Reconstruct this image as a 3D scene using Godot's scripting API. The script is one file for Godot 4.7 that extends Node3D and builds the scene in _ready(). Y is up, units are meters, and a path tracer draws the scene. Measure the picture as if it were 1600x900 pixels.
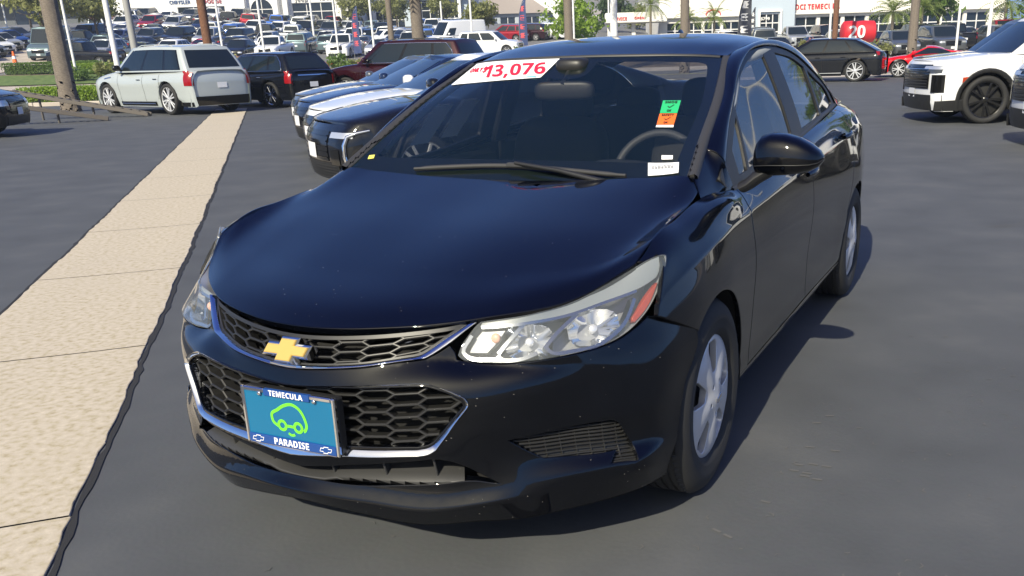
extends Node3D

# ------------------------------------------------------------------ order: view, sky, sun, exposure; setting; main car; other vehicles; small things
func _ready() -> void:
	rng.seed = 20240
	# camera
	var cam := Camera3D.new()
	cam.name = "camera"
	cam.keep_aspect = Camera3D.KEEP_HEIGHT
	var near := 0.05
	var focal := 1397.39
	cam.set_frustum(near * 900.0 / focal, Vector2(-120.63, 139.18) * near / focal, near, 3000.0)
	cam.rotation_order = EULER_ORDER_YXZ
	cam.position = Vector3(1.6669, 1.3485, 2.6006)
	cam.rotation = Vector3(-0.3405, 0.4387, -0.0302)
	add_child(cam)
	cam.current = true
	# sky
	var env := Environment.new()
	env.background_mode = Environment.BG_SKY
	var sm := ProceduralSkyMaterial.new()
	sm.sky_top_color = Color(0.05, 0.175, 0.50)
	sm.sky_horizon_color = Color(0.38, 0.63, 0.93)
	sm.sky_curve = 0.25
	sm.ground_bottom_color = Color(0.16, 0.155, 0.15)
	sm.ground_horizon_color = Color(0.45, 0.46, 0.47)
	sm.ground_curve = 0.05
	sm.sun_angle_max = 90.0
	sm.sun_curve = 0.3
	sm.sky_energy_multiplier = 1.0
	sm.ground_energy_multiplier = 0.5
	var sky := Sky.new()
	sky.sky_material = sm
	env.sky = sky
	env.tonemap_mode = Environment.TONE_MAPPER_LINEAR
	env.tonemap_exposure = 1.5
	env.ambient_light_source = Environment.AMBIENT_SOURCE_SKY
	env.sdfgi_enabled = true
	env.ssao_enabled = true
	env.ssil_enabled = true
	env.fog_enabled = true
	env.fog_density = 0.0006
	env.fog_light_color = Color(0.72, 0.78, 0.86)
	var we := WorldEnvironment.new()
	we.name = "world"
	we.environment = env
	add_child(we)
	# sun: ahead of the parked car, behind the viewer, 35 degrees up
	var sun := DirectionalLight3D.new()
	sun.name = "sun"
	sun.light_energy = 1.6
	sun.light_color = Color(1.0, 0.965, 0.875)
	sun.light_angular_distance = 0.53
	sun.shadow_enabled = true
	add_child(sun)
	sun.look_at_from_position(Vector3(0.035, 0.58, 0.815) * 50.0, Vector3.ZERO)
	build_materials()
	build_setting()
	build_main_car()
	build_vehicles()
	build_street_things()

var rng := RandomNumberGenerator.new()

# ------------------------------------------------------------------ geometry library
class MB:                                   # collects triangles; front faces clockwise
	var v := PackedVector3Array()
	var n := PackedVector3Array()
	var uv := PackedVector2Array()
	var ix := PackedInt32Array()
	var col := PackedColorArray()
	func vert(p: Vector3, nn: Vector3, t := Vector2.ZERO) -> int:
		v.append(p); n.append(nn); uv.append(t)
		return v.size() - 1
	func tri(a: int, b: int, c: int) -> void:
		var g := (v[b] - v[a]).cross(v[c] - v[a])
		if g.dot(n[a] + n[b] + n[c]) > 0.0:
			ix.append(a); ix.append(c); ix.append(b)
		else:
			ix.append(a); ix.append(b); ix.append(c)
	func quad(a: int, b: int, c: int, d: int) -> void:
		tri(a, b, c); tri(a, c, d)
	func flat(a: Vector3, b: Vector3, c: Vector3, d: Vector3, out: Vector3) -> void:
		var nn := (b - a).cross(c - a)
		if nn.length_squared() < 1e-16:
			nn = (c - a).cross(d - a)
		nn = nn.normalized()
		if nn.dot(out) < 0.0: nn = -nn
		var i := vert(a, nn, Vector2(0, 0)); vert(b, nn, Vector2(1, 0)); vert(c, nn, Vector2(1, 1)); vert(d, nn, Vector2(0, 1))
		quad(i, i + 1, i + 2, i + 3)
	func flat3(a: Vector3, b: Vector3, c: Vector3, out: Vector3) -> void:
		var nn := (b - a).cross(c - a).normalized()
		if nn.dot(out) < 0.0: nn = -nn
		var i := vert(a, nn); vert(b, nn); vert(c, nn)
		tri(i, i + 1, i + 2)
	func box(c: Vector3, s: Vector3, bev := 0.0, basis := Basis()) -> void:
		var h := s * 0.5
		var b := minf(bev, minf(h.x, minf(h.y, h.z)) * 0.8)
		for ax in 3:
			for sg in [-1.0, 1.0]:
				var nn := Vector3.ZERO; nn[ax] = sg
				var e := (ax + 1) % 3; var f := (ax + 2) % 3
				var q := []
				for k in [[-1, -1], [1, -1], [1, 1], [-1, 1]]:
					var p := Vector3.ZERO; p[ax] = sg * h[ax]; p[e] = k[0] * (h[e] - b); p[f] = k[1] * (h[f] - b)
					q.append(vert(c + basis * p, basis * nn, Vector2(k[0] * h[e], k[1] * h[f])))
				quad(q[0], q[1], q[2], q[3])
		if b > 0.0:
			for ax in 3:
				var e := (ax + 1) % 3; var f := (ax + 2) % 3
				for k in [[-1, -1], [1, -1], [1, 1], [-1, 1]]:
					var nn := Vector3.ZERO; nn[e] = k[0] * 0.70710678; nn[f] = k[1] * 0.70710678
					var q := []
					for t in [-1, 1]:
						for w in [0, 1]:
							var p := Vector3.ZERO; p[ax] = t * (h[ax] - b)
							p[e] = k[0] * (h[e] - (b if w == 0 else 0.0)); p[f] = k[1] * (h[f] - (b if w == 1 else 0.0))
							q.append(vert(c + basis * p, basis * nn))
					quad(q[0], q[1], q[3], q[2])
			for x in [-1, 1]:
				for y in [-1, 1]:
					for z in [-1, 1]:
						var nn := (basis * Vector3(x, y, z)).normalized()
						var i := vert(c + basis * Vector3(x * h.x, y * (h.y - b), z * (h.z - b)), nn)
						vert(c + basis * Vector3(x * (h.x - b), y * h.y, z * (h.z - b)), nn)
						vert(c + basis * Vector3(x * (h.x - b), y * (h.y - b), z * h.z), nn)
						tri(i, i + 1, i + 2)
	func tube(pts: Array, radii: Array, seg := 8, caps := true) -> void:   # round bar along a path
		var rings := []
		var up := Vector3(0.31, 0.87, 0.38).normalized()
		for i in pts.size():
			var t: Vector3 = (pts[mini(i + 1, pts.size() - 1)] - pts[maxi(i - 1, 0)]).normalized()
			var a := t.cross(up)
			if a.length() < 0.05: a = t.cross(Vector3(1, 0, 0))
			a = a.normalized()
			var b := t.cross(a).normalized()
			up = a.cross(t) * -1.0 if false else up
			var r: float = radii[mini(i, radii.size() - 1)]
			var ring := []
			for k in seg + 1:
				var w := TAU * k / seg
				var d := a * cos(w) + b * sin(w)
				ring.append(vert(pts[i] + d * r, d, Vector2(float(k) / seg, i)))
			rings.append(ring)
		for i in rings.size() - 1:
			for k in seg:
				quad(rings[i][k], rings[i][k + 1], rings[i + 1][k + 1], rings[i + 1][k])
		if caps:
			for e in [0, pts.size() - 1]:
				var t: Vector3 = (pts[1] - pts[0]).normalized() * -1.0 if e == 0 else (pts[e] - pts[e - 1]).normalized()
				var c0 := vert(pts[e], t)
				var ids := []
				for k in seg + 1: ids.append(vert(v[rings[e][k]], t))
				for k in seg: tri(c0, ids[k], ids[k + 1])
	func lathe(prof: Array, seg: int, xf := Transform3D(), smooth := true, a0 := 0.0, a1 := TAU) -> void:   # prof: Vector2(radius, along x axis); spun round local x
		for i in prof.size() - 1:
			var p: Vector2 = prof[i]; var q: Vector2 = prof[i + 1]
			var ia := []; var ib := []
			var n0 := Vector2(-(q.y - p.y), q.x - p.x).normalized()   # (along?, radius) handled below
			var na := n0; var nb := n0
			if smooth:
				if i > 0:
					var o: Vector2 = prof[i - 1]; var m := Vector2(-(p.y - o.y), p.x - o.x).normalized()
					if m.dot(n0) > 0.55: na = (m + n0).normalized()
				if i < prof.size() - 2:
					var o2: Vector2 = prof[i + 2]; var m2 := Vector2(-(o2.y - q.y), o2.x - q.x).normalized()
					if m2.dot(n0) > 0.55: nb = (m2 + n0).normalized()
			for k in seg + 1:
				var w := a0 + (a1 - a0) * k / seg
				var rd := Vector3(0, cos(w), sin(w))
				ia.append(vert(xf * (Vector3(p.y, 0, 0) + rd * p.x), (xf.basis * (Vector3(na.y, 0, 0) + rd * na.x)).normalized(), Vector2(float(k) / seg, p.y)))
				ib.append(vert(xf * (Vector3(q.y, 0, 0) + rd * q.x), (xf.basis * (Vector3(nb.y, 0, 0) + rd * nb.x)).normalized(), Vector2(float(k) / seg, q.y)))
			for k in seg: quad(ia[k], ia[k + 1], ib[k + 1], ib[k])
	func grid(pts: Array, out := Vector3.ZERO, inv := false) -> void:          # smooth sheet through rows of points; out: a point inside (normals face away) or ZERO for +cross
		var m: int = pts.size(); var w: int = pts[0].size()
		var base := v.size()
		for i in m:
			for j in w:
				var du: Vector3 = pts[mini(i + 1, m - 1)][j] - pts[maxi(i - 1, 0)][j]
				var dv: Vector3 = pts[i][mini(j + 1, w - 1)] - pts[i][maxi(j - 1, 0)]
				var nn := du.cross(dv)
				if nn.length_squared() < 1e-14: nn = Vector3(0, 1, 0)
				nn = nn.normalized() * (-1.0 if inv else 1.0)
				if out != Vector3.ZERO and nn.dot(pts[i][j] - out) < 0.0: nn = -nn
				vert(pts[i][j], nn, Vector2(float(j) / (w - 1), float(i) / (m - 1)))
		for i in m - 1:
			for j in w - 1:
				quad(base + i * w + j, base + i * w + j + 1, base + (i + 1) * w + j + 1, base + (i + 1) * w + j)
	func ball(c: Vector3, r: Vector3, seg := 12, e := 1.0) -> void:            # superellipsoid: e < 1 is boxier
		var rows := 8 if seg <= 12 else seg / 2
		var base := v.size()
		for i in rows + 1:
			var a := PI * i / rows - PI / 2
			for k in seg + 1:
				var b := TAU * k / seg
				var cx := pw(cos(a), e) * pw(cos(b), e); var cz := pw(cos(a), e) * pw(sin(b), e); var cy := pw(sin(a), e)
				var m := 2.0 - e
				var nn := Vector3(pw(cos(a), m) * pw(cos(b), m) / r.x, pw(sin(a), m) / r.y, pw(cos(a), m) * pw(sin(b), m) / r.z)
				vert(c + Vector3(cx * r.x, cy * r.y, cz * r.z), nn.normalized() if nn.length_squared() > 1e-12 else Vector3(0, signf(cy), 0))
		for i in rows:
			for k in seg:
				var q := base + i * (seg + 1) + k
				quad(q, q + 1, q + seg + 2, q + seg + 1)
	static func pw(x: float, e: float) -> float: return signf(x) * pow(absf(x), e)
	func moved(xf: Transform3D, from := 0) -> void:
		for i in range(from, v.size()):
			v[i] = xf * v[i]; n[i] = (xf.basis * n[i]).normalized()
	func flip_x() -> void:
		for i in v.size():
			v[i].x = -v[i].x; n[i].x = -n[i].x
		for i in range(0, ix.size(), 3):
			var k := ix[i + 1]; ix[i + 1] = ix[i + 2]; ix[i + 2] = k
	func mesh() -> ArrayMesh:
		var a := []
		a.resize(Mesh.ARRAY_MAX)
		a[Mesh.ARRAY_VERTEX] = v; a[Mesh.ARRAY_NORMAL] = n; a[Mesh.ARRAY_TEX_UV] = uv; a[Mesh.ARRAY_INDEX] = ix
		if col.size() == v.size() and col.size() > 0: a[Mesh.ARRAY_COLOR] = col
		var m := ArrayMesh.new()
		if ix.size() > 0: m.add_surface_from_arrays(Mesh.PRIMITIVE_TRIANGLES, a)
		return m

class Surf:                                 # smooth sheet through a net of points; parameters in metres
	var P: Array
	var U := PackedFloat64Array()
	var V := PackedFloat64Array()
	var cu := {}
	var cv := {}
	var push := 0.0                          # offset along the normal
	var sgn := 1.0
	func _init(p: Array, cu_ := [], cv_ := [], mirrored := false, byz := false) -> void:
		P = p
		if mirrored:
			P = []
			for row in p:
				var r := []
				for j in range(row.size() - 1, 0, -1): r.append(Vector3(-row[j].x, row[j].y, row[j].z))
				r.append_array(row)
				P.append(r)
		for k in cu_: cu[k] = true
		for k in cv_: cv[k] = true
		U.append(0.0); V.append(0.0)
		for i in P.size() - 1:
			var s := 0.0
			for j in P[0].size(): s += P[i][j].distance_to(P[i + 1][j])
			U.append(U[i] + (P[i][0].z - P[i + 1][0].z if byz else s / P[0].size()))
		for j in P[0].size() - 1:
			var s := 0.0
			for i in P.size(): s += P[i][j].distance_to(P[i][j + 1])
			V.append(V[j] + s / P.size())
		if mirrored:
			var c: float = V[p[0].size() - 1]
			for j in V.size(): V[j] -= c
	static func cell(K: PackedFloat64Array, x: float) -> int:
		var lo := 0; var hi := K.size() - 1
		while hi - lo > 1:
			var m := (lo + hi) >> 1
			if K[m] <= x: lo = m
			else: hi = m
		return lo
	static func herm(K: PackedFloat64Array, cr: Dictionary, i: int, f: float, cm: Vector3, c0: Vector3, c1: Vector3, c2: Vector3) -> Vector3:
		var n := K.size(); var h := K[i + 1] - K[i]
		var s := (c1 - c0) / h
		var m0 := s; var m1 := s
		if i > 0 and not cr.has(i):
			var a := K[i] - K[i - 1]
			m0 = ((c0 - cm) / a * h + s * a) / (a + h)
		if i + 2 < n and not cr.has(i + 1):
			var b := K[i + 2] - K[i + 1]
			m1 = (s * b + (c2 - c1) / b * h) / (h + b)
		var f2 := f * f; var f3 := f2 * f
		return c0 * (2 * f3 - 3 * f2 + 1) + m0 * h * (f3 - 2 * f2 + f) + c1 * (3 * f2 - 2 * f3) + m1 * h * (f3 - f2)
	func row(k: int, j: int, f: float) -> Vector3:
		var r: Array = P[k]; var n := r.size()
		return herm(V, cv, j, f, r[maxi(j - 1, 0)], r[j], r[j + 1], r[mini(j + 2, n - 1)])
	func raw(u: float, v: float) -> Vector3:
		var i := cell(U, u); var j := cell(V, v)
		var f := (u - U[i]) / (U[i + 1] - U[i]); var g := (v - V[j]) / (V[j + 1] - V[j])
		var n := P.size()
		var c0 := row(i, j, g); var c1 := row(i + 1, j, g)
		return herm(U, cu, i, f, row(i - 1, j, g) if i > 0 else c0, c0, c1, row(i + 2, j, g) if i + 2 < n else c1)
	func norm(u: float, v: float) -> Vector3:
		var e := 0.0012
		var uu := clampf(u, U[0] + e, U[U.size() - 1] - e); var vv := clampf(v, V[0] + e, V[V.size() - 1] - e)
		var a := raw(uu + e, vv) - raw(uu - e, vv); var b := raw(uu, vv + e) - raw(uu, vv - e)
		return a.cross(b).normalized() * sgn
	func ev(t: Vector2) -> Vector3:
		var p := raw(t.x, t.y)
		if push != 0.0: p += norm(t.x, t.y) * push
		return p
	func at(t: Vector2) -> Array:            # [point, normal]
		var nn := norm(t.x, t.y)
		return [raw(t.x, t.y) + nn * push, nn]

static func crom(p: PackedVector2Array, step: float) -> PackedVector2Array:    # open smooth curve through points
	var out := PackedVector2Array()
	for i in p.size() - 1:
		var a := p[maxi(i - 1, 0)]; var b := p[i]; var c := p[i + 1]; var d := p[mini(i + 2, p.size() - 1)]
		var l := b.distance_to(c)
		var la := maxf(a.distance_to(b), 1e-5); var lc := maxf(c.distance_to(d), 1e-5)
		var m0 := c - b; var m1 := c - b
		if i > 0: m0 = ((b - a) / la * l + (c - b) / l * la) / (la + l) * l
		if i < p.size() - 2: m1 = ((c - b) / l * lc + (d - c) / lc * l) / (l + lc) * l
		var k := maxi(1, int(ceil(l / step)))
		for q in k:
			var f := float(q) / k; var f2 := f * f; var f3 := f2 * f
			out.append(b * (2 * f3 - 3 * f2 + 1) + m0 * (f3 - 2 * f2 + f) + c * (3 * f2 - 2 * f3) + m1 * (f3 - f2))
	return out

static func loop(segs: Array, step: float) -> PackedVector2Array:              # closed outline from curves that share their ends
	var out := PackedVector2Array()
	for s in segs: out.append_array(crom(PackedVector2Array(s), step))
	return out

static func area2(p: PackedVector2Array) -> float:
	var s := 0.0
	for i in p.size():
		var q := p[(i + 1) % p.size()]
		s += p[i].x * q.y - q.x * p[i].y
	return s

# a trimmed piece of sheet: at(uv) -> [point, normal]; outline and holes in uv; rounded edge and turned-in flange
func panel(mb: MB, at: Callable, outer: PackedVector2Array, holes: Array, sp: float, r := 0.0025, depth := 0.008, mir := 1.0, flip := 1.0, lines := []) -> void:
	var loops := [outer] + holes
	var pts := PackedVector2Array()
	var cellsz := sp
	var hash := {}
	var starts := []
	for lp in loops:
		starts.append(pts.size())
		for p in lp:
			pts.append(p)
			var key := Vector2i((p / cellsz).floor())
			if not hash.has(key): hash[key] = []
			hash[key].append(p)
	for ln in lines:                                     # ridge lines become edges of the net
		for piece in Geometry2D.intersect_polyline_with_polygon(ln, outer):
			for i in piece.size() - 1:
				var k := maxi(1, int(ceil(piece[i].distance_to(piece[i + 1]) / (sp * 0.7))))
				for j in k:
					var p: Vector2 = piece[i].lerp(piece[i + 1], float(j) / k)
					var near_edge := false
					var c0 := Vector2i((p / cellsz).floor())
					for dx in [-1, 0, 1]:
						for dy in [-1, 0, 1]:
							var b = hash.get(c0 + Vector2i(dx, dy))
							if b != null:
								for w in b:
									if w.distance_squared_to(p) < sp * sp * 0.12: near_edge = true
					if near_edge: continue
					var okp := true
					for h in holes:
						if Geometry2D.is_point_in_polygon(p, h): okp = false
					if not okp: continue
					pts.append(p)
					if not hash.has(c0): hash[c0] = []
					hash[c0].append(p)
	var bn := pts.size()
	var lo := outer[0]; var hi := outer[0]
	for p in outer: lo = lo.min(p); hi = hi.max(p)
	var rg := RandomNumberGenerator.new(); rg.seed = bn
	var y := lo.y + sp * 0.5; var odd := 0
	while y < hi.y:
		var x := lo.x + sp * (0.25 if odd else 0.75)
		while x < hi.x:
			var q := Vector2(x + rg.randf_range(-0.02, 0.02) * sp, y + rg.randf_range(-0.02, 0.02) * sp)
			x += sp
			var okq := true
			var c := Vector2i((q / cellsz).floor())
			for dx in [-1, 0, 1]:
				for dy in [-1, 0, 1]:
					var b = hash.get(c + Vector2i(dx, dy))
					if b != null and okq:
						for w in b:
							if w.distance_squared_to(q) < sp * sp * 0.3: okq = false; break
			if not okq or not Geometry2D.is_point_in_polygon(q, outer): continue
			for h in holes:
				if Geometry2D.is_point_in_polygon(q, h): okq = false; break
			if okq: pts.append(q)
		y += sp * 0.87; odd = 1 - odd
	var tr := Geometry2D.triangulate_delaunay(pts)
	# positions
	var base := mb.v.size()
	var X := []; var N := []
	for p in pts:
		var e: Array = at.call(p)
		var nn: Vector3 = e[1] * flip; var pp: Vector3 = e[0]
		if mir < 0.0: pp.x = -pp.x; nn.x = -nn.x
		X.append(pp); N.append(nn)
		mb.vert(pp, nn, p)
	for k in range(0, tr.size(), 3):
		var c := (pts[tr[k]] + pts[tr[k + 1]] + pts[tr[k + 2]]) / 3.0
		if not Geometry2D.is_point_in_polygon(c, outer): continue
		var skip := false
		for h in holes:
			if Geometry2D.is_point_in_polygon(c, h): skip = true; break
		if not skip: mb.tri(base + tr[k], base + tr[k + 1], base + tr[k + 2])
	if depth <= 0.0: return
	for li in loops.size():
		var lp: PackedVector2Array = loops[li]; var s: int = starts[li]; var m := lp.size()
		var T := []
		for i in m:
			var tg: Vector3 = X[s + (i + 1) % m] - X[s + (i + m - 1) % m]
			T.append(tg.cross(N[s + i]).normalized())
		# orientation: T must point away from the sheet
		var inside := Vector2.ZERO
		var orient := 1.0
		var i0 := 0
		var e2 := lp[(i0 + 1) % m] - lp[i0]
		var mid2 := (lp[(i0 + 1) % m] + lp[i0]) * 0.5
		var side2 := Vector2(-e2.y, e2.x).normalized() * sp * 0.05
		var isin := Geometry2D.is_point_in_polygon(mid2 + side2, lp)
		if li > 0: isin = not isin
		if not isin: side2 = -side2
		var ein: Array = at.call(mid2 + side2); var emid: Array = at.call(mid2)
		var dirin: Vector3 = ein[0] - emid[0]
		if mir < 0.0: dirin.x = -dirin.x
		if dirin.dot(T[0]) > 0.0: orient = -1.0
		var r1 := []; var r2 := []; var r2b := []
		for i in m:
			var t: Vector3 = T[i] * orient; var nn: Vector3 = N[s + i]; var p: Vector3 = X[s + i]
			mb.v[base + s + i] = p - t * r
			r1.append(mb.vert(p - nn * r, (nn + t).normalized()))
			r2b.append(mb.vert(p - nn * r, t))
			r2.append(mb.vert(p - nn * (r + depth), t))
		for i in m:
			var j := (i + 1) % m
			mb.quad(base + s + i, base + s + j, r1[j], r1[i])
			mb.quad(r2b[i], r2b[j], r2[j], r2[i])

# a moulding that follows an outline on a sheet; profile: (across, up) pairs, across > 0 points out of the outline
func moulding(mb: MB, at: Callable, path: PackedVector2Array, closed: bool, prof: Array, mir := 1.0, flip := 1.0) -> void:
	var m := path.size()
	var X := []; var N := []; var T := []
	for p in path:
		var e: Array = at.call(p)
		var pp: Vector3 = e[0]; var nn: Vector3 = e[1] * flip
		if mir < 0.0: pp.x = -pp.x; nn.x = -nn.x
		X.append(pp); N.append(nn)
	var s := signf(area2(path)) * mir * flip
	for i in m:
		var a: Vector3 = X[(i + 1) % m] if closed or i < m - 1 else X[i]
		var b: Vector3 = X[(i + m - 1) % m] if closed or i > 0 else X[i]
		T.append((a - b).cross(N[i]).normalized() * s)
	var k := prof.size()
	for q in k - 1:
		var p0: Vector2 = prof[q]; var p1: Vector2 = prof[q + 1]
		var d := (p1 - p0).normalized()
		var nl := Vector2(-d.y, d.x)
		if q == 0 and false: nl = -nl
		var ra := []; var rb := []
		for i in m:
			var nn: Vector3 = (T[i] * nl.x + N[i] * nl.y)
			ra.append(mb.vert(X[i] + T[i] * p0.x + N[i] * p0.y, nn))
			rb.append(mb.vert(X[i] + T[i] * p1.x + N[i] * p1.y, nn))
		for i in (m if closed else m - 1):
			var j := (i + 1) % m
			mb.quad(ra[i], ra[j], rb[j], rb[i])

# ------------------------------------------------------------------ nodes
var used := {}
func numbered(called: String) -> String:
	if not used.has(called):
		used[called] = 0
		return called
	used[called] += 1
	return "%s_%03d" % [called, used[called]]

func tag(o: Node, label := "", category := "", group := "", kind := "") -> void:
	if label: o.set_meta("label", label)
	if category: o.set_meta("category", category)
	if group: o.set_meta("group", group)
	if kind: o.set_meta("kind", kind)

func thing(called: String, label: String, category: String, at := Vector3.ZERO, turn := 0.0, group := "") -> Node3D:
	var o := Node3D.new()
	o.name = numbered(called)
	add_child(o)
	o.position = at; o.rotation.y = turn
	tag(o, label, category, group)
	return o

func put(called: String, mesh: Mesh, mat: Material, parent: Node) -> MeshInstance3D:
	var o := MeshInstance3D.new()
	o.mesh = mesh
	o.material_override = mat
	if parent == self:
		o.name = numbered(called)
		add_child(o)
	else:
		var nm := called; var k := 0
		while parent.has_node(nm):
			k += 1; nm = "%s_%03d" % [called, k]
		o.name = nm
		parent.add_child(o)
	return o

func obj(called: String, mb: MB, mat: Material, parent: Node) -> MeshInstance3D:
	return put(called, mb.mesh(), mat, parent)

func copy_of(src: Node3D, label: String, at: Vector3, turn: float, group := "") -> Node3D:
	var c := src.duplicate() as Node3D
	var nm := String(src.name)
	var re := RegEx.create_from_string("_[0-9]{3}$")
	c.name = numbered(re.sub(nm, ""))
	add_child(c)
	c.position = at; c.rotation.y = turn
	c.set_meta("label", label)
	if group: c.set_meta("group", group)
	return c

func text_mesh(s: String, size: float, depth := 0.002, bold := true, font := "Droid Sans") -> TextMesh:
	var t := TextMesh.new()
	var f := SystemFont.new()
	f.font_names = PackedStringArray([font])
	f.font_weight = 700 if bold else 400
	t.font = f
	t.text = s
	t.font_size = 48
	t.pixel_size = size / 48.0
	t.depth = depth
	t.curve_step = 1.0
	return t

# ------------------------------------------------------------------ materials
var M := {}
func mat(nm: String, c: Color, rough := 0.6, metal := 0.0, spec := 0.5) -> StandardMaterial3D:   # c: linear base colour
	var m := StandardMaterial3D.new()
	m.resource_name = nm
	m.albedo_color = c.linear_to_srgb()
	m.roughness = rough
	m.metallic = metal
	m.metallic_specular = spec
	M[nm] = m
	return m

func paint(nm: String, c: Color, metal := 0.0, rough := 0.35) -> StandardMaterial3D:
	var m := mat(nm, c, rough, metal)
	m.metallic_specular = 0.12
	m.clearcoat_enabled = true
	m.clearcoat = 1.0
	m.clearcoat_roughness = 0.03
	return m

func glass(nm: String, c: Color, a: float) -> StandardMaterial3D:
	var m := mat(nm, c, 0.03)
	m.transparency = BaseMaterial3D.TRANSPARENCY_ALPHA
	m.albedo_color.a = a
	return m

func noise_tex(size: int, freq: float, ramp: Array, seed_ := 1, oct := 4, kind := FastNoiseLite.TYPE_SIMPLEX_SMOOTH) -> NoiseTexture2D:
	var n := FastNoiseLite.new()
	n.noise_type = kind; n.frequency = freq; n.fractal_octaves = oct; n.seed = seed_
	var t := NoiseTexture2D.new()
	t.width = size; t.height = size; t.seamless = true; t.noise = n
	if ramp.size() > 0:
		var g := Gradient.new()
		var off := PackedFloat32Array(); var cols := PackedColorArray()
		for r in ramp: off.append(r[0]); cols.append(r[1])
		g.offsets = off; g.colors = cols
		t.color_ramp = g
	return t

func bump_tex(size: int, freq: float, strength: float, seed_ := 1, oct := 4) -> NoiseTexture2D:
	var t := noise_tex(size, freq, [], seed_, oct)
	t.as_normal_map = true
	t.bump_strength = strength
	return t

func tri_tex(m: StandardMaterial3D, t: Texture2D, metres: float, nrm: Texture2D = null, ns := 1.0) -> StandardMaterial3D:
	m.uv1_triplanar = true
	m.uv1_world_triplanar = true
	m.uv1_scale = Vector3.ONE / metres
	if t: m.albedo_texture = t
	if nrm:
		m.normal_enabled = true; m.normal_texture = nrm; m.normal_scale = ns
	return m

func g1(v: float) -> Color: return Color(v, v, v)

func build_materials() -> void:
	paint("black_paint", Color(0.0012, 0.0016, 0.003), 0.0, 0.4)
	mat("shell_black", g1(0.006), 0.9)
	mat("black_plastic", g1(0.016), 0.45)
	mat("gloss_black", g1(0.006), 0.12)
	mat("dark_trim", g1(0.035), 0.5)
	mat("chrome", Color(0.80, 0.81, 0.83), 0.07, 1.0)
	mat("satin", Color(0.62, 0.64, 0.67), 0.28, 1.0)
	mat("rubber", g1(0.017), 0.75)
	mat("wheel_silver", Color(0.56, 0.57, 0.59), 0.36, 0.35)
	mat("disc", g1(0.02), 0.6, 0.3)
	mat("gold", Color(0.86, 0.58, 0.16), 0.28, 0.55)
	mat("bucket", Color(0.33, 0.34, 0.36), 0.35, 0.3)
	mat("bezel", Color(0.42, 0.44, 0.47), 0.2, 1.0)
	mat("diffuser", Color(0.40, 0.41, 0.42), 0.3)
	mat("bulb", Color(0.75, 0.76, 0.78), 0.15, 0.5)
	glass("windshield_glass", Color(0.010, 0.022, 0.022), 0.30)
	glass("side_glass", Color(0.008, 0.013, 0.014), 0.62)
	glass("lens", Color(0.46, 0.50, 0.48), 0.11)
	mat("haze", Color(0.20, 0.22, 0.23), 0.35)
	mat("amber", Color(0.36, 0.045, 0.015), 0.2)
	mat("amber_pale", Color(0.75, 0.42, 0.3), 0.3)
	mat("seat", g1(0.02), 0.85)
	mat("dash", Color(0.018, 0.019, 0.021), 0.75)
	mat("wheel_leather", Color(0.05, 0.052, 0.055), 0.55)
	mat("trim_light", Color(0.33, 0.35, 0.34), 0.8)
	mat("white_print", g1(0.82), 0.6)
	mat("paper", Color(0.7, 0.72, 0.69), 0.7)
	mat("red_print", Color(0.72, 0.012, 0.045), 0.6)
	mat("black_print", g1(0.01), 0.6)
	mat("teal_print", Color(0.25, 0.62, 0.68), 0.6)
	mat("grey_print", g1(0.25), 0.6)
	mat("green_sticker", Color(0.02, 0.42, 0.15), 0.6)
	mat("orange_sticker", Color(0.75, 0.14, 0.02), 0.6)
	mat("yellow_sticker", Color(0.75, 0.68, 0.12), 0.6)
	mat("plate_teal", Color(0.006, 0.125, 0.25), 0.35)
	mat("plate_blue", Color(0.012, 0.060, 0.24), 0.35)
	mat("plate_green", Color(0.15, 0.66, 0.035), 0.4)
	mat("tail_red", Color(0.25, 0.006, 0.01), 0.15)
	mat("speck", Color(0.20, 0.19, 0.17), 0.9)

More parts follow.
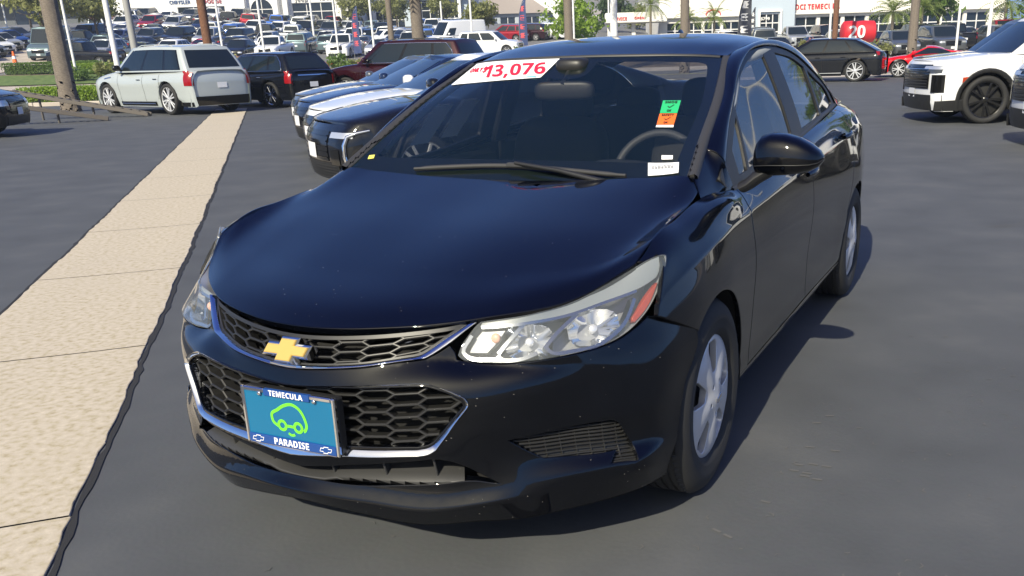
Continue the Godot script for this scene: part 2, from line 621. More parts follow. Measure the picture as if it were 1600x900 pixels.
# ------------------------------------------------------------------ the black sedan: nets of its body sheets (car axes: x left, y up, z forward)
const NOSE_NET := [
	[Vector3(0, 0.69, 0.868), Vector3(0.2, 0.697, 0.835), Vector3(0.4, 0.712, 0.75), Vector3(0.47, 0.722, 0.7), Vector3(0.58, 0.736, 0.64), Vector3(0.66, 0.752, 0.53), Vector3(0.735, 0.795, 0.4), Vector3(0.79, 0.83, 0.33), Vector3(0.833, 0.842, 0.285)],
	[Vector3(0, 0.6, 0.912), Vector3(0.2, 0.613, 0.885), Vector3(0.365, 0.638, 0.8), Vector3(0.44, 0.63, 0.76), Vector3(0.537, 0.622, 0.725), Vector3(0.649, 0.629, 0.665), Vector3(0.745, 0.645, 0.55), Vector3(0.805, 0.683, 0.42), Vector3(0.842, 0.745, 0.31)],
	[Vector3(0, 0.558, 0.925), Vector3(0.2, 0.566, 0.905), Vector3(0.4, 0.583, 0.845), Vector3(0.5, 0.583, 0.79), Vector3(0.61, 0.583, 0.715), Vector3(0.715, 0.583, 0.61), Vector3(0.795, 0.588, 0.505), Vector3(0.853, 0.6, 0.385), Vector3(0.894, 0.6, 0.2)],
	[Vector3(0, 0.46, 0.938), Vector3(0.2, 0.46, 0.922), Vector3(0.4, 0.47, 0.862), Vector3(0.5, 0.47, 0.808), Vector3(0.6, 0.46, 0.732), Vector3(0.7, 0.455, 0.637), Vector3(0.79, 0.455, 0.545), Vector3(0.855, 0.455, 0.44), Vector3(0.887, 0.455, 0.285)],
	[Vector3(0, 0.363, 0.94), Vector3(0.2, 0.373, 0.922), Vector3(0.4, 0.39, 0.866), Vector3(0.5, 0.378, 0.8), Vector3(0.595, 0.365, 0.728), Vector3(0.692, 0.36, 0.637), Vector3(0.785, 0.355, 0.55), Vector3(0.85, 0.35, 0.46), Vector3(0.886, 0.35, 0.335)],
	[Vector3(0, 0.3, 0.925), Vector3(0.2, 0.3, 0.905), Vector3(0.4, 0.29, 0.85), Vector3(0.5, 0.292, 0.8), Vector3(0.61, 0.3, 0.74), Vector3(0.71, 0.31, 0.665), Vector3(0.8, 0.315, 0.58), Vector3(0.852, 0.318, 0.52), Vector3(0.886, 0.3, 0.36)],
	[Vector3(0, 0.265, 0.95), Vector3(0.2, 0.255, 0.925), Vector3(0.394, 0.24, 0.872), Vector3(0.5, 0.252, 0.82), Vector3(0.6, 0.264, 0.755), Vector3(0.7, 0.278, 0.67), Vector3(0.79, 0.286, 0.59), Vector3(0.848, 0.29, 0.53), Vector3(0.88, 0.26, 0.4)],
	[Vector3(0, 0.222, 0.925), Vector3(0.2, 0.2, 0.9), Vector3(0.366, 0.175, 0.845), Vector3(0.48, 0.18, 0.79), Vector3(0.58, 0.18, 0.74), Vector3(0.68, 0.19, 0.665), Vector3(0.77, 0.197, 0.575), Vector3(0.83, 0.205, 0.5), Vector3(0.872, 0.215, 0.4)],
]
const HOOD_NET := [
	[Vector3(0, 0.703, 0.848), Vector3(0.2, 0.708, 0.82), Vector3(0.47, 0.727, 0.695), Vector3(0.66, 0.753, 0.525), Vector3(0.766, 0.82, 0.362)],
	[Vector3(0, 0.735, 0.775), Vector3(0.21, 0.739, 0.745), Vector3(0.478, 0.755, 0.62), Vector3(0.668, 0.785, 0.46), Vector3(0.768, 0.845, 0.295)],
	[Vector3(0, 0.79, 0.55), Vector3(0.23, 0.793, 0.53), Vector3(0.5, 0.8, 0.44), Vector3(0.68, 0.822, 0.33), Vector3(0.767, 0.873, 0.18)],
	[Vector3(0, 0.849, 0.28), Vector3(0.25, 0.854, 0.27), Vector3(0.53, 0.857, 0.22), Vector3(0.69, 0.858, 0.18), Vector3(0.766, 0.892, 0.06)],
	[Vector3(0, 0.902, 0), Vector3(0.26, 0.908, 0), Vector3(0.55, 0.912, -0.02), Vector3(0.7, 0.912, -0.05), Vector3(0.764, 0.91, -0.1)],
	[Vector3(0, 0.95, -0.25), Vector3(0.27, 0.957, -0.245), Vector3(0.56, 0.972, -0.255), Vector3(0.705, 0.977, -0.27), Vector3(0.753, 0.936, -0.245)],
]
const SIDE_NET := [
	[Vector3(0.735, 0.79, 0.45), Vector3(0.8, 0.75, 0.45), Vector3(0.835, 0.69, 0.45), Vector3(0.85, 0.62, 0.45), Vector3(0.875, 0.5, 0.45), Vector3(0.878, 0.36, 0.45), Vector3(0.865, 0.25, 0.45), Vector3(0.84, 0.19, 0.45)],
	[Vector3(0.767, 0.828, 0.34), Vector3(0.815, 0.81, 0.34), Vector3(0.85, 0.74, 0.34), Vector3(0.87, 0.66, 0.34), Vector3(0.8837, 0.5077, 0.34), Vector3(0.8816, 0.3662, 0.34), Vector3(0.868, 0.253, 0.34), Vector3(0.8403, 0.1901, 0.34)],
	[Vector3(0.7694, 0.8769, 0.2), Vector3(0.815, 0.85, 0.2), Vector3(0.865, 0.775, 0.2), Vector3(0.89, 0.68, 0.2), Vector3(0.893, 0.52, 0.2), Vector3(0.8867, 0.3752, 0.2), Vector3(0.8721, 0.2573, 0.2), Vector3(0.841, 0.1903, 0.2)],
	[Vector3(0.7689, 0.8911, 0.05), Vector3(0.8144, 0.8724, 0.05), Vector3(0.8711, 0.7988, 0.05), Vector3(0.8964, 0.6884, 0.05), Vector3(0.8967, 0.5445, 0.05), Vector3(0.89, 0.3804, 0.05), Vector3(0.8749, 0.26, 0.05), Vector3(0.8407, 0.1902, 0.05)],
	[Vector3(0.7648, 0.9119, -0.12), Vector3(0.8212, 0.8934, -0.12), Vector3(0.8716, 0.8169, -0.12), Vector3(0.8965, 0.692, -0.12), Vector3(0.8952, 0.5475, -0.12), Vector3(0.887, 0.3728, -0.12), Vector3(0.8729, 0.2574, -0.12), Vector3(0.8369, 0.189, -0.12)],
	[Vector3(0.775, 0.92, -0.3), Vector3(0.83, 0.905, -0.3), Vector3(0.8658, 0.8275, -0.3), Vector3(0.8904, 0.6906, -0.3), Vector3(0.8878, 0.5204, -0.3), Vector3(0.8781, 0.3532, -0.3), Vector3(0.8663, 0.2499, -0.3), Vector3(0.8302, 0.1867, -0.3)],
	[Vector3(0.797, 0.912, -0.45), Vector3(0.826, 0.893, -0.45), Vector3(0.862, 0.835, -0.45), Vector3(0.886, 0.69, -0.45), Vector3(0.882, 0.5, -0.45), Vector3(0.872, 0.34, -0.45), Vector3(0.862, 0.245, -0.45), Vector3(0.825, 0.185, -0.45)],
	[Vector3(0.803, 0.945, -1), Vector3(0.833, 0.927, -1), Vector3(0.866, 0.862, -1), Vector3(0.884, 0.7, -1), Vector3(0.872, 0.48, -1), Vector3(0.868, 0.335, -1), Vector3(0.862, 0.245, -1), Vector3(0.8178, 0.1814, -1)],
	[Vector3(0.803, 1.005, -1.6), Vector3(0.835, 0.983, -1.6), Vector3(0.87, 0.885, -1.6), Vector3(0.886, 0.715, -1.6), Vector3(0.8698, 0.4808, -1.6), Vector3(0.8659, 0.3379, -1.6), Vector3(0.8608, 0.244, -1.6), Vector3(0.8212, 0.1807, -1.6)],
	[Vector3(0.79, 1.038, -2.1), Vector3(0.825, 1.025, -2.1), Vector3(0.868, 0.91, -2.1), Vector3(0.89, 0.74, -2.1), Vector3(0.8794, 0.5093, -2.1), Vector3(0.8729, 0.3478, -2.1), Vector3(0.8632, 0.2459, -2.1), Vector3(0.8254, 0.1823, -2.1)],
	[Vector3(0.765, 1.062, -2.5), Vector3(0.815, 1.04, -2.5), Vector3(0.872, 0.935, -2.5), Vector3(0.898, 0.76, -2.5), Vector3(0.895, 0.55, -2.5), Vector3(0.885, 0.36, -2.5), Vector3(0.868, 0.25, -2.5), Vector3(0.825, 0.185, -2.5)],
	[Vector3(0.7444, 1.0718, -2.75), Vector3(0.8028, 1.0432, -2.75), Vector3(0.8662, 0.9428, -2.75), Vector3(0.8995, 0.7512, -2.75), Vector3(0.8992, 0.5534, -2.75), Vector3(0.8817, 0.3622, -2.75), Vector3(0.8681, 0.2503, -2.75), Vector3(0.8261, 0.1871, -2.75)],
	[Vector3(0.7151, 1.0668, -3.05), Vector3(0.7812, 1.0306, -3.05), Vector3(0.845, 0.9372, -3.05), Vector3(0.8691, 0.7498, -3.05), Vector3(0.8691, 0.515, -3.05), Vector3(0.8633, 0.3588, -3.05), Vector3(0.8566, 0.25, -3.05), Vector3(0.8167, 0.1909, -3.05)],
	[Vector3(0.679, 1.0238, -3.4), Vector3(0.7507, 0.9799, -3.4), Vector3(0.7953, 0.9005, -3.4), Vector3(0.8222, 0.7454, -3.4), Vector3(0.8235, 0.505, -3.4), Vector3(0.8144, 0.3446, -3.4), Vector3(0.8196, 0.25, -3.4), Vector3(0.7797, 0.1988, -3.4)],
	[Vector3(0.6284, 0.9938, -3.62), Vector3(0.6934, 0.9486, -3.62), Vector3(0.7458, 0.879, -3.62), Vector3(0.7809, 0.7296, -3.62), Vector3(0.7937, 0.4895, -3.62), Vector3(0.7836, 0.3346, -3.62), Vector3(0.7684, 0.25, -3.62), Vector3(0.7284, 0.2002, -3.62)],
	[Vector3(0.6, 0.98, -3.72), Vector3(0.66, 0.935, -3.72), Vector3(0.72, 0.87, -3.72), Vector3(0.76, 0.72, -3.72), Vector3(0.78, 0.48, -3.72), Vector3(0.77, 0.33, -3.72), Vector3(0.74, 0.25, -3.72), Vector3(0.7, 0.2, -3.72)],
]
const WINDSHIELD_NET := [
	[Vector3(0, 0.925, -0.262), Vector3(0.3, 0.929, -0.26), Vector3(0.52, 0.941, -0.262), Vector3(0.64, 0.957, -0.266), Vector3(0.71, 0.972, -0.27)],
	[Vector3(0, 1.05, -0.432), Vector3(0.29, 1.05, -0.432), Vector3(0.49, 1.052, -0.44), Vector3(0.615, 1.057, -0.446), Vector3(0.685, 1.065, -0.455)],
	[Vector3(0, 1.2, -0.662), Vector3(0.27, 1.2, -0.668), Vector3(0.46, 1.197, -0.69), Vector3(0.585, 1.196, -0.715), Vector3(0.652, 1.195, -0.735)],
	[Vector3(0, 1.362, -0.92), Vector3(0.25, 1.36, -0.94), Vector3(0.42, 1.356, -0.985), Vector3(0.52, 1.35, -1.03), Vector3(0.585, 1.343, -1.075)],
]
const ROOF_NET := [
	[Vector3(0, 1.367, -0.935), Vector3(0.25, 1.365, -0.955), Vector3(0.42, 1.361, -1), Vector3(0.52, 1.356, -1.045), Vector3(0.588, 1.349, -1.092)],
	[Vector3(0, 1.415, -1.15), Vector3(0.25, 1.412, -1.17), Vector3(0.42, 1.405, -1.2), Vector3(0.53, 1.395, -1.25), Vector3(0.591, 1.383, -1.31)],
	[Vector3(0, 1.448, -1.5), Vector3(0.25, 1.446, -1.5), Vector3(0.42, 1.437, -1.53), Vector3(0.535, 1.42, -1.58), Vector3(0.597, 1.404, -1.62)],
	[Vector3(0, 1.458, -1.8), Vector3(0.25, 1.455, -1.8), Vector3(0.42, 1.444, -1.82), Vector3(0.535, 1.422, -1.85), Vector3(0.598, 1.402, -1.88)],
	[Vector3(0, 1.443, -2.2), Vector3(0.25, 1.438, -2.2), Vector3(0.42, 1.423, -2.2), Vector3(0.53, 1.398, -2.22), Vector3(0.592, 1.372, -2.23)],
	[Vector3(0, 1.395, -2.6), Vector3(0.25, 1.39, -2.6), Vector3(0.42, 1.373, -2.6), Vector3(0.52, 1.346, -2.59), Vector3(0.579, 1.318, -2.59)],
]
const REAR_GLASS_NET := [
	[Vector3(0, 1.39, -2.62), Vector3(0.25, 1.385, -2.62), Vector3(0.42, 1.368, -2.62), Vector3(0.577, 1.312, -2.62)],
	[Vector3(0, 1.25, -2.92), Vector3(0.26, 1.245, -2.92), Vector3(0.45, 1.23, -2.91), Vector3(0.575, 1.2, -2.99)],
	[Vector3(0, 1.06, -3.3), Vector3(0.3, 1.06, -3.29), Vector3(0.5, 1.06, -3.27), Vector3(0.63, 1.06, -3.24)],
]
const TRUNK_NET := [
	[Vector3(0, 1.05, -3.31), Vector3(0.3, 1.05, -3.3), Vector3(0.5, 1.05, -3.28), Vector3(0.64, 1.05, -3.26)],
	[Vector3(0, 1.035, -3.55), Vector3(0.3, 1.03, -3.55), Vector3(0.5, 1.02, -3.53), Vector3(0.65, 1, -3.5)],
	[Vector3(0, 1.015, -3.69), Vector3(0.3, 1.01, -3.68), Vector3(0.5, 0.995, -3.66), Vector3(0.64, 0.965, -3.62)],
	[Vector3(0, 0.93, -3.72), Vector3(0.3, 0.925, -3.715), Vector3(0.5, 0.91, -3.7), Vector3(0.63, 0.89, -3.66)],
	[Vector3(0, 0.7, -3.73), Vector3(0.3, 0.7, -3.72), Vector3(0.5, 0.7, -3.71), Vector3(0.62, 0.7, -3.67)],
	[Vector3(0, 0.45, -3.74), Vector3(0.3, 0.45, -3.735), Vector3(0.5, 0.45, -3.72), Vector3(0.69, 0.45, -3.68)],
	[Vector3(0, 0.24, -3.7), Vector3(0.3, 0.24, -3.69), Vector3(0.5, 0.24, -3.68), Vector3(0.68, 0.24, -3.64)],
]
const FRAME_NET := [
	[Vector3(0.703, 1.05, -0.436), Vector3(0.7298, 1.045, -0.439), Vector3(0.7525, 1.034, -0.442), Vector3(0.7692, 1.018, -0.447), Vector3(0.778, 0.998, -0.452)],
	[Vector3(0.694, 1.09, -0.51), Vector3(0.7165, 1.0943, -0.5215), Vector3(0.735, 1.0925, -0.533), Vector3(0.7475, 1.0857, -0.5465), Vector3(0.752, 1.075, -0.56)],
	[Vector3(0.668, 1.205, -0.755), Vector3(0.6868, 1.2092, -0.7565), Vector3(0.7015, 1.2075, -0.758), Vector3(0.7103, 1.2008, -0.7615), Vector3(0.711, 1.19, -0.765)],
	[Vector3(0.599, 1.354, -1.095), Vector3(0.624, 1.3515, -1.0752), Vector3(0.645, 1.343, -1.0555), Vector3(0.66, 1.3295, -1.0378), Vector3(0.667, 1.312, -1.02)],
	[Vector3(0.599, 1.386, -1.32), Vector3(0.6198, 1.3885, -1.2878), Vector3(0.6365, 1.385, -1.2555), Vector3(0.6473, 1.3765, -1.2253), Vector3(0.65, 1.364, -1.195)],
	[Vector3(0.603, 1.408, -1.64), Vector3(0.6228, 1.4113, -1.609), Vector3(0.6385, 1.4085, -1.578), Vector3(0.6482, 1.4007, -1.549), Vector3(0.65, 1.389, -1.52)],
	[Vector3(0.602, 1.392, -2.05), Vector3(0.6288, 1.3902, -2.0165), Vector3(0.6515, 1.3825, -1.983), Vector3(0.6682, 1.3698, -1.9515), Vector3(0.677, 1.353, -1.92)],
	[Vector3(0.587, 1.345, -2.42), Vector3(0.626, 1.3342, -2.3665), Vector3(0.661, 1.3175, -2.313), Vector3(0.69, 1.2958, -2.2615), Vector3(0.711, 1.27, -2.21)],
	[Vector3(0.577, 1.26, -2.8), Vector3(0.6252, 1.2442, -2.7265), Vector3(0.6695, 1.2225, -2.653), Vector3(0.7078, 1.1957, -2.5815), Vector3(0.738, 1.165, -2.51)],
	[Vector3(0.6, 1.13, -3.15), Vector3(0.6472, 1.125, -3.034), Vector3(0.6905, 1.114, -2.918), Vector3(0.7278, 1.098, -2.804), Vector3(0.757, 1.078, -2.69)],
	[Vector3(0.655, 1.055, -3.33), Vector3(0.6798, 1.067, -3.2465), Vector3(0.7005, 1.073, -3.163), Vector3(0.7152, 1.074, -3.0815), Vector3(0.722, 1.071, -3)],
]

# ------------------------------------------------------------------ the black sedan
var NOSE: Surf
var HOOD: Surf
var SIDE: Surf
var WIND: Surf
var ROOF: Surf
var FRAME: Surf

func pushed(s: Surf, d: float) -> Callable:
	return func(t: Vector2) -> Array:
		var nn := s.norm(t.x, t.y)
		return [s.raw(t.x, t.y) + nn * d, nn]

func belt(z: float) -> Vector2:                         # belt line of the side glass: (x, y)
	if z > -0.5:
		var a := SIDE.raw(0.45 + 0.5, 0.0); var b := SIDE.raw(0.45 + 0.6, 0.0)
		var k := (b - a) / 0.1 * (-0.5 - z) * 1.0
		return Vector2(a.x + k.x, a.y + k.y)
	var p := SIDE.raw(0.45 - z, 0.0)
	return Vector2(p.x, p.y)

func glaze(z: float, y: float) -> Vector3:
	var b := belt(z); var h := y - b.y
	return Vector3(b.x - 0.005 - 0.30 * h - 0.28 * h * absf(h), y, z)

func glazed(d: float) -> Callable:                      # side glass sheet: parameters (z, y)
	return func(t: Vector2) -> Array:
		var e := 0.004
		var a := glaze(t.x + e, t.y) - glaze(t.x - e, t.y); var b := glaze(t.x, t.y + e) - glaze(t.x, t.y - e)
		var nn := b.cross(a).normalized()
		if nn.x < 0.0: nn = -nn
		return [glaze(t.x, t.y) + nn * d, nn]

func zy(p: Array) -> PackedVector2Array:                # (z, y) points on the body side -> sheet parameters
	var out := PackedVector2Array()
	for q in p:
		var u := clampf(0.45 - q[0], 0.0, SIDE.U[SIDE.U.size() - 1])
		var lo := 0.0; var hi := SIDE.V[SIDE.V.size() - 1]
		if q[1] > 1.4:                                  # marks «at the top edge plus this»
			out.append(Vector2(u, q[1] - 2.0)); continue
		for k in 26:
			var m := (lo + hi) * 0.5
			if SIDE.raw(u, m).y > q[1]: lo = m
			else: hi = m
		out.append(Vector2(u, (lo + hi) * 0.5))
	return out

func arc_zy(cz: float, r: float, a0: float, a1: float, n := 14) -> Array:
	var o := []
	for i in n + 1:
		var a := deg_to_rad(lerpf(a0, a1, float(i) / n))
		o.append([cz + cos(a) * r, 0.318 + sin(a) * r])
	return o

func lin(a: Array, b: Array, n := 6) -> Array:
	var o := []
	for i in n + 1: o.append([lerpf(a[0], b[0], float(i) / n), lerpf(a[1], b[1], float(i) / n)])
	return o

func sym(half: PackedVector2Array) -> PackedVector2Array:    # half outline (v >= 0, from centre to centre) mirrored into a whole one
	var o := PackedVector2Array(half)
	for i in range(half.size() - 1, -1, -1):
		if half[i].y > 0.004: o.append(Vector2(half[i].x, -half[i].y))
	return o

func mirror_uv(p: PackedVector2Array) -> PackedVector2Array:
	var o := PackedVector2Array()
	for i in range(p.size() - 1, -1, -1): o.append(Vector2(p[i].x, -p[i].y))
	return o

func vv(a: Array) -> PackedVector2Array:
	var o := PackedVector2Array()
	for q in a: o.append(Vector2(q[0], q[1]))
	return o

func chain(segs: Array, step := 0.018) -> PackedVector2Array:   # open path; keeps the last point
	var o := PackedVector2Array()
	for s in segs: o.append_array(crom(vv(s), step))
	var l: Array = segs[segs.size() - 1]
	o.append(Vector2(l[l.size() - 1][0], l[l.size() - 1][1]))
	return o

func clip_strip(path: PackedVector2Array, poly: PackedVector2Array) -> Array:
	return Geometry2D.intersect_polyline_with_polygon(path, poly)

func rib(mb: MB, at: Callable, a: Vector2, b: Vector2, w: float, d: float) -> void:    # straight grille rib on a sheet, bevelled nose
	var n := maxi(1, int(a.distance_to(b) / 0.03))
	var prev := []
	for i in n + 1:
		var e: Array = at.call(a.lerp(b, float(i) / n))
		var e2: Array = at.call(a.lerp(b, float(i) / n + 0.02))
		var tg: Vector3 = (e2[0] - e[0]).normalized()
		var nn: Vector3 = e[1]; var s := nn.cross(tg).normalized(); var p: Vector3 = e[0]
		var ring := [p - s * w * 0.5 - nn * d, p - s * w * 0.5 - nn * w * 0.35, p - s * w * 0.18, p + s * w * 0.18, p + s * w * 0.5 - nn * w * 0.35, p + s * w * 0.5 - nn * d]
		if i > 0:
			for k in 5: mb.flat(prev[k], ring[k], ring[k + 1], prev[k + 1], (s * (k - 2.0) + nn * 0.6))
		prev = ring

func hexes(mb: MB, at: Callable, poly: PackedVector2Array, pu: float, pv: float, u0: float, w: float, d: float) -> void:   # stretched honeycomb clipped to an outline
	var a := pv * 0.36; var b := pv * 0.64; var h := pu * 0.5
	for i in range(-12, 13):
		for j in range(-2, 20):
			var c := Vector2(u0 + j * pu + (h if posmod(i, 2) == 1 else 0.0), i * pv)
			for e in [[Vector2(-h, -a), Vector2(-h, a)], [Vector2(-h, a), Vector2(0, b)], [Vector2(0, b), Vector2(h, a)]]:
				for piece in clip_strip(PackedVector2Array([c + e[0], c + e[1]]), poly):
					if piece[0].distance_to(piece[piece.size() - 1]) > 0.004: rib(mb, at, piece[0], piece[piece.size() - 1], w, d)

func build_main_car() -> void:
	NOSE = Surf.new(NOSE_NET, [1, 6], [], true)
	HOOD = Surf.new(HOOD_NET, [], [], true); HOOD.sgn = -1.0
	SIDE = Surf.new(SIDE_NET, [], [2], false, true); SIDE.sgn = -1.0
	WIND = Surf.new(WINDSHIELD_NET, [], [], true); WIND.sgn = -1.0
	ROOF = Surf.new(ROOF_NET, [], [], true); ROOF.sgn = -1.0
	FRAME = Surf.new(FRAME_NET); FRAME.sgn = -1.0
	var t := thing("sedan", "glossy black four door sedan in the foreground with gold emblem and price banner", "sedan")
	car_front(t)
	car_body(t)
	car_glass(t)
	car_cabin(t)
	for s in [1.0, -1.0]:
		car_lamp(t, s)
		if s > 0: car_mirror(t, s)                          # the photo shows a mirror on this side only
		for z in [0.0, -2.7]:
			car_wheel(t, Vector3(s * 0.885, 0.3175, z), s)

func nose_outlines() -> Dictionary:
	var d := {}
	d.gi = [[[0.409, 0], [0.409, 0.19], [0.415, 0.283], [0.422, 0.369]], [[0.422, 0.369], [0.416, 0.395], [0.405, 0.41]], [[0.405, 0.41], [0.330, 0.459], [0.306, 0.476]], [[0.306, 0.476], [0.294, 0.481], [0.280, 0.474]], [[0.280, 0.474], [0.261, 0.448], [0.242, 0.413]], [[0.242, 0.413], [0.233, 0.39], [0.231, 0.368]], [[0.231, 0.368], [0.225, 0.25], [0.222, 0.141], [0.226, 0.0]]]
	d.go = [[[0.450, 0], [0.440, 0.184], [0.445, 0.279], [0.449, 0.37]], [[0.449, 0.37], [0.444, 0.398], [0.432, 0.415]], [[0.432, 0.415], [0.385, 0.441], [0.335, 0.47], [0.31, 0.486]], [[0.31, 0.486], [0.294, 0.494], [0.272, 0.484]], [[0.272, 0.484], [0.25, 0.448], [0.232, 0.413]], [[0.232, 0.413], [0.224, 0.395], [0.221, 0.372]], [[0.221, 0.372], [0.214, 0.286], [0.210, 0.141], [0.217, 0.0]]]
	d.ui = [[[0.112, 0], [0.111, 0.129], [0.113, 0.275], [0.119, 0.355]], [[0.119, 0.355], [0.115, 0.375], [0.10, 0.390]], [[0.10, 0.390], [0.047, 0.428], [0.006, 0.470]]]
	d.uo = [[[0.129, 0], [0.126, 0.131], [0.130, 0.279], [0.139, 0.375]], [[0.139, 0.375], [0.138, 0.395], [0.122, 0.413]], [[0.122, 0.413], [0.078, 0.446], [0.025, 0.484], [0.004, 0.505]]]
	d.grille_in = sym(chain(d.gi)); d.grille_out = sym(chain(d.go))
	d.up_in = sym(chain(d.ui + [[[0.006, 0.470], [0.006, 0.3], [0.006, 0.0]]])); d.up_chrome_out = chain(d.uo)
	d.lamp = loop([vv([[0.004, 0.517], [0.004, 0.7], [0.004, 0.9], [0.004, 1.10]]), vv([[0.004, 1.10], [0.012, 1.134], [0.049, 1.131], [0.095, 1.103], [0.126, 1.050], [0.141, 0.995], [0.148, 0.935], [0.142, 0.868], [0.138, 0.767], [0.138, 0.632], [0.138, 0.554]]), vv([[0.138, 0.554], [0.137, 0.52], [0.122, 0.497]]), vv([[0.122, 0.497], [0.08, 0.492], [0.046, 0.499]]), vv([[0.046, 0.499], [0.012, 0.510], [0.004, 0.517]])], 0.015)
	d.fog = loop([vv([[0.404, 0.591], [0.385, 0.72], [0.376, 0.85]]), vv([[0.376, 0.85], [0.384, 0.892], [0.431, 0.928], [0.529, 0.982]]), vv([[0.529, 0.982], [0.518, 0.93], [0.513, 0.873]]), vv([[0.513, 0.873], [0.485, 0.886], [0.467, 0.897]]), vv([[0.467, 0.897], [0.470, 0.859], [0.463, 0.684]]), vv([[0.463, 0.684], [0.43, 0.63], [0.404, 0.591]])], 0.012)
	d.slot = sym(chain([[[0.530, 0], [0.533, 0.185], [0.519, 0.326], [0.513, 0.415], [0.509, 0.496], [0.520, 0.56]], [[0.520, 0.56], [0.487, 0.498], [0.469, 0.459], [0.462, 0.428], [0.464, 0.343], [0.469, 0.2], [0.494, 0.0]]]))
	return d

func car_front(t: Node3D) -> void:
	var d := nose_outlines()
	var at := pushed(NOSE, 0.0)
	var VM: float = NOSE.V[NOSE.V.size() - 1]
	# bumper skin
	var half := chain([[[0.638, 0.0], [0.638, 0.4], [0.638, 0.8], [0.638, VM - 0.002]], [[0.638, VM - 0.002], [0.5, VM - 0.002], [0.36, VM - 0.002], [0.232, VM - 0.002]], [[0.232, VM - 0.002], [0.19, 1.09], [0.145, 1.034]], [[0.145, 1.034], [0.149, 0.995], [0.154, 0.935], [0.148, 0.868], [0.143, 0.767], [0.144, 0.632], [0.144, 0.554], [0.137, 0.50]], [[0.137, 0.50], [0.115, 0.485], [0.085, 0.452]], [[0.085, 0.452], [0.122, 0.420], [0.140, 0.395]], [[0.140, 0.395], [0.141, 0.375], [0.132, 0.279], [0.128, 0.131], [0.131, 0.0]]], 0.02)
	var mb := MB.new()
	panel(mb, at, sym(half), [d.grille_in, d.fog, mirror_uv(d.fog), d.slot], 0.0155, 0.0025, 0.03, 1.0, 1.0, [PackedVector2Array([Vector2(NOSE.U[5], -1.14), Vector2(NOSE.U[5], 1.14)]), PackedVector2Array([Vector2(NOSE.U[1], -1.1), Vector2(NOSE.U[1], 1.1)]), PackedVector2Array([Vector2(NOSE.U[6] - 0.010, -1.14), Vector2(NOSE.U[6] - 0.010, 1.14)]), PackedVector2Array([Vector2(NOSE.U[6], -1.14), Vector2(NOSE.U[6], 1.14)]), PackedVector2Array([Vector2(NOSE.U[6] + 0.010, -1.14), Vector2(NOSE.U[6] + 0.010, 1.14)])])
	obj("front_bumper", mb, M.black_paint, t)
	# dark inner lining behind every opening of the nose
	mb = MB.new()
	var all := sym(chain([[[0.60, 0.0], [0.60, 0.5], [0.60, 1.0]], [[0.60, 1.0], [0.3, 1.0], [0.01, 0.85]], [[0.01, 0.85], [0.01, 0.4], [0.01, 0.0]]], 0.06))
	panel(mb, pushed(NOSE, -0.11), all, [], 0.06, 0.0, 0.0)
	obj("inner_lining", mb, M.shell_black, t)
	# chrome frames
	mb = MB.new()
	strip(mb, d.uo, d.ui, [[0.0, -0.02], [0.0, 0.003], [0.06, 0.0062], [0.16, 0.0068], [0.55, 0.003], [0.94, -0.003], [1.0, -0.006], [1.0, -0.022]])
	obj("upper_chrome_strip", mb, M.chrome, t)
	mb = MB.new()
	strip(mb, d.go, d.gi, [[0.0, -0.02], [0.0, 0.004], [0.05, 0.0088], [0.14, 0.0095], [0.55, 0.002], [0.93, -0.0075], [1.0, -0.011], [1.0, -0.03]])
	obj("lower_chrome_frame", mb, M.chrome, t)
	# honeycomb grilles
	mb = MB.new()
	hexes(mb, pushed(NOSE, -0.016), d.up_in, 0.0365, 0.082, 0.004, 0.0075, 0.03)
	moulding(mb, pushed(NOSE, -0.012), d.up_in, true, [Vector2(-0.006, -0.02), Vector2(-0.006, 0.0), Vector2(0.004, 0.0)])
	obj("upper_grille", mb, M.black_plastic, t)
	mb = MB.new()
	hexes(mb, pushed(NOSE, -0.020), d.grille_in, 0.0385, 0.084, 0.233, 0.0075, 0.03)
	obj("lower_grille", mb, M.black_plastic, t)
	# slats inside the corner pockets
	for s in [1.0, -1.0]:
		mb = MB.new()
		var fog: PackedVector2Array = d.fog if s > 0 else mirror_uv(d.fog)
		var u := 0.378
		while u < 0.53:
			for piece in clip_strip(PackedVector2Array([Vector2(u, s * 0.55), Vector2(u - 0.004, s * 0.8), Vector2(u - 0.002, s * 1.0)]), fog):
				for k in piece.size() - 1: rib(mb, pushed(NOSE, -0.016), piece[k], piece[k + 1], 0.006, 0.012)
			u += 0.0098
		for k in 9:
			var v := 0.60 + k * 0.042
			for piece in clip_strip(PackedVector2Array([Vector2(0.36, s * v), Vector2(0.54, s * (v + 0.03))]), fog):
				rib(mb, pushed(NOSE, -0.019), piece[0], piece[piece.size() - 1], 0.004, 0.01)
		panel(mb, pushed(NOSE, -0.026), fog, [], 0.02, 0.0, 0.0)
		obj("corner_vent", mb, M.black_plastic, t)
	# shelf of the lower opening and its two braces
	mb = MB.new()
	var rows := []
	for k in [[0.515, -0.075], [0.520, -0.03], [0.526, -0.004], [0.534, -0.003], [0.537, -0.03]]:
		var r := []
		for i in 25:
			var v := lerpf(-0.47, 0.47, i / 24.0)
			var e: Array = pushed(NOSE, k[1]).call(Vector2(k[0] - 0.012 * absf(v) / 0.47 - 0.006 * (1.0 if absf(v) > 0.1 else 0.0), v))
			r.append(e[0])
		rows.append(r)
	mb.grid(rows, Vector3(0, 0.0, 0.5))
	for v in [-0.30, -0.12, 0.10, 0.26, 0.40]:
		rib(mb, pushed(NOSE, -0.022), Vector2(0.47, v), Vector2(0.522, v), 0.006, 0.03)
	obj("lower_shelf", mb, M.dark_trim, t)
	# lip under the nose, turned under the car
	mb = MB.new()
	rows = []
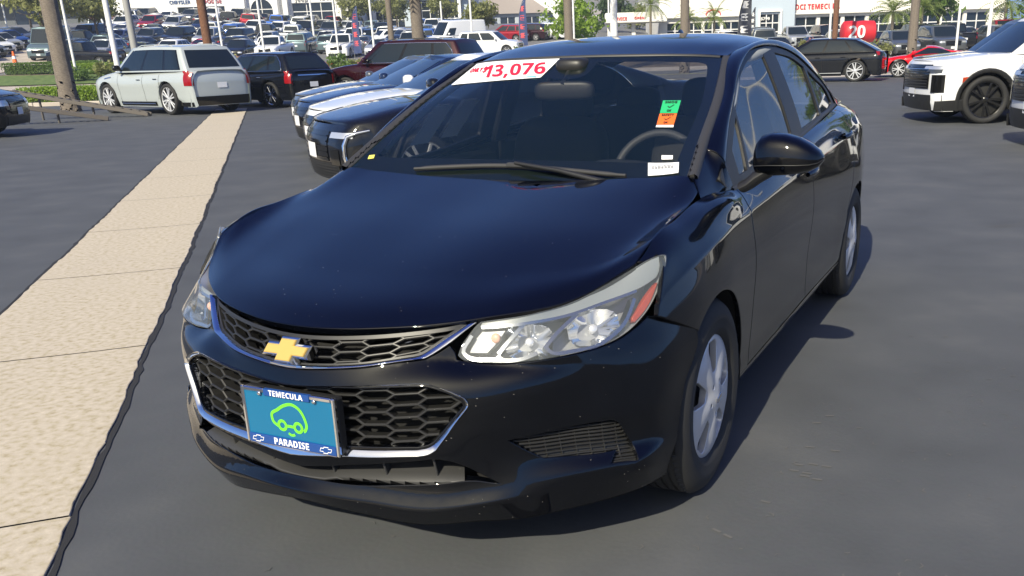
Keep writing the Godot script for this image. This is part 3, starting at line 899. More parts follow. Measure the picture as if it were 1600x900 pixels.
	for k in [[0.0, 0.0], [-0.035, -0.008], [-0.14, 0.01]]:
		var r := []
		for i in 41:
			var v := lerpf(-1.12, 1.12, i / 40.0)
			var p := NOSE.raw(0.638, v)
			r.append(Vector3(p.x * (1.0 + k[0] * 0.4), p.y + k[1], p.z + k[0] * 0.9))
		rows.append(r)
	mb.grid(rows, Vector3(0, 1.2, 0.0))
	obj("lip_underside", mb, M.black_plastic, t)
	car_emblem(t)
	car_plate(t)
	# road dust and insect specks on the nose
	mb = MB.new()
	var rg := RandomNumberGenerator.new(); rg.seed = 77
	for i in 90:
		var low := rg.randf() < 0.55
		var q := Vector2(rg.randf_range(0.545, 0.632) if low else rg.randf_range(0.14, 0.5), rg.randf_range(-0.95, 1.02) if low else rg.randf_range(0.3, 1.0))
		if not low and (Geometry2D.is_point_in_polygon(q, d.grille_out) or Geometry2D.is_point_in_polygon(q, d.fog)): continue
		speck(mb, pushed(NOSE, 0.0006), q, rg.randf_range(0.0004, 0.0011) * (1.3 if rg.randf() < 0.1 else 1.0), rg)
	for i in 34:
		speck(mb, pushed(HOOD, 0.0006), Vector2(rg.randf_range(0.03, 0.45), rg.randf_range(-0.3, 0.6)), rg.randf_range(0.0005, 0.0014), rg)
	tag(obj("road_specks", mb, M.speck, t), "", "", "", "stuff")

func strip(mb: MB, outs: Array, ins: Array, prof: Array) -> void:   # moulding ruled between two outlines that have matching pieces, with its mirror image
	var a := PackedVector2Array(); var b := PackedVector2Array()
	for k in outs.size():
		var m := 12 if k % 2 == 0 or outs.size() < 4 else 7
		for e in [[outs[k], 0], [ins[k], 1]]:
			var c := crom(vv(e[0]), 0.002)
			c.append(Vector2(e[0][e[0].size() - 1][0], e[0][e[0].size() - 1][1]))
			var len := 0.0
			for i in c.size() - 1: len += c[i].distance_to(c[i + 1])
			var n := m + (1 if k == outs.size() - 1 else 0)
			for i in n:
				var want := len * i / m; var acc := 0.0; var p := c[c.size() - 1]
				for q in c.size() - 1:
					var dl := c[q].distance_to(c[q + 1])
					if acc + dl >= want - 1e-9:
						p = c[q].lerp(c[q + 1], (want - acc) / maxf(dl, 1e-9)); break
					acc += dl
				if e[1] == 0: a.append(p)
				else: b.append(p)
	var rows := []
	for pr in prof:
		var r := []
		for i in range(a.size() - 1, -1, -1):
			if a[i].y < 0.002 and i == 0: continue
			var q := a[i].lerp(b[i], pr[0])
			var p: Vector3 = NOSE.raw(q.x, q.y) + NOSE.norm(q.x, q.y) * pr[1]
			r.append(Vector3(-p.x, p.y, p.z))
		for i in a.size():
			var q := a[i].lerp(b[i], pr[0])
			var p: Vector3 = NOSE.raw(q.x, q.y) + NOSE.norm(q.x, q.y) * pr[1]
			if i == 0: p.x = 0.0
			r.append(p)
		if outs.size() > 4: r.append(r[0])
		rows.append(r)
	mb.grid(rows, Vector3(0, 0.5, 0.3))

func speck(mb: MB, at: Callable, q: Vector2, r: float, rg: RandomNumberGenerator) -> void:
	var e: Array = at.call(q)
	var nn: Vector3 = e[1]; var a := nn.cross(Vector3(0.3, 1, 0.1)).normalized(); var b := nn.cross(a)
	var c := mb.vert(e[0] + nn * r * 0.3, nn)
	var ids := []
	var st := rg.randf_range(0.8, 2.2)
	for k in 6:
		var w := TAU * k / 6.0
		ids.append(mb.vert(e[0] + (a * cos(w) * st + b * sin(w)) * r * rg.randf_range(0.7, 1.2), nn))
	for k in 6: mb.tri(c, ids[k], ids[(k + 1) % 6])

func prism(mb: MB, poly: PackedVector2Array, xf: Transform3D, z0: float, z1: float, bev := 0.0) -> void:   # outline extruded along local z, optional bevel
	var cap := poly
	if bev > 0.0:
		var o := Geometry2D.offset_polygon(poly, -bev, Geometry2D.JOIN_MITER)
		if o.size() > 0: cap = o[0]
	var ids := Geometry2D.triangulate_polygon(cap)
	var nn := xf.basis.z.normalized()
	var b := mb.v.size()
	for p in cap: mb.vert(xf * Vector3(p.x, p.y, z1), nn, p)
	for k in range(0, ids.size(), 3): mb.tri(b + ids[k], b + ids[k + 1], b + ids[k + 2])
	var c := Vector2.ZERO
	for p in poly: c += p / poly.size()
	var n := poly.size()
	var s := signf(area2(poly))
	for i in n:
		var p := poly[i]; var q := poly[(i + 1) % n]
		var e := Vector2(q.y - p.y, p.x - q.x).normalized() * s
		var o3 := xf.basis * Vector3(e.x, e.y, 0)
		var zt := z1 - bev
		mb.flat(xf * Vector3(p.x, p.y, z0), xf * Vector3(q.x, q.y, z0), xf * Vector3(q.x, q.y, zt), xf * Vector3(p.x, p.y, zt), o3)
		if bev > 0.0 and cap.size() == n:
			var best := 0; var bd := 1e9
			for k in n:
				if cap[k].distance_to(p) < bd: bd = cap[k].distance_to(p); best = k
			var best2 := 0; bd = 1e9
			for k in n:
				if cap[k].distance_to(q) < bd: bd = cap[k].distance_to(q); best2 = k
			mb.flat(xf * Vector3(p.x, p.y, zt), xf * Vector3(q.x, q.y, zt), xf * Vector3(cap[best2].x, cap[best2].y, z1), xf * Vector3(cap[best].x, cap[best].y, z1), o3 + nn)

func stroke(mb: MB, path: PackedVector2Array, w: float, xf: Transform3D, z: float, closed := false) -> void:   # flat printed line
	var n := path.size()
	var a := []; var b := []
	var nn := xf.basis.z.normalized()
	for i in n:
		var p0 := path[(i + n - 1) % n] if closed or i > 0 else path[i]
		var p1 := path[(i + 1) % n] if closed or i < n - 1 else path[i]
		var d := (p1 - p0).normalized(); var s := Vector2(-d.y, d.x) * w * 0.5
		a.append(mb.vert(xf * Vector3(path[i].x + s.x, path[i].y + s.y, z), nn)); b.append(mb.vert(xf * Vector3(path[i].x - s.x, path[i].y - s.y, z), nn))
	for i in (n if closed else n - 1):
		var j := (i + 1) % n
		mb.quad(a[i], a[j], b[j], b[i])

func bowtie(k: float) -> PackedVector2Array:
	var o := PackedVector2Array()
	for p in [[-0.083, -0.019], [-0.034, -0.019], [-0.040, -0.036], [0.022, -0.036], [0.028, -0.019], [0.066, -0.019], [0.083, 0.019], [0.034, 0.019], [0.040, 0.036], [-0.022, 0.036], [-0.028, 0.019], [-0.066, 0.019]]:
		o.append(Vector2(p[0], p[1]) * k)
	return o

func car_emblem(t: Node3D) -> void:
	var c := NOSE.raw(0.062, 0.0)
	var xf := Transform3D(Basis(Vector3.RIGHT, -0.42), c + Vector3(0, 0.002, 0.012))
	var mb := MB.new()
	prism(mb, bowtie(0.98), xf, -0.02, 0.012, 0.004)
	obj("emblem_rim", mb, M.chrome, t)
	mb = MB.new()
	var inner := Geometry2D.offset_polygon(bowtie(0.98), -0.0058, Geometry2D.JOIN_MITER)
	prism(mb, inner[0], xf, 0.010, 0.0165, 0.002)
	obj("emblem", mb, M.gold, t)

func car_plate(t: Node3D) -> void:
	var xf := Transform3D(Basis(Vector3.RIGHT, -0.02), Vector3(0.020, 0.476, 0.952))
	var mb := MB.new()
	mb.box(Vector3(0, 0, -0.020), Vector3(0.312, 0.158, 0.032), 0.006)
	mb.moved(xf)
	var bracket := obj("plate_bracket", mb, M.black_plastic, t)
	mb = MB.new()
	mb.box(Vector3(0, 0, -0.001), Vector3(0.305, 0.152, 0.004), 0.001)
	mb.moved(xf)
	var pl := obj("licence_plate", mb, M.plate_teal, t)
	mb = MB.new()
	var o := PackedVector2Array([Vector2(-0.158, -0.081), Vector2(0.158, -0.081), Vector2(0.158, 0.081), Vector2(-0.158, 0.081)])
	var ring := MB.new()
	for e in [[Vector3(-0.1525, 0, 0), Vector3(0.011, 0.162, 0.012)], [Vector3(0.1525, 0, 0), Vector3(0.011, 0.162, 0.012)]]: ring.box(e[0], e[1], 0.003)
	ring.box(Vector3(0, -0.0785, 0), Vector3(0.294, 0.005, 0.012), 0.002)
	for sx in [-1.0, 1.0]:
		ring.box(Vector3(sx * 0.112, 0.0745, 0), Vector3(0.070, 0.013, 0.012), 0.003)
		ring.ball(Vector3(sx * 0.092, 0.066, 0.006), Vector3(0.0065, 0.0065, 0.003), 10)
	ring.moved(xf)
	obj("plate_frame", ring, M.chrome, t)
	mb = MB.new()
	mb.box(Vector3(0, -0.0645, 0.001), Vector3(0.294, 0.024, 0.011), 0.001)
	mb.box(Vector3(0, 0.0715, 0.001), Vector3(0.154, 0.019, 0.011), 0.001)
	mb.moved(xf)
	obj("plate_band", mb, M.plate_blue, t)
	for e in [["TEMECULA", 0.0715, 0.0165, 0.98], ["PARADISE", -0.0645, 0.020, 0.94]]:
		var tm := text_mesh(e[0], e[2] * 1.28, 0.0008)
		var l := put("plate_lettering", tm, M.white_print, t)
		l.transform = xf * Transform3D(Basis.from_scale(Vector3(e[3] * 1.08, 1, 1)), Vector3(0, e[1], 0.0071))
	# green outline of a car with a smile
	mb = MB.new()
	var path := crom(vv([[-0.040, -0.022], [-0.058, -0.010], [-0.060, 0.012], [-0.040, 0.025], [-0.015, 0.040], [0.012, 0.046], [0.035, 0.036], [0.051, 0.010], [0.054, -0.012], [0.046, -0.024], [0.040, -0.026]]), 0.004)
	stroke(mb, path, 0.0085, xf, 0.0019)
	stroke(mb, PackedVector2Array([Vector2(-0.014, -0.017), Vector2(0.014, -0.017)]), 0.008, xf, 0.0019)
	for cx in [-0.028, 0.026]:
		var ringp := PackedVector2Array()
		for k in 28: ringp.append(Vector2(cx + cos(TAU * k / 28) * 0.0125, -0.017 + sin(TAU * k / 28) * 0.0125))
		stroke(mb, ringp, 0.0085, xf, 0.0022, true)
	stroke(mb, crom(vv([[-0.010, -0.037], [-0.003, -0.041], [0.006, -0.041], [0.014, -0.037]]), 0.003), 0.007, xf, 0.0019)
	obj("plate_car_print", mb, M.plate_green, t)
	mb = MB.new()
	for sx in [-1.0, 1.0]:
		stroke(mb, bowtie(0.24), 0.0022, xf * Transform3D(Basis(), Vector3(sx * 0.115, -0.0645, 0)), 0.0075, true)
		obj("plate_bowtie_print", mb, M.white_print, t)
		mb = MB.new()

func car_lamp(t: Node3D, s: float) -> void:
	var d := nose_outlines()
	var lamp: PackedVector2Array = d.lamp
	var root := Node3D.new()
	var nm := "headlight"
	if t.has_node(nm): nm = "headlight_001"
	root.name = nm
	t.add_child(root)
	var mb := MB.new()
	panel(mb, pushed(NOSE, 0.003), lamp, [], 0.018, 0.003, 0.002, s)
	obj("lens", mb, M.lens, root)
	mb = MB.new()
	panel(mb, pushed(NOSE, -0.075), lamp, [], 0.03, 0.0, 0.0, s)
	moulding(mb, pushed(NOSE, 0.0), lamp, true, [Vector2(0.0, -0.08), Vector2(0.0, -0.004)], s)
	obj("bucket", mb, M.bucket, root)
	# brow above the bowls
	mb = MB.new()
	var brow := loop([vv([[0.006, 0.52], [0.006, 0.8], [0.006, 1.09]]), vv([[0.006, 1.09], [0.05, 1.105], [0.066, 1.085]]), vv([[0.066, 1.085], [0.062, 1.00], [0.046, 0.9], [0.034, 0.78], [0.026, 0.64], [0.022, 0.52]]), vv([[0.022, 0.52], [0.006, 0.52]])], 0.015)
	panel(mb, pushed(NOSE, -0.010), brow, [], 0.018, 0.002, 0.035, s)
	obj("brow", mb, M.haze, root)
	mb = MB.new()
	var path := crom(vv([[0.024, 0.525], [0.029, 0.64], [0.037, 0.78], [0.049, 0.9], [0.066, 1.0]]), 0.02)
	moulding(mb, pushed(NOSE, -0.008), path, false, [Vector2(-0.005, -0.03), Vector2(-0.004, 0.002), Vector2(0.004, 0.002), Vector2(0.005, -0.03)], s)
	path = crom(vv([[0.05, 0.508], [0.110, 0.508], [0.126, 0.53], [0.128, 0.60], [0.127, 0.69], [0.112, 0.735]]), 0.015)
	moulding(mb, pushed(NOSE, -0.010), path, false, [Vector2(-0.006, -0.03), Vector2(-0.005, 0.002), Vector2(0.005, 0.002), Vector2(0.006, -0.03)], s)
	path = crom(vv([[0.100, 0.735], [0.122, 0.765], [0.131, 0.83], [0.136, 0.91], [0.122, 0.96], [0.066, 0.985]]), 0.015)
	moulding(mb, pushed(NOSE, -0.010), path, false, [Vector2(-0.006, -0.03), Vector2(-0.005, 0.002), Vector2(0.005, 0.002), Vector2(0.006, -0.03)], s)
	path = crom(vv([[0.038, 0.80], [0.075, 0.755], [0.112, 0.735]]), 0.015)
	moulding(mb, pushed(NOSE, -0.016), path, false, [Vector2(-0.007, -0.04), Vector2(-0.005, 0.002), Vector2(0.005, 0.002), Vector2(0.007, -0.04)], s)
	path = crom(vv([[0.030, 0.64], [0.075, 0.617], [0.120, 0.605]]), 0.015)
	moulding(mb, pushed(NOSE, -0.024), path, false, [Vector2(-0.006, -0.04), Vector2(-0.005, 0.002), Vector2(0.005, 0.002), Vector2(0.006, -0.04)], s)
	obj("bezel", mb, M.bezel, root)
	# bowls with fluted mirrors and bulbs
	for e in [[0.079, 0.682, 0.045], [0.088, 0.868, 0.050]]:
		var hit: Array = pushed(NOSE, -0.030).call(Vector2(e[0], e[1]))
		var p: Vector3 = hit[0]; var hn: Vector3 = hit[1]; var ax := (hn * 0.75 + Vector3(0.05, 0.05, 0.45)).normalized()
		mb = MB.new()
		var r: float = e[2]
		var rows := []
		for i in 9:
			var f := i / 8.0; var ring := []
			for k in 33:
				var w := TAU * k / 32
				var fl := 1.0 + 0.014 * (1.0 if k % 2 == 0 else -1.0) * f
				ring.append(Vector3(MB.pw(cos(w), 0.6) * r * 1.4 * f * fl, MB.pw(sin(w), 0.6) * r * f * fl, -0.055 + 0.055 * f * f))
			rows.append(ring)
		mb.grid(rows)
		var bs := Basis.looking_at(-ax, Vector3.UP)
		var xf := Transform3D(bs, p)
		mb.moved(xf)
		if s < 0: mb.flip_x()
		obj("reflector", mb, M.chrome, root)
		mb = MB.new()
		mb.ball(Vector3(0, 0, -0.035), Vector3(0.011, 0.011, 0.022), 10)
		mb.ball(Vector3(0, 0, -0.012), Vector3(0.012, 0.012, 0.004), 10)
		mb.moved(xf)
		if s < 0: mb.flip_x()
		obj("bulb", mb, M.bulb, root)
	mb = MB.new()
	var turn := loop([vv([[0.034, 0.528], [0.036, 0.59]]), vv([[0.036, 0.59], [0.07, 0.585], [0.105, 0.572]]), vv([[0.105, 0.572], [0.108, 0.523]]), vv([[0.108, 0.523], [0.07, 0.52], [0.034, 0.528]])], 0.015)
	panel(mb, pushed(NOSE, -0.03), turn, [], 0.015, 0.002, 0.03, s)
	obj("turn_signal", mb, M.diffuser, root)
	mb = MB.new()
	var hp: Array = pushed(NOSE, -0.026).call(Vector2(0.06, 0.575))
	mb.ball(hp[0], Vector3(0.014, 0.014, 0.010), 10)
	if s < 0: mb.flip_x()
	obj("amber_bulb", mb, M.amber_pale, root)
	mb = MB.new()
	var am := loop([vv([[0.137, 0.992], [0.118, 1.055], [0.085, 1.092]]), vv([[0.085, 1.092], [0.092, 1.035], [0.121, 0.982]]), vv([[0.121, 0.982], [0.137, 0.992]])], 0.010)
	panel(mb, pushed(NOSE, -0.006), am, [], 0.012, 0.002, 0.02, s)
	obj("side_marker", mb, M.amber, root)

func car_body(t: Node3D) -> void:
	var mb := MB.new()
	# hood, edges turned in
	var hu: float = HOOD.U[HOOD.U.size() - 1]; var hv: float = HOOD.V[HOOD.V.size() - 1]
	var g := 0.003
	var o := loop([vv([[g, -hv + g], [g, -hv * 0.5], [g, 0], [g, hv * 0.5], [g, hv - g]]), vv([[g, hv - g], [hu * 0.5, hv - g], [hu - g, hv - g]]), vv([[hu - g, hv - g], [hu - g, 0], [hu - g, -hv + g]]), vv([[hu - g, -hv + g], [hu * 0.5, -hv + g], [g, -hv + g]])], 0.02)
	panel(mb, pushed(HOOD, 0.0), o, [], 0.03, 0.003, 0.018)
	obj("hood", mb, M.black_paint, t)
	mb = MB.new()
	panel(mb, pushed(HOOD, -0.035), loop([vv([[0.02, -hv], [0.02, hv]]), vv([[0.02, hv], [hu, hv]]), vv([[hu, hv], [hu, -hv]]), vv([[hu, -hv], [0.02, -hv]])], 0.08), [], 0.08, 0.0, 0.0)
	# hidden inner structure: floor, bulkheads, arch liners
	mb.box(Vector3(0, 0.22, -1.45), Vector3(1.60, 0.05, 1.75), 0.01)
	mb.box(Vector3(0, 0.24, -3.25), Vector3(1.15, 0.06, 0.7), 0.01)
	mb.box(Vector3(0, 0.26, 0.10), Vector3(0.95, 0.06, 1.0), 0.01)
	mb.box(Vector3(0, 0.55, -0.42), Vector3(1.40, 0.60, 0.03), 0.0)
	mb.box(Vector3(0, 0.60, -3.66), Vector3(1.3, 0.6, 0.03), 0.0)
	obj("inner_structure", mb, M.shell_black, t)
	for s in [1.0, -1.0]:
		# fender
		var arch_f := arc_zy(-0.01, 0.342, 192.0, 53.0, 24)
		var segs := [
			zy(lin([0.197, 0.598], [0.40, 0.688], 4)),
			zy([[0.40, 0.688], [0.386, 0.716], [0.347, 0.762], [0.315, 0.802], [0.290, 0.836]]),
			PackedVector2Array([zy([[0.290, 0.836]])[0], Vector2(0.45 - 0.318, 0.030), Vector2(0.45 - 0.352, 0.003)]),
			PackedVector2Array([Vector2(0.45 - 0.352, 0.003), Vector2(0.45 - 0.25, 0.003), Vector2(0.45, 0.003), Vector2(0.65, 0.003), Vector2(0.45 + 0.25, 0.002)]),
			PackedVector2Array([Vector2(0.45 + 0.25, 0.002), Vector2(0.45 + 0.37, 0.003), Vector2(0.45 + 0.487, 0.003)]),
			zy(lin([-0.487, 0.89], [-0.487, 0.250], 12)),
			zy(lin([-0.487, 0.250], [arch_f[0][0], arch_f[0][1]], 3)),
			zy(arch_f)]
		segs[5][0] = Vector2(0.45 + 0.487, 0.003)
		segs[7].append(segs[0][0])
		mb = MB.new()
		panel(mb, pushed(SIDE, 0.0), loop(segs, 0.016), [], 0.022, 0.0025, 0.014, s)
		obj("fender", mb, M.black_paint, t)
		# front door
		segs = [PackedVector2Array([Vector2(0.45 + 0.4925, 0.004), Vector2(1.4, 0.004), Vector2(1.949, 0.004)]),
			zy(lin([-1.499, 0.97], [-1.499, 0.275], 12)), zy(lin([-1.499, 0.275], [-0.4925, 0.268], 10)), zy(lin([-0.4925, 0.268], [-0.4925, 0.89], 12))]
		segs[1][0] = Vector2(1.949, 0.004); segs[3][12] = Vector2(0.45 + 0.4925, 0.004)
		mb = MB.new()
		panel(mb, pushed(SIDE, 0.0), loop(segs, 0.018), [], 0.024, 0.0025, 0.014, s)
		var door := obj("front_door", mb, M.black_paint, t)
		handle(door, s, -1.40, 0.868)
		# rear door
		segs = [PackedVector2Array([Vector2(1.9545, 0.004), Vector2(2.4, 0.004), Vector2(2.98, 0.004)]),
			zy([[-2.53, 1.0], [-2.52, 0.86], [-2.49, 0.70], [-2.43, 0.545], [-2.375, 0.43], [-2.345, 0.33], [-2.34, 0.275]]), zy(lin([-2.34, 0.275], [-1.5045, 0.275], 8)), zy(lin([-1.5045, 0.275], [-1.5045, 0.96], 12))]
		segs[1][0] = Vector2(2.98, 0.004); segs[3][12] = Vector2(1.9545, 0.004)
		mb = MB.new()
		panel(mb, pushed(SIDE, 0.0), loop(segs, 0.018), [], 0.024, 0.0025, 0.014, s)
		door = obj("rear_door", mb, M.black_paint, t)
		handle(door, s, -2.32, 0.945)
		# quarter panel with the rear arch
		var arch_r := arc_zy(-2.70, 0.342, -8.0, 188.0, 28)
		var um: float = SIDE.U[SIDE.U.size() - 1]
		arch_r.reverse()
		segs = [PackedVector2Array([Vector2(2.985, 0.003), Vector2(3.5, 0.003), Vector2(um - 0.002, 0.003)]),
			zy(lin([-3.718, 0.95], [-3.718, 0.25], 10)), zy(lin([-3.718, 0.25], [arch_r[0][0], arch_r[0][1]], 8)), zy(arch_r),
			zy([[arch_r[28][0], arch_r[28][1]], [-2.36, 0.40], [-2.383, 0.43], [-2.437, 0.545], [-2.497, 0.70], [-2.527, 0.86], [-2.536, 1.0]])]
		segs[1][0] = Vector2(um - 0.002, 0.003); segs[4][6] = Vector2(2.985, 0.003)
		var lp := arc_zy(-2.70, 0.342, 188.0, -8.0, 28)
		segs[2] = zy(lin([-3.718, 0.25], [lp[0][0], 0.262], 8)); segs[3] = zy(lp); segs[3][0] = segs[2][8]
		segs[4][0] = segs[3][28]
		mb = MB.new()
		panel(mb, pushed(SIDE, 0.0), loop(segs, 0.018), [], 0.026, 0.0025, 0.014, s)
		obj("quarter_panel", mb, M.black_paint, t)
		# sill
		mb = MB.new()
		var vm: float = SIDE.V[SIDE.V.size() - 1]
		segs = [zy(lin([-0.35, 0.262], [-2.355, 0.268], 10)), PackedVector2Array([zy([[-2.355, 0.268]])[0], Vector2(0.45 + 2.355, vm - 0.002)]), PackedVector2Array([Vector2(0.45 + 2.355, vm - 0.002), Vector2(1.8, vm - 0.002), Vector2(0.45 + 0.35, vm - 0.002)]), PackedVector2Array([Vector2(0.45 + 0.35, vm - 0.002), zy([[-0.35, 0.262]])[0]])]
		panel(mb, pushed(SIDE, 0.002), loop(segs, 0.025), [], 0.03, 0.003, 0.03, s)
		obj("sill", mb, M.black_paint, t)
		# black lining behind doors and arch liners
		mb = MB.new()
		panel(mb, pushed(SIDE, -0.03), loop([vv([[0.86, 0.03], [2.9, 0.03]]), vv([[2.9, 0.03], [2.72, 0.72]]), vv([[2.72, 0.72], [0.86, 0.72]]), vv([[0.86, 0.72], [0.86, 0.03]])], 0.1), [], 0.1, 0.0, 0.0, s)
		for cz in [-0.01, -2.70]:
			var rows := []
			for k in [0.875, 0.72, 0.58]:
				var r := []
				for i in 21:
					var a := PI * (-0.06 + 1.12 * i / 20.0)
					r.append(Vector3(s * k, 0.318 + sin(a) * 0.352, cz + cos(a) * 0.352))
				rows.append(r)
			mb.grid(rows, Vector3(s * 0.7, 0.9, cz) * 0.0 + Vector3(s * 0.7, 3.0, cz))
			var fan := []
			for k in [0.0, 1.0]:
				var r := []
				for i in 21:
					var a := PI * (-0.06 + 1.12 * i / 20.0)
					r.append(Vector3(s * 0.58, 0.318 + sin(a) * 0.352 * k, cz + cos(a) * 0.352 * k))
				fan.append(r)
			mb.grid(fan, Vector3(0, 0.3, cz) if s > 0 else Vector3(0, 0.3, cz))
		obj("arch_liner", mb, M.shell_black, t)
		# pillar and roof rail
		mb = MB.new()
		var fu: float = FRAME.U[FRAME.U.size() - 1]; var fv: float = FRAME.V[FRAME.V.size() - 1]
		panel(mb, pushed(FRAME, 0.0), loop([vv([[0.002, 0.002], [0.002, fv - 0.002]]), vv([[0.002, fv - 0.002], [fu * 0.3, fv - 0.002], [fu * 0.6, fv - 0.002], [fu - 0.002, fv - 0.002]]), vv([[fu - 0.002, fv - 0.002], [fu - 0.002, 0.002]]), vv([[fu - 0.002, 0.002], [fu * 0.6, 0.002], [fu * 0.3, 0.002], [0.002, 0.002]])], 0.02), [], 0.02, 0.0022, 0.012, s)
		obj("roof_pillar", mb, M.black_paint, t)
		mb = MB.new()
		var rws := [[], [], [], []]
		for i in 13:
			var f := i / 12.0
			var z := lerpf(-0.205, -0.482, f)
			var p := SIDE.raw(0.45 - z, 0.001) + Vector3(0, -0.001, 0)
			var q := Vector3.ZERO
			if f <= 0.5: q = Vector3(0.718, 0.981, -0.262).lerp(Vector3(0.704, 1.049, -0.430), f * 2.0)
			else: q = FRAME.raw(0.0, lerpf(0.0, fv, f * 2.0 - 1.0)) + Vector3(0, -0.003, 0.003)
			if f == 0.0: q = Vector3(0.735, 0.957, -0.25)
			for k in 4:
				var gg := k / 3.0
				var m := p.lerp(q, gg)
				m += Vector3(0.010, -0.010, 0.0) * sin(PI * gg) * sin(PI * clampf(f, 0.05, 0.95))
				rws[k].append(Vector3(s * m.x, m.y, m.z))
		mb.grid(rws, Vector3(s * 0.4, 0.7, -0.7))
		obj("fender_cap", mb, M.black_paint, t)
	# roof
	mb = MB.new()
	panel(mb, pushed(ROOF, 0.0), whole(ROOF, 0.002), [], 0.035, 0.002, 0.012)
	var roof := obj("roof", mb, M.black_paint, t)
	mb = MB.new()
	var fin := []
	for k in 7:
		var f := k / 6.0
		var y := 1.444 + 0.045 * (1.0 - pow(f * 2.0 - 0.9, 2.0) * 0.85 if f > 0.25 else 0.4 + f * 2.0)
		fin.append(Vector3(0, y, -2.15 - 0.16 * f))
	for side in [-1.0, 1.0]:
		var rows := []
		var ra := []; var rb := []
		for k in 7: ra.append(fin[k]); rb.append(Vector3(side * 0.022 * (1.0 - pow(k / 6.0 * 2.0 - 1.0, 2.0) * 0.8), 1.44, fin[k].z))
		mb.grid([ra, rb], Vector3(-side * 0.3, 1.3, -2.23))
	obj("antenna_fin", mb, M.black_paint, roof)
	# trunk and rear face
	mb = MB.new()
	var tr := Surf.new(TRUNK_NET, [2], [], true); tr.sgn = -1.0
	panel(mb, pushed(tr, 0.0), whole(tr, 0.002), [], 0.05, 0.003, 0.012)
	obj("trunk_lid", mb, M.black_paint, t)
	for s in [1.0, -1.0]:
		mb = MB.new()
		mb.box(Vector3(s * 0.60, 0.82, -3.70), Vector3(0.26, 0.13, 0.06), 0.02, Basis(Vector3.UP, s * 0.2))
		obj("tail_light", mb, M.tail_red, t)

func whole(s: Surf, g: float) -> PackedVector2Array:
	var a := s.U[0] + g; var b := s.U[s.U.size() - 1] - g; var c := s.V[0] + g; var d := s.V[s.V.size() - 1] - g
	return loop([vv([[a, c], [a, (c + d) / 2], [a, d]]), vv([[a, d], [(a + b) / 2, d], [b, d]]), vv([[b, d], [b, (c + d) / 2], [b, c]]), vv([[b, c], [(a + b) / 2, c], [a, c]])], 0.02)

func handle(door: Node3D, s: float, z: float, y: float) -> void:
	var q := zy([[z, y]])[0]
	var e: Array = pushed(SIDE, 0.0).call(q)
	var mb := MB.new()
	var p: Vector3 = e[0]
	var pts := []; var rows := []
	for k in 9:
		var f := k / 8.0
		var zz := z + 0.095 - 0.19 * f
		var w := 0.013 * (0.65 + 0.35 * sin(PI * f)); var outd := 0.012 + 0.026 * pow(sin(PI * clampf(f, 0.04, 0.96)), 0.5)
		var r := []
		for j in 11:
			var a := TAU * j / 10.0
			r.append(Vector3(s * (p.x + outd + cos(a) * 0.009), y + sin(a) * w * 1.15 - (f - 0.5) * 0.0 + 0.012 * (f - 0.5), zz))
		rows.append(r)
	mb.grid(rows, Vector3(s * (p.x + 0.02), y, z))
	obj("door_handle", mb, M.black_paint, door)
	mb = MB.new()
	rows = []
	for k in 5:
		var f := k / 4.0; var r := []
		for j in 17:
			var a := TAU * j / 16.0
			var zz := z + cos(a) * 0.055 * f; var yy := y - 0.004 + sin(a) * 0.026 * f
			var b: Vector3 = pushed(SIDE, 0.0012 - 0.0004 * f).call(zy([[zz, yy]])[0])[0]
			r.append(Vector3(s * b.x, b.y, b.z))
		rows.append(r)
	mb.grid(rows, Vector3(0, y, z))
	obj("handle_cup", mb, M.gloss_black, door)

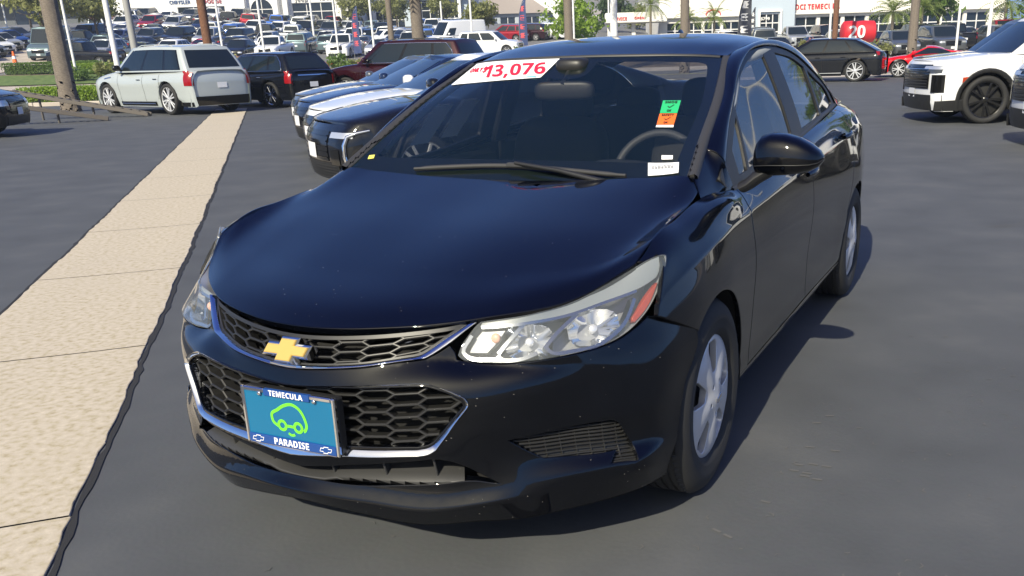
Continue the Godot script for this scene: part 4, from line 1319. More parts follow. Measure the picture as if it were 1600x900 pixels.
func car_glass(t: Node3D) -> void:
	var wu: float = WIND.U[WIND.U.size() - 1]; var wv: float = WIND.V[WIND.V.size() - 1]
	var mb := MB.new()
	panel(mb, pushed(WIND, 0.0), whole(WIND, 0.003), [], 0.04, 0.001, 0.0)
	var ws := obj("windshield", mb, M.windshield_glass, t)
	mb = MB.new()
	var clear := loop([vv([[0.118, -0.60], [0.138, -0.28], [0.140, 0.0], [0.138, 0.28], [0.118, 0.60]]), vv([[0.118, 0.60], [0.30, 0.61], [0.55, 0.615], [0.74, 0.61]]), vv([[0.74, 0.61], [0.785, 0.60], [0.797, 0.57]]), vv([[0.797, 0.57], [0.803, 0.3], [0.803, 0.12]]), vv([[0.803, 0.12], [0.70, 0.09], [0.70, -0.09], [0.803, -0.12]]), vv([[0.803, -0.12], [0.803, -0.3], [0.797, -0.57]]), vv([[0.797, -0.57], [0.785, -0.60], [0.74, -0.61]]), vv([[0.74, -0.61], [0.55, -0.615], [0.30, -0.61], [0.118, -0.60]])], 0.02)
	panel(mb, pushed(WIND, -0.003), whole(WIND, 0.004), [clear], 0.03, 0.0, 0.0)
	obj("black_border", mb, M.gloss_black, ws)
	# mouldings along the pillars and the roof edge
	mb = MB.new()
	for s in [1.0, -1.0]:
		var rows := []
		for k in [[-0.012, 0.001], [-0.009, 0.006], [0.004, 0.010], [0.018, 0.011], [0.026, 0.002], [0.026, -0.01]]:
			var r := []
			for i in 25:
				var u := lerpf(0.0, wu, i / 24.0)
				var p := WIND.raw(u, wv); var nn := WIND.norm(u, wv)
				var al := (WIND.raw(minf(u + 0.01, wu), wv) - WIND.raw(maxf(u - 0.01, 0), wv)).normalized()
				var side := al.cross(nn).normalized()
				if side.x < 0: side = -side
				var q: Vector3 = p + side * k[0] + nn * k[1]
				r.append(Vector3(s * q.x, q.y, q.z))
			rows.append(r)
		mb.grid(rows, Vector3(0, 0.9, -1.0))
		obj("pillar_moulding", mb, M.dark_trim, ws)
		mb = MB.new()
	mb = MB.new()
	var rr := []
	for k in [[-0.004, 0.0], [0.0, 0.004], [0.006, 0.004], [0.010, 0.001]]:
		var r := []
		for i in 33:
			var v := lerpf(-wv + 0.02, wv - 0.02, i / 32.0)
			var p := WIND.raw(wu, v); var nn := WIND.norm(wu, v)
			var al := (WIND.raw(wu, v) - WIND.raw(wu - 0.01, v)).normalized()
			r.append(p + al * k[0] + nn * k[1])
		rr.append(r)
	mb.grid(rr, Vector3(0, 0.9, -1.0))
	obj("roof_moulding", mb, M.dark_trim, ws)
	# cowl under the glass
	mb = MB.new()
	var rows2 := []
	for k in [0.0, 1.0]:
		var r := []
		for i in 21:
			var v := lerpf(-wv, wv, i / 20.0)
			var p := WIND.raw(0.0, v)
			r.append(Vector3(p.x, p.y - 0.02 - 0.02 * k, p.z + 0.16 * k - 0.01))
		rows2.append(r)
	mb.grid(rows2, Vector3(0, 0.0, -0.2))
	obj("cowl", mb, M.black_plastic, t)
	# wipers
	for w in [[[0.054, -0.377], [0.070, -0.28], [0.090, -0.036], [0.076, 0.201], [0.042, 0.437]]]:
		mb = MB.new()
		var a := pushed(WIND, 0.014)
		var p2 := crom(vv(w), 0.03)
		p2.append(Vector2(w[w.size() - 1][0], w[w.size() - 1][1]))
		var pts := []; var rad := []
		for i in p2.size():
			pts.append(a.call(p2[i])[0])
			rad.append(0.009 if i > 1 and i < p2.size() - 2 else 0.006)
		mb.tube(pts, rad, 7)
		var low := []
		for q in p2: low.append(pushed(WIND, 0.006).call(q)[0])
		mb.tube(low, [0.004], 5)
		var mid: int = p2.size() / 2
		mb.box(pts[mid] + Vector3(0, 0.004, 0.002), Vector3(0.075, 0.018, 0.024), 0.005)
		var wn := "wiper" if not t.has_node("wiper") else "wiper_001"
		var wip := obj(wn, mb, M.dark_trim, t)
		mb = MB.new()
		var e: Array = pushed(WIND, 0.03).call(p2[mid]); var fr: Array = pushed(WIND, 0.012).call(Vector2(0.008, p2[mid].y + 0.36))
		mb.tube([e[0], (e[0] + fr[0]) * 0.5 + Vector3(0, 0.008, 0.006), fr[0]], [0.007, 0.009, 0.012], 7)
		obj("wiper_arm", mb, M.black_plastic, wip)
	# rear glass
	var rg := Surf.new(REAR_GLASS_NET, [], [], true); rg.sgn = -1.0
	mb = MB.new()
	panel(mb, pushed(rg, 0.0), whole(rg, 0.002), [], 0.06, 0.001, 0.0)
	obj("rear_window", mb, M.windshield_glass, t)
	# side glass
	var dlo := [[-0.481, 0.908], [-0.408, 0.927], [-0.388, 0.957], [-0.55, 1.066], [-0.762, 1.186], [-1.01, 1.306], [-1.19, 1.357], [-1.441, 1.38], [-1.604, 1.381], [-1.916, 1.346], [-2.205, 1.264], [-2.491, 1.174], [-2.642, 1.102], [-2.675, 1.080], [-2.60, 1.066], [-2.244, 1.046], [-1.587, 1.005], [-0.922, 0.938], [-0.603, 0.914]]
	var panes := [
		[[[-0.575, 0.945], [-0.676, 0.952]], [[-0.676, 0.952], [-0.738, 1.135]], [[-0.738, 1.135], [-0.64, 1.075], [-0.575, 1.03]], [[-0.575, 1.03], [-0.575, 0.945]]],
		[[[-0.708, 0.955], [-1.05, 0.976], [-1.405, 1.012]], [[-1.405, 1.012], [-1.398, 1.352]], [[-1.398, 1.352], [-1.21, 1.336], [-1.03, 1.285], [-0.768, 1.158]], [[-0.768, 1.158], [-0.708, 0.955]]],
		[[[-1.602, 1.028], [-2.066, 1.058]], [[-2.066, 1.058], [-2.036, 1.288]], [[-2.036, 1.288], [-1.90, 1.322], [-1.578, 1.357]], [[-1.578, 1.357], [-1.602, 1.028]]],
		[[[-2.115, 1.062], [-2.40, 1.075], [-2.54, 1.092]], [[-2.54, 1.092], [-2.49, 1.135], [-2.2, 1.236], [-2.085, 1.272]], [[-2.085, 1.272], [-2.115, 1.062]]]]
	for s in [1.0, -1.0]:
		var holes := []
		for p in panes:
			var sg := []
			for q in p: sg.append(vv(q))
			holes.append(loop(sg, 0.02))
		var ol := vv(dlo + [dlo[0]])
		mb = MB.new()
		panel(mb, glazed(0.003), loop([ol.slice(0, 3), ol.slice(2, 14), ol.slice(13, 20)], 0.02), holes, 0.022, 0.002, 0.014, s)
		obj("window_frame", mb, M.black_plastic, t)
		for h in holes:
			mb = MB.new()
			panel(mb, glazed(-0.004), Geometry2D.offset_polygon(h, 0.004)[0], [], 0.03, 0.0, 0.0, s)
			obj("side_window", mb, M.side_glass, t)
		# bright strip under the glass
		mb = MB.new()
		var rows := []
		for k in [[-0.002, 0.002], [0.0, 0.009], [0.012, 0.010], [0.016, 0.004]]:
			var r := []
			for i in 41:
				var z := lerpf(-0.47, -2.66, i / 40.0)
				var f := i / 40.0 * 4.0
				var ys := [0.905, 0.944, 1.0, 1.048, 1.077]
				var y: float = lerpf(ys[mini(int(f), 3)], ys[mini(int(f), 3) + 1], f - mini(int(f), 3))
				var q := glaze(z, y - 0.004 + k[0])
				r.append(Vector3(s * (q.x + k[1]), q.y, q.z))
			rows.append(r)
		mb.grid(rows, Vector3(0, 0.9, -1.5))
		obj("belt_moulding", mb, M.dark_trim, t)
	windshield_papers(ws)

func card(mb: MB, a: Array, push: float) -> void:        # a small sheet lying on the windshield, corner uv: tl, tr, br, bl
	var at := pushed(WIND, push)
	var rows := []
	for i in 7:
		var f := i / 6.0; var r := []
		for j in 9:
			var g := j / 8.0
			var top := Vector2(a[0][0], a[0][1]).lerp(Vector2(a[1][0], a[1][1]), g); var bot := Vector2(a[3][0], a[3][1]).lerp(Vector2(a[2][0], a[2][1]), g)
			r.append(at.call(top.lerp(bot, f))[0])
		rows.append(r)
	mb.grid(rows, Vector3(0, 0.4, -1.2))

func on_card(a: Array, push: float) -> Transform3D:       # axes of such a sheet: x along its top, y up it; unit = its width and height
	var at := pushed(WIND, push)
	var c := []
	for q in a: c.append(at.call(Vector2(q[0], q[1]))[0])
	var x: Vector3 = ((c[1] - c[0]) + (c[2] - c[3])) * 0.5; var y: Vector3 = ((c[0] - c[3]) + (c[1] - c[2])) * 0.5
	var o: Vector3 = (c[0] + c[1] + c[2] + c[3]) * 0.25
	return Transform3D(Basis(x, y, x.cross(y).normalized()), o)

func words_on(parent: Node3D, s: String, q: Array, push: float, at: Vector2, h: float, w: float, m: Material, called: String, shear := 0.0) -> void:   # letters one by one along the curved sheet; at, h, w as fractions of it
	var fontsz := 1.0
	var total := 0.0; var adv := []
	for ch in s:
		var a: float = text_mesh("I" + ch + "I", fontsz).get_aabb().size.x - text_mesh("II", fontsz).get_aabb().size.x
		adv.append(a); total += a
	var hh: float = text_mesh("0", fontsz).get_aabb().size.y
	var x := at.x - w * 0.5
	var f := pushed(WIND, push)
	var pt := func(fx: float, fy: float) -> Vector3:
		var g := fx + 0.5; var v := 0.5 - fy
		var top := Vector2(q[0][0], q[0][1]).lerp(Vector2(q[1][0], q[1][1]), g); var bot := Vector2(q[3][0], q[3][1]).lerp(Vector2(q[2][0], q[2][1]), g)
		return f.call(top.lerp(bot, v))[0]
	for i in s.length():
		var wd: float = adv[i] / total * w
		var c: Vector3 = pt.call(x + wd * 0.5, at.y)
		var ex: Vector3 = (pt.call(x + wd, at.y) - pt.call(x, at.y)) / wd; var ey: Vector3 = (pt.call(x + wd * 0.5, at.y + h * 0.5) - pt.call(x + wd * 0.5, at.y - h * 0.5)) / h
		var tm := text_mesh(s[i], fontsz, 0.001)
		var box := tm.get_aabb(); var bc := box.get_center()
		var sx: float = wd / adv[i]; var sy: float = h / hh
		var l := put(called, tm, m, parent)
		var b := Basis(ex * sx, ey * sy + ex * shear * sy, ex.cross(ey).normalized())
		var base: Vector3 = text_mesh("0", fontsz).get_aabb().get_center()
		l.transform = Transform3D(b, c - b * Vector3(bc.x, base.y, 0))
		x += wd

func windshield_papers(ws: Node3D) -> void:
	var q := [[0.838, -0.622], [0.832, -0.077], [0.682, -0.112], [0.648, -0.606]]
	var mb := MB.new()
	card(mb, q, 0.003)
	var ban := obj("price_banner", mb, M.white_print, ws)
	var xf := on_card(q, 0.0055)
	words_on(ban, "$", q, 0.0055, Vector2(-0.235, 0.10), 0.30, 0.05, M.red_print, "banner_lettering", -0.14)
	words_on(ban, "13,076", q, 0.0055, Vector2(0.115, 0.0), 0.60, 0.70, M.red_print, "banner_lettering", -0.16)
	words_on(ban, "ONLY", q, 0.0055, Vector2(-0.36, 0.12), 0.20, 0.17, M.red_print, "banner_lettering", -0.14)
	mb = MB.new()
	for k in [[-0.45, 0.47, 0.36, 0.44], [-0.1, 0.47, 0.38, 0.43]]:
		var bar := MB.new()
		mb.flat(xf * Vector3(k[0], k[2], 0), xf * Vector3(k[1], k[2], 0), xf * Vector3(k[1], k[3], 0), xf * Vector3(k[0], k[3], 0), xf.basis.z)
		break
	mb.flat(xf * Vector3(-0.48, -0.46, 0), xf * Vector3(0.44, -0.42, 0), xf * Vector3(0.44, -0.36, 0), xf * Vector3(-0.48, -0.40, 0), xf.basis.z)
	mb.flat(xf * Vector3(-0.48, -0.20, 0), xf * Vector3(-0.30, -0.20, 0), xf * Vector3(-0.30, -0.10, 0), xf * Vector3(-0.48, -0.10, 0), xf.basis.z)
	obj("banner_stripe", mb, M.teal_print, ban)
	for e in [["green", [[0.502, 0.477], [0.501, 0.540], [0.416, 0.543], [0.417, 0.482]], "SMOG", M.green_sticker], ["orange", [[0.414, 0.482], [0.413, 0.543], [0.341, 0.546], [0.342, 0.486]], "SAFETY", M.orange_sticker]]:
		mb = MB.new()
		card(mb, e[1], 0.003)
		var st := obj("inspection_sticker", mb, e[3], ws)
		var x2 := on_card(e[1], 0.0045)
		words_on(st, e[2], e[1], 0.005, Vector2(0, 0.33), 0.17, 0.7, M.black_print, "sticker_lettering")
		words_on(st, "OK", e[1], 0.005, Vector2(0, -0.34), 0.16, 0.26, M.black_print, "sticker_lettering")
		mb = MB.new()
		for seg in [[Vector2(-0.14, 0.03), Vector2(-0.03, -0.1)], [Vector2(-0.03, -0.1), Vector2(0.2, 0.14)]]:
			var d: Vector2 = (seg[1] - seg[0]).normalized(); var nn := Vector2(-d.y, d.x) * 0.025
			mb.flat(x2 * Vector3(seg[0].x + nn.x, seg[0].y + nn.y, 0), x2 * Vector3(seg[1].x + nn.x, seg[1].y + nn.y, 0), x2 * Vector3(seg[1].x - nn.x, seg[1].y - nn.y, 0), x2 * Vector3(seg[0].x - nn.x, seg[0].y - nn.y, 0), x2.basis.z)
		obj("tick_mark", mb, M.black_print, st)
	mb = MB.new()
	card(mb, [[0.340, 0.486], [0.339, 0.546], [0.325, 0.548], [0.327, 0.486]], 0.003)
	obj("sticker_foot", mb, M.white_print, ws)
	var vq := [[0.116, 0.499], [0.105, 0.611], [0.040, 0.621], [0.045, 0.511]]
	mb = MB.new()
	card(mb, vq, 0.004)
	var tagp := obj("stock_tag", mb, M.white_print, ws)
	var x3 := on_card(vq, 0.006)
	mb = MB.new()
	for row in [[0.16, 0.09, 22, 0.8], [-0.06, 0.20, 34, 0.8]]:
		for k in int(row[2]):
			var x: float = -row[3] * 0.45 + row[3] * 0.9 * k / row[2]
			if (k * 7 + int(row[2])) % 5 == 0: continue
			var wd: float = row[3] * 0.9 / row[2] * (0.5 if k % 3 else 0.8)
			mb.flat(x3 * Vector3(x, row[0], 0), x3 * Vector3(x + wd, row[0], 0), x3 * Vector3(x + wd, row[0] + row[1], 0), x3 * Vector3(x, row[0] + row[1], 0), x3.basis.z)
	obj("tag_print", mb, M.grey_print, tagp)
	mb = MB.new()
	card(mb, [[0.156, 0.540], [0.151, 0.581], [0.127, 0.584], [0.131, 0.544]], 0.004)
	obj("small_tag", mb, M.white_print, ws)
	mb = MB.new()
	card(mb, [[0.107, -0.632], [0.120, -0.611], [0.097, -0.600], [0.084, -0.622]], 0.002)
	obj("round_sticker", mb, M.yellow_sticker, ws)

func superbox(mb: MB, c: Vector3, s: Vector3, e := 0.35, rot := Basis()) -> void:
	var f := mb.v.size()
	mb.ball(Vector3.ZERO, s * 0.5, 20, e)
	mb.moved(Transform3D(rot, c), f)

func car_cabin(t: Node3D) -> void:
	var mb := MB.new()
	# dashboard sheet with the instrument hump before the driver
	var rows := []
	for i in 12:
		var f := i / 11.0; var r := []
		for j in 33:
			var x := lerpf(-0.70, 0.70, j / 32.0)
			var hump := exp(-pow((x - 0.37) / 0.20, 4.0)) * 0.055 * smoothstep(0.15, 0.75, f)
			var y := 0.915 + 0.03 * sin(f * PI * 0.6) + hump - 0.05 * x * x
			if f > 0.85: y -= (f - 0.85) * 1.6
			r.append(Vector3(x, y, -0.12 - 0.55 * minf(f, 0.92) - (f - 0.92 if f > 0.92 else 0.0) * 0.2))
		rows.append(r)
	mb.grid(rows, Vector3(0, 0.2, -0.4))
	mb.box(Vector3(0, 0.70, -0.60), Vector3(1.38, 0.34, 0.1), 0.02)
	mb.box(Vector3(0, 0.60, -0.95), Vector3(0.24, 0.30, 0.8), 0.03)
	obj("dashboard", mb, M.dash, t)
	mb = MB.new()
	var pts := []
	var xf := Transform3D(Basis(Vector3.RIGHT, -0.42), Vector3(0.37, 0.895, -0.86))
	for k in 41: pts.append(xf * Vector3(cos(TAU * k / 40) * 0.182, sin(TAU * k / 40) * 0.182, 0))
	mb.tube(pts, [0.0165], 10, false)
	var f0 := mb.v.size()
	mb.ball(Vector3(0, -0.01, -0.02), Vector3(0.075, 0.06, 0.03), 14, 0.6)
	mb.box(Vector3(0, -0.01, -0.015), Vector3(0.34, 0.035, 0.015), 0.005)
	mb.box(Vector3(0, -0.10, -0.015), Vector3(0.05, 0.16, 0.015), 0.005)
	mb.moved(xf, f0)
	mb.tube([Vector3(0.37, 0.87, -0.82), Vector3(0.37, 0.80, -0.6)], [0.035], 8)
	obj("steering_wheel", mb, M.wheel_leather, t)
	for e in [[0.37, -1.18, 0.0], [-0.37, -1.18, 0.0], [0.36, -2.12, 1.0], [-0.36, -2.12, 1.0]]:
		mb = MB.new()
		var x: float = e[0]; var z: float = e[1]
		superbox(mb, Vector3(x, 0.50, z + 0.02), Vector3(0.52, 0.20, 0.54))
		superbox(mb, Vector3(x, 0.78, z - 0.27), Vector3(0.50, 0.64, 0.16), 0.45, Basis(Vector3.RIGHT, -0.28))
		superbox(mb, Vector3(x, 1.165 if e[2] == 0.0 else 1.10, z - 0.40), Vector3(0.27, 0.19, 0.11), 0.55, Basis(Vector3.RIGHT, -0.12))
		mb.tube([Vector3(x - 0.06, 1.0, z - 0.36), Vector3(x - 0.06, 1.13, z - 0.39)], [0.007], 6)
		mb.tube([Vector3(x + 0.06, 1.0, z - 0.36), Vector3(x + 0.06, 1.13, z - 0.39)], [0.007], 6)
		obj("front_seat" if e[2] == 0.0 else "rear_seat", mb, M.seat, t)
	mb = MB.new()
	mb.box(Vector3(0, 0.98, -2.75), Vector3(1.2, 0.04, 0.55), 0.01)
	obj("parcel_shelf", mb, M.dash, t)
	# headliner and inner pillars
	mb = MB.new()
	panel(mb, pushed(ROOF, -0.035), whole(ROOF, 0.03), [], 0.1, 0.0, 0.0, 1.0, -1.0)
	obj("headliner", mb, M.trim_light, t)
	mb = MB.new()
	for s in [1.0, -1.0]:
		for pillar in [[[0.0, 0.5], [1.0, 0.5]]]:
			var pp := []
			for i in 12:
				var u := lerpf(0.05, 1.30, i / 11.0)
				var p := FRAME.raw(u, 0.05) - FRAME.norm(u, 0.05) * 0.05
				pp.append(Vector3(s * p.x, p.y, p.z))
			mb.tube(pp, [0.028], 8)
		obj("inner_pillar", mb, M.trim_light, t)
		mb = MB.new()
		mb.box(Vector3(s * 0.66, 1.17, -1.50), Vector3(0.03, 0.42, 0.13), 0.01, Basis(Vector3(0, 0, 1), s * 0.36))
		obj("inner_pillar", mb, M.dash, t)
		mb = MB.new()
	# door inner trims with arm rests
	for s in [1.0, -1.0]:
		mb = MB.new()
		mb.box(Vector3(s * 0.755, 0.73, -1.0), Vector3(0.05, 0.42, 0.98), 0.02)
		mb.box(Vector3(s * 0.71, 0.74, -1.05), Vector3(0.08, 0.07, 0.5), 0.02)
		mb.box(Vector3(s * 0.75, 0.75, -2.0), Vector3(0.05, 0.46, 0.9), 0.02)
		obj("door_trim", mb, M.dash, t)
	# rear view mirror
	mb = MB.new()
	var f1 := mb.v.size()
	superbox(mb, Vector3(0.0, 1.235, -0.80), Vector3(0.25, 0.075, 0.05), 0.5, Basis(Vector3.UP, 0.22))
	mb.tube([Vector3(0, 1.255, -0.78), Vector3(0, 1.315, -0.86)], [0.012], 6)
	superbox(mb, Vector3(0, 1.33, -0.90), Vector3(0.14, 0.06, 0.13), 0.6)
	obj("rear_view_mirror", mb, M.black_plastic, t)
	# papers clipped inside the passenger side glass
	for e in [[-0.762, 1.088, 0.16, 0.20, 0.0], [-1.09, 1.10, 0.17, 0.19, 1.0]]:
		mb = MB.new()
		var z0: float = e[0]; var y0: float = e[1]
		var rows3 := []
		for i in 5:
			var r := []
			for j in 5:
				var y := lerpf(y0 - 0.075, y0 + 0.085, i / 4.0); var z := z0 - (0.08 if e[4] == 0.0 else 0.0) - lerpf(0.0, 0.15, j / 4.0) - (y - y0) * 0.9
				var q := glaze(z, y)
				r.append(Vector3(-q.x + 0.012, q.y, q.z))
			rows3.append(r)
		mb.grid(rows3, Vector3(-2.0, 1.0, -1.0))
		obj("window_paper", mb, M.paper, t)

func car_mirror(t: Node3D, s: float) -> void:
	var root := Node3D.new()
	root.name = "door_mirror" if not t.has_node("door_mirror") else "door_mirror_001"
	t.add_child(root)
	var tab := [[0.884, 1.016, 0.040, 0.045], [0.890, 1.020, 0.055, 0.056], [0.905, 1.027, 0.068, 0.066], [0.94, 1.031, 0.073, 0.072], [0.985, 1.031, 0.070, 0.074], [1.03, 1.028, 0.061, 0.070], [1.07, 1.023, 0.045, 0.058], [1.095, 1.021, 0.028, 0.040], [1.108, 1.022, 0.010, 0.016], [1.110, 1.022, 0.001, 0.001]]
	var mb := MB.new()
	var rows := []
	for k in tab:
		var r := []
		for j in 25:
			var a := TAU * j / 24.0
			var cy := MB.pw(sin(a), 0.75); var cz := MB.pw(cos(a), 0.8)
			var zz: float = k[3] * cz
			if zz < -0.030: zz = -0.030 - (absf(zz) - 0.030) * 0.12
			r.append(Vector3(s * k[0], k[1] + cy * k[2] * (1.0 if cy > 0 else 0.93), -0.455 + zz))
		rows.append(r)
	mb.grid(rows, Vector3(s * 1.0, 1.028, -0.45))
	var inner := []
	for r in [rows[0]]:
		var c := mb.vert(Vector3(s * 0.883, 1.016, -0.45), Vector3(-s, 0, 0))
		var ids := []
		for p in r: ids.append(mb.vert(p, Vector3(-s, 0, 0)))
		for j in 24: mb.tri(c, ids[j], ids[j + 1])
	obj("mirror_housing", mb, M.black_paint, root)
	mb = MB.new()
	var seam := []
	for k in tab.slice(1, 9): seam.append(Vector3(s * k[0], k[1] - k[2] * 0.38, -0.455 + k[3] * 0.962 + 0.0004))
	mb.tube(seam, [0.0017], 5)
	# arm down to the door
	rows = []
	for k in [[0.845, 0.925, -0.435, 0.060, 0.018], [0.868, 0.937, -0.44, 0.052, 0.018], [0.892, 0.958, -0.445, 0.044, 0.020], [0.925, 0.978, -0.45, 0.042, 0.020], [0.95, 0.990, -0.45, 0.038, 0.016]]:
		var r := []
		for j in 13:
			var a := TAU * j / 12.0
			r.append(Vector3(s * (k[0] - sin(a) * k[4] * 0.6), k[1] + sin(a) * k[4], k[2] + cos(a) * k[3]))
		rows.append(r)
	mb.grid(rows, Vector3(s * 0.9, 0.955, -0.443))
	obj("mirror_arm", mb, M.black_plastic, root)
	mb = MB.new()
	var rw := []
	for i in 2:
		var r := []
		for j in 25:
			var a := TAU * j / 24.0
			r.append(Vector3(s * (0.995 + cos(a) * 0.09 * i), 1.026 + sin(a) * 0.052 * i, -0.4955))
		rw.append(r)
	mb.grid(rw, Vector3(s, 1.02, 0.2))
	obj("mirror_glass", mb, M.chrome, root)

func car_wheel(t: Node3D, c: Vector3, s: float) -> void:
	var root := Node3D.new()
	var nm := "wheel"; var k0 := 0
	while t.has_node(nm): k0 += 1; nm = "wheel_%03d" % k0
	root.name = nm
	t.add_child(root)
	root.position = c
	root.rotation.x = 0.3 if c.z > -1.0 else 0.55
	var tyre: ArrayMesh
	var xf := Transform3D(Basis.from_scale(Vector3(s, 1, 1)), Vector3.ZERO)
	# tyre: sidewall from the rim out, grooved tread, inner wall
	var prof := [Vector2(0.200, -0.012), Vector2(0.206, -0.002), Vector2(0.222, 0.006), Vector2(0.226, 0.0072), Vector2(0.250, 0.0085), Vector2(0.253, 0.0095), Vector2(0.272, 0.0075), Vector2(0.290, 0.001), Vector2(0.301, -0.006), Vector2(0.309, -0.016), Vector2(0.3145, -0.030), Vector2(0.3165, -0.045)]
	var x := -0.045
	for g in 4:
		prof.append_array([Vector2(0.3175, x - 0.002), Vector2(0.311, x - 0.004), Vector2(0.311, x - 0.011), Vector2(0.3178, x - 0.013)])
		x -= 0.032
		prof.append(Vector2(0.318, x))
	prof.append_array([Vector2(0.3145, -0.184), Vector2(0.303, -0.202), Vector2(0.27, -0.213), Vector2(0.20, -0.20)])
	var mb := MB.new()
	mb.lathe(prof, 72, xf)
	for k in 72:                                        # shoulder blocks
		var a := TAU * k / 72.0
		var d := Vector3(0, cos(a), sin(a))
		mb.box(xf * (d * 0.3085 + Vector3(-0.024, 0, 0)), Vector3(0.026, 0.009, 0.016), 0.002, Basis(Vector3(1, 0, 0), a) * Basis(Vector3(0, 0, 1), s * -0.62))
	obj("tyre", mb, M.rubber, root)
	mb = MB.new()
	mb.lathe([Vector2(0.001, -0.07), Vector2(0.14, -0.075), Vector2(0.192, -0.05), Vector2(0.196, -0.02), Vector2(0.204, -0.006), Vector2(0.204, -0.02), Vector2(0.20, -0.19)], 40, xf)
	obj("rim", mb, M.disc, root)
	# cover with five broad spokes
	var dish := func(q: Vector2) -> Array:
		var f := func(p: Vector2) -> Vector3:
			var r := p.length()
			var a := atan2(p.y, p.x)
			var h := 0.004 - 0.016 * pow(clampf(r / 0.2, 0, 1.1), 2.0) + 0.010 * exp(-pow(r / 0.05, 2.0))
			h += 0.005 * cos(a * 5.0) * smoothstep(0.03, 0.09, r) * (1.0 - smoothstep(0.15, 0.19, r))
			if r > 0.185: h -= (r - 0.185) * 0.25
			return Vector3(h + 0.004, p.y, p.x)
		var p0: Vector3 = f.call(q)
		var a2: Vector3 = f.call(q + Vector2(0.001, 0)) - p0; var b2: Vector3 = f.call(q + Vector2(0, 0.001)) - p0
		var nn := b2.cross(a2).normalized()
		if nn.x < 0: nn = -nn
		return [p0, nn]
	var rimp := PackedVector2Array()
	for k in 90: rimp.append(Vector2(cos(TAU * k / 90), sin(TAU * k / 90)) * 0.2035)
	var holes := []
	for k in 5:
		var a := TAU * (k + 0.5) / 5.0
		var e := Vector2(cos(a), sin(a)); var f := Vector2(-sin(a), cos(a))
		var pl := PackedVector2Array()
		for p in [[0.082, 0.0], [0.088, 0.017], [0.110, 0.027], [0.140, 0.036], [0.170, 0.042], [0.182, 0.034], [0.1855, 0.0], [0.182, -0.034], [0.170, -0.042], [0.140, -0.036], [0.110, -0.027], [0.088, -0.017], [0.082, 0.0]]:
			pl.append(e * p[0] + f * p[1])
		holes.append(loop([pl], 0.008))
		var sm := PackedVector2Array()
		var a3 := TAU * k / 5.0
		for j in 12: sm.append(Vector2(cos(a3), sin(a3)) * 0.054 + Vector2(cos(TAU * j / 12), sin(TAU * j / 12)) * 0.0095)
		holes.append(sm)
	mb = MB.new()
	panel(mb, dish, rimp, holes, 0.011, 0.003, 0.022, s)
	obj("wheel_cover", mb, M.wheel_silver, root)
	mb = MB.new()
	mb.box(xf * Vector3(0.020, 0, 0), Vector3(0.004, 0.018, 0.04), 0.001)
	obj("centre_cap", mb, M.chrome, root)

# ------------------------------------------------------------------ ground, road, buildings, hills
func sheet(called: String, d0: float, d1: float, r0: float, r1: float, m: Material, lift := 0.0, kind := "structure", nd := 1, nr := 1, parent: Node = self) -> MeshInstance3D:
	var keys := [d0, d1]
	for k in [7.0, 40.0, 44.0, 57.0, 62.0, 75.0, 95.0, 140.0, 160.0, 330.0]:
		if k > d0 and k < d1: keys.append(k)
	keys.sort()
	var rk := [r0, r1]
	for k in [-55.0, -50.0, -45.0, -40.0, -35.0, -30.0, -26.0, 2.0, 5.0, 8.0, 11.0, 14.0]:
		if k > r0 and k < r1: rk.append(k)
	rk.sort()
	var mb := MB.new()
	var rows := []
	for d in keys:
		var r := []
		for x in rk: r.append(lot(d, x, lift))
		rows.append(r)
	mb.grid(rows, Vector3(0, -500, 0))
	var o := obj(called, mb, m, parent)
	if parent == self: tag(o, "", "", "", kind)
	return o

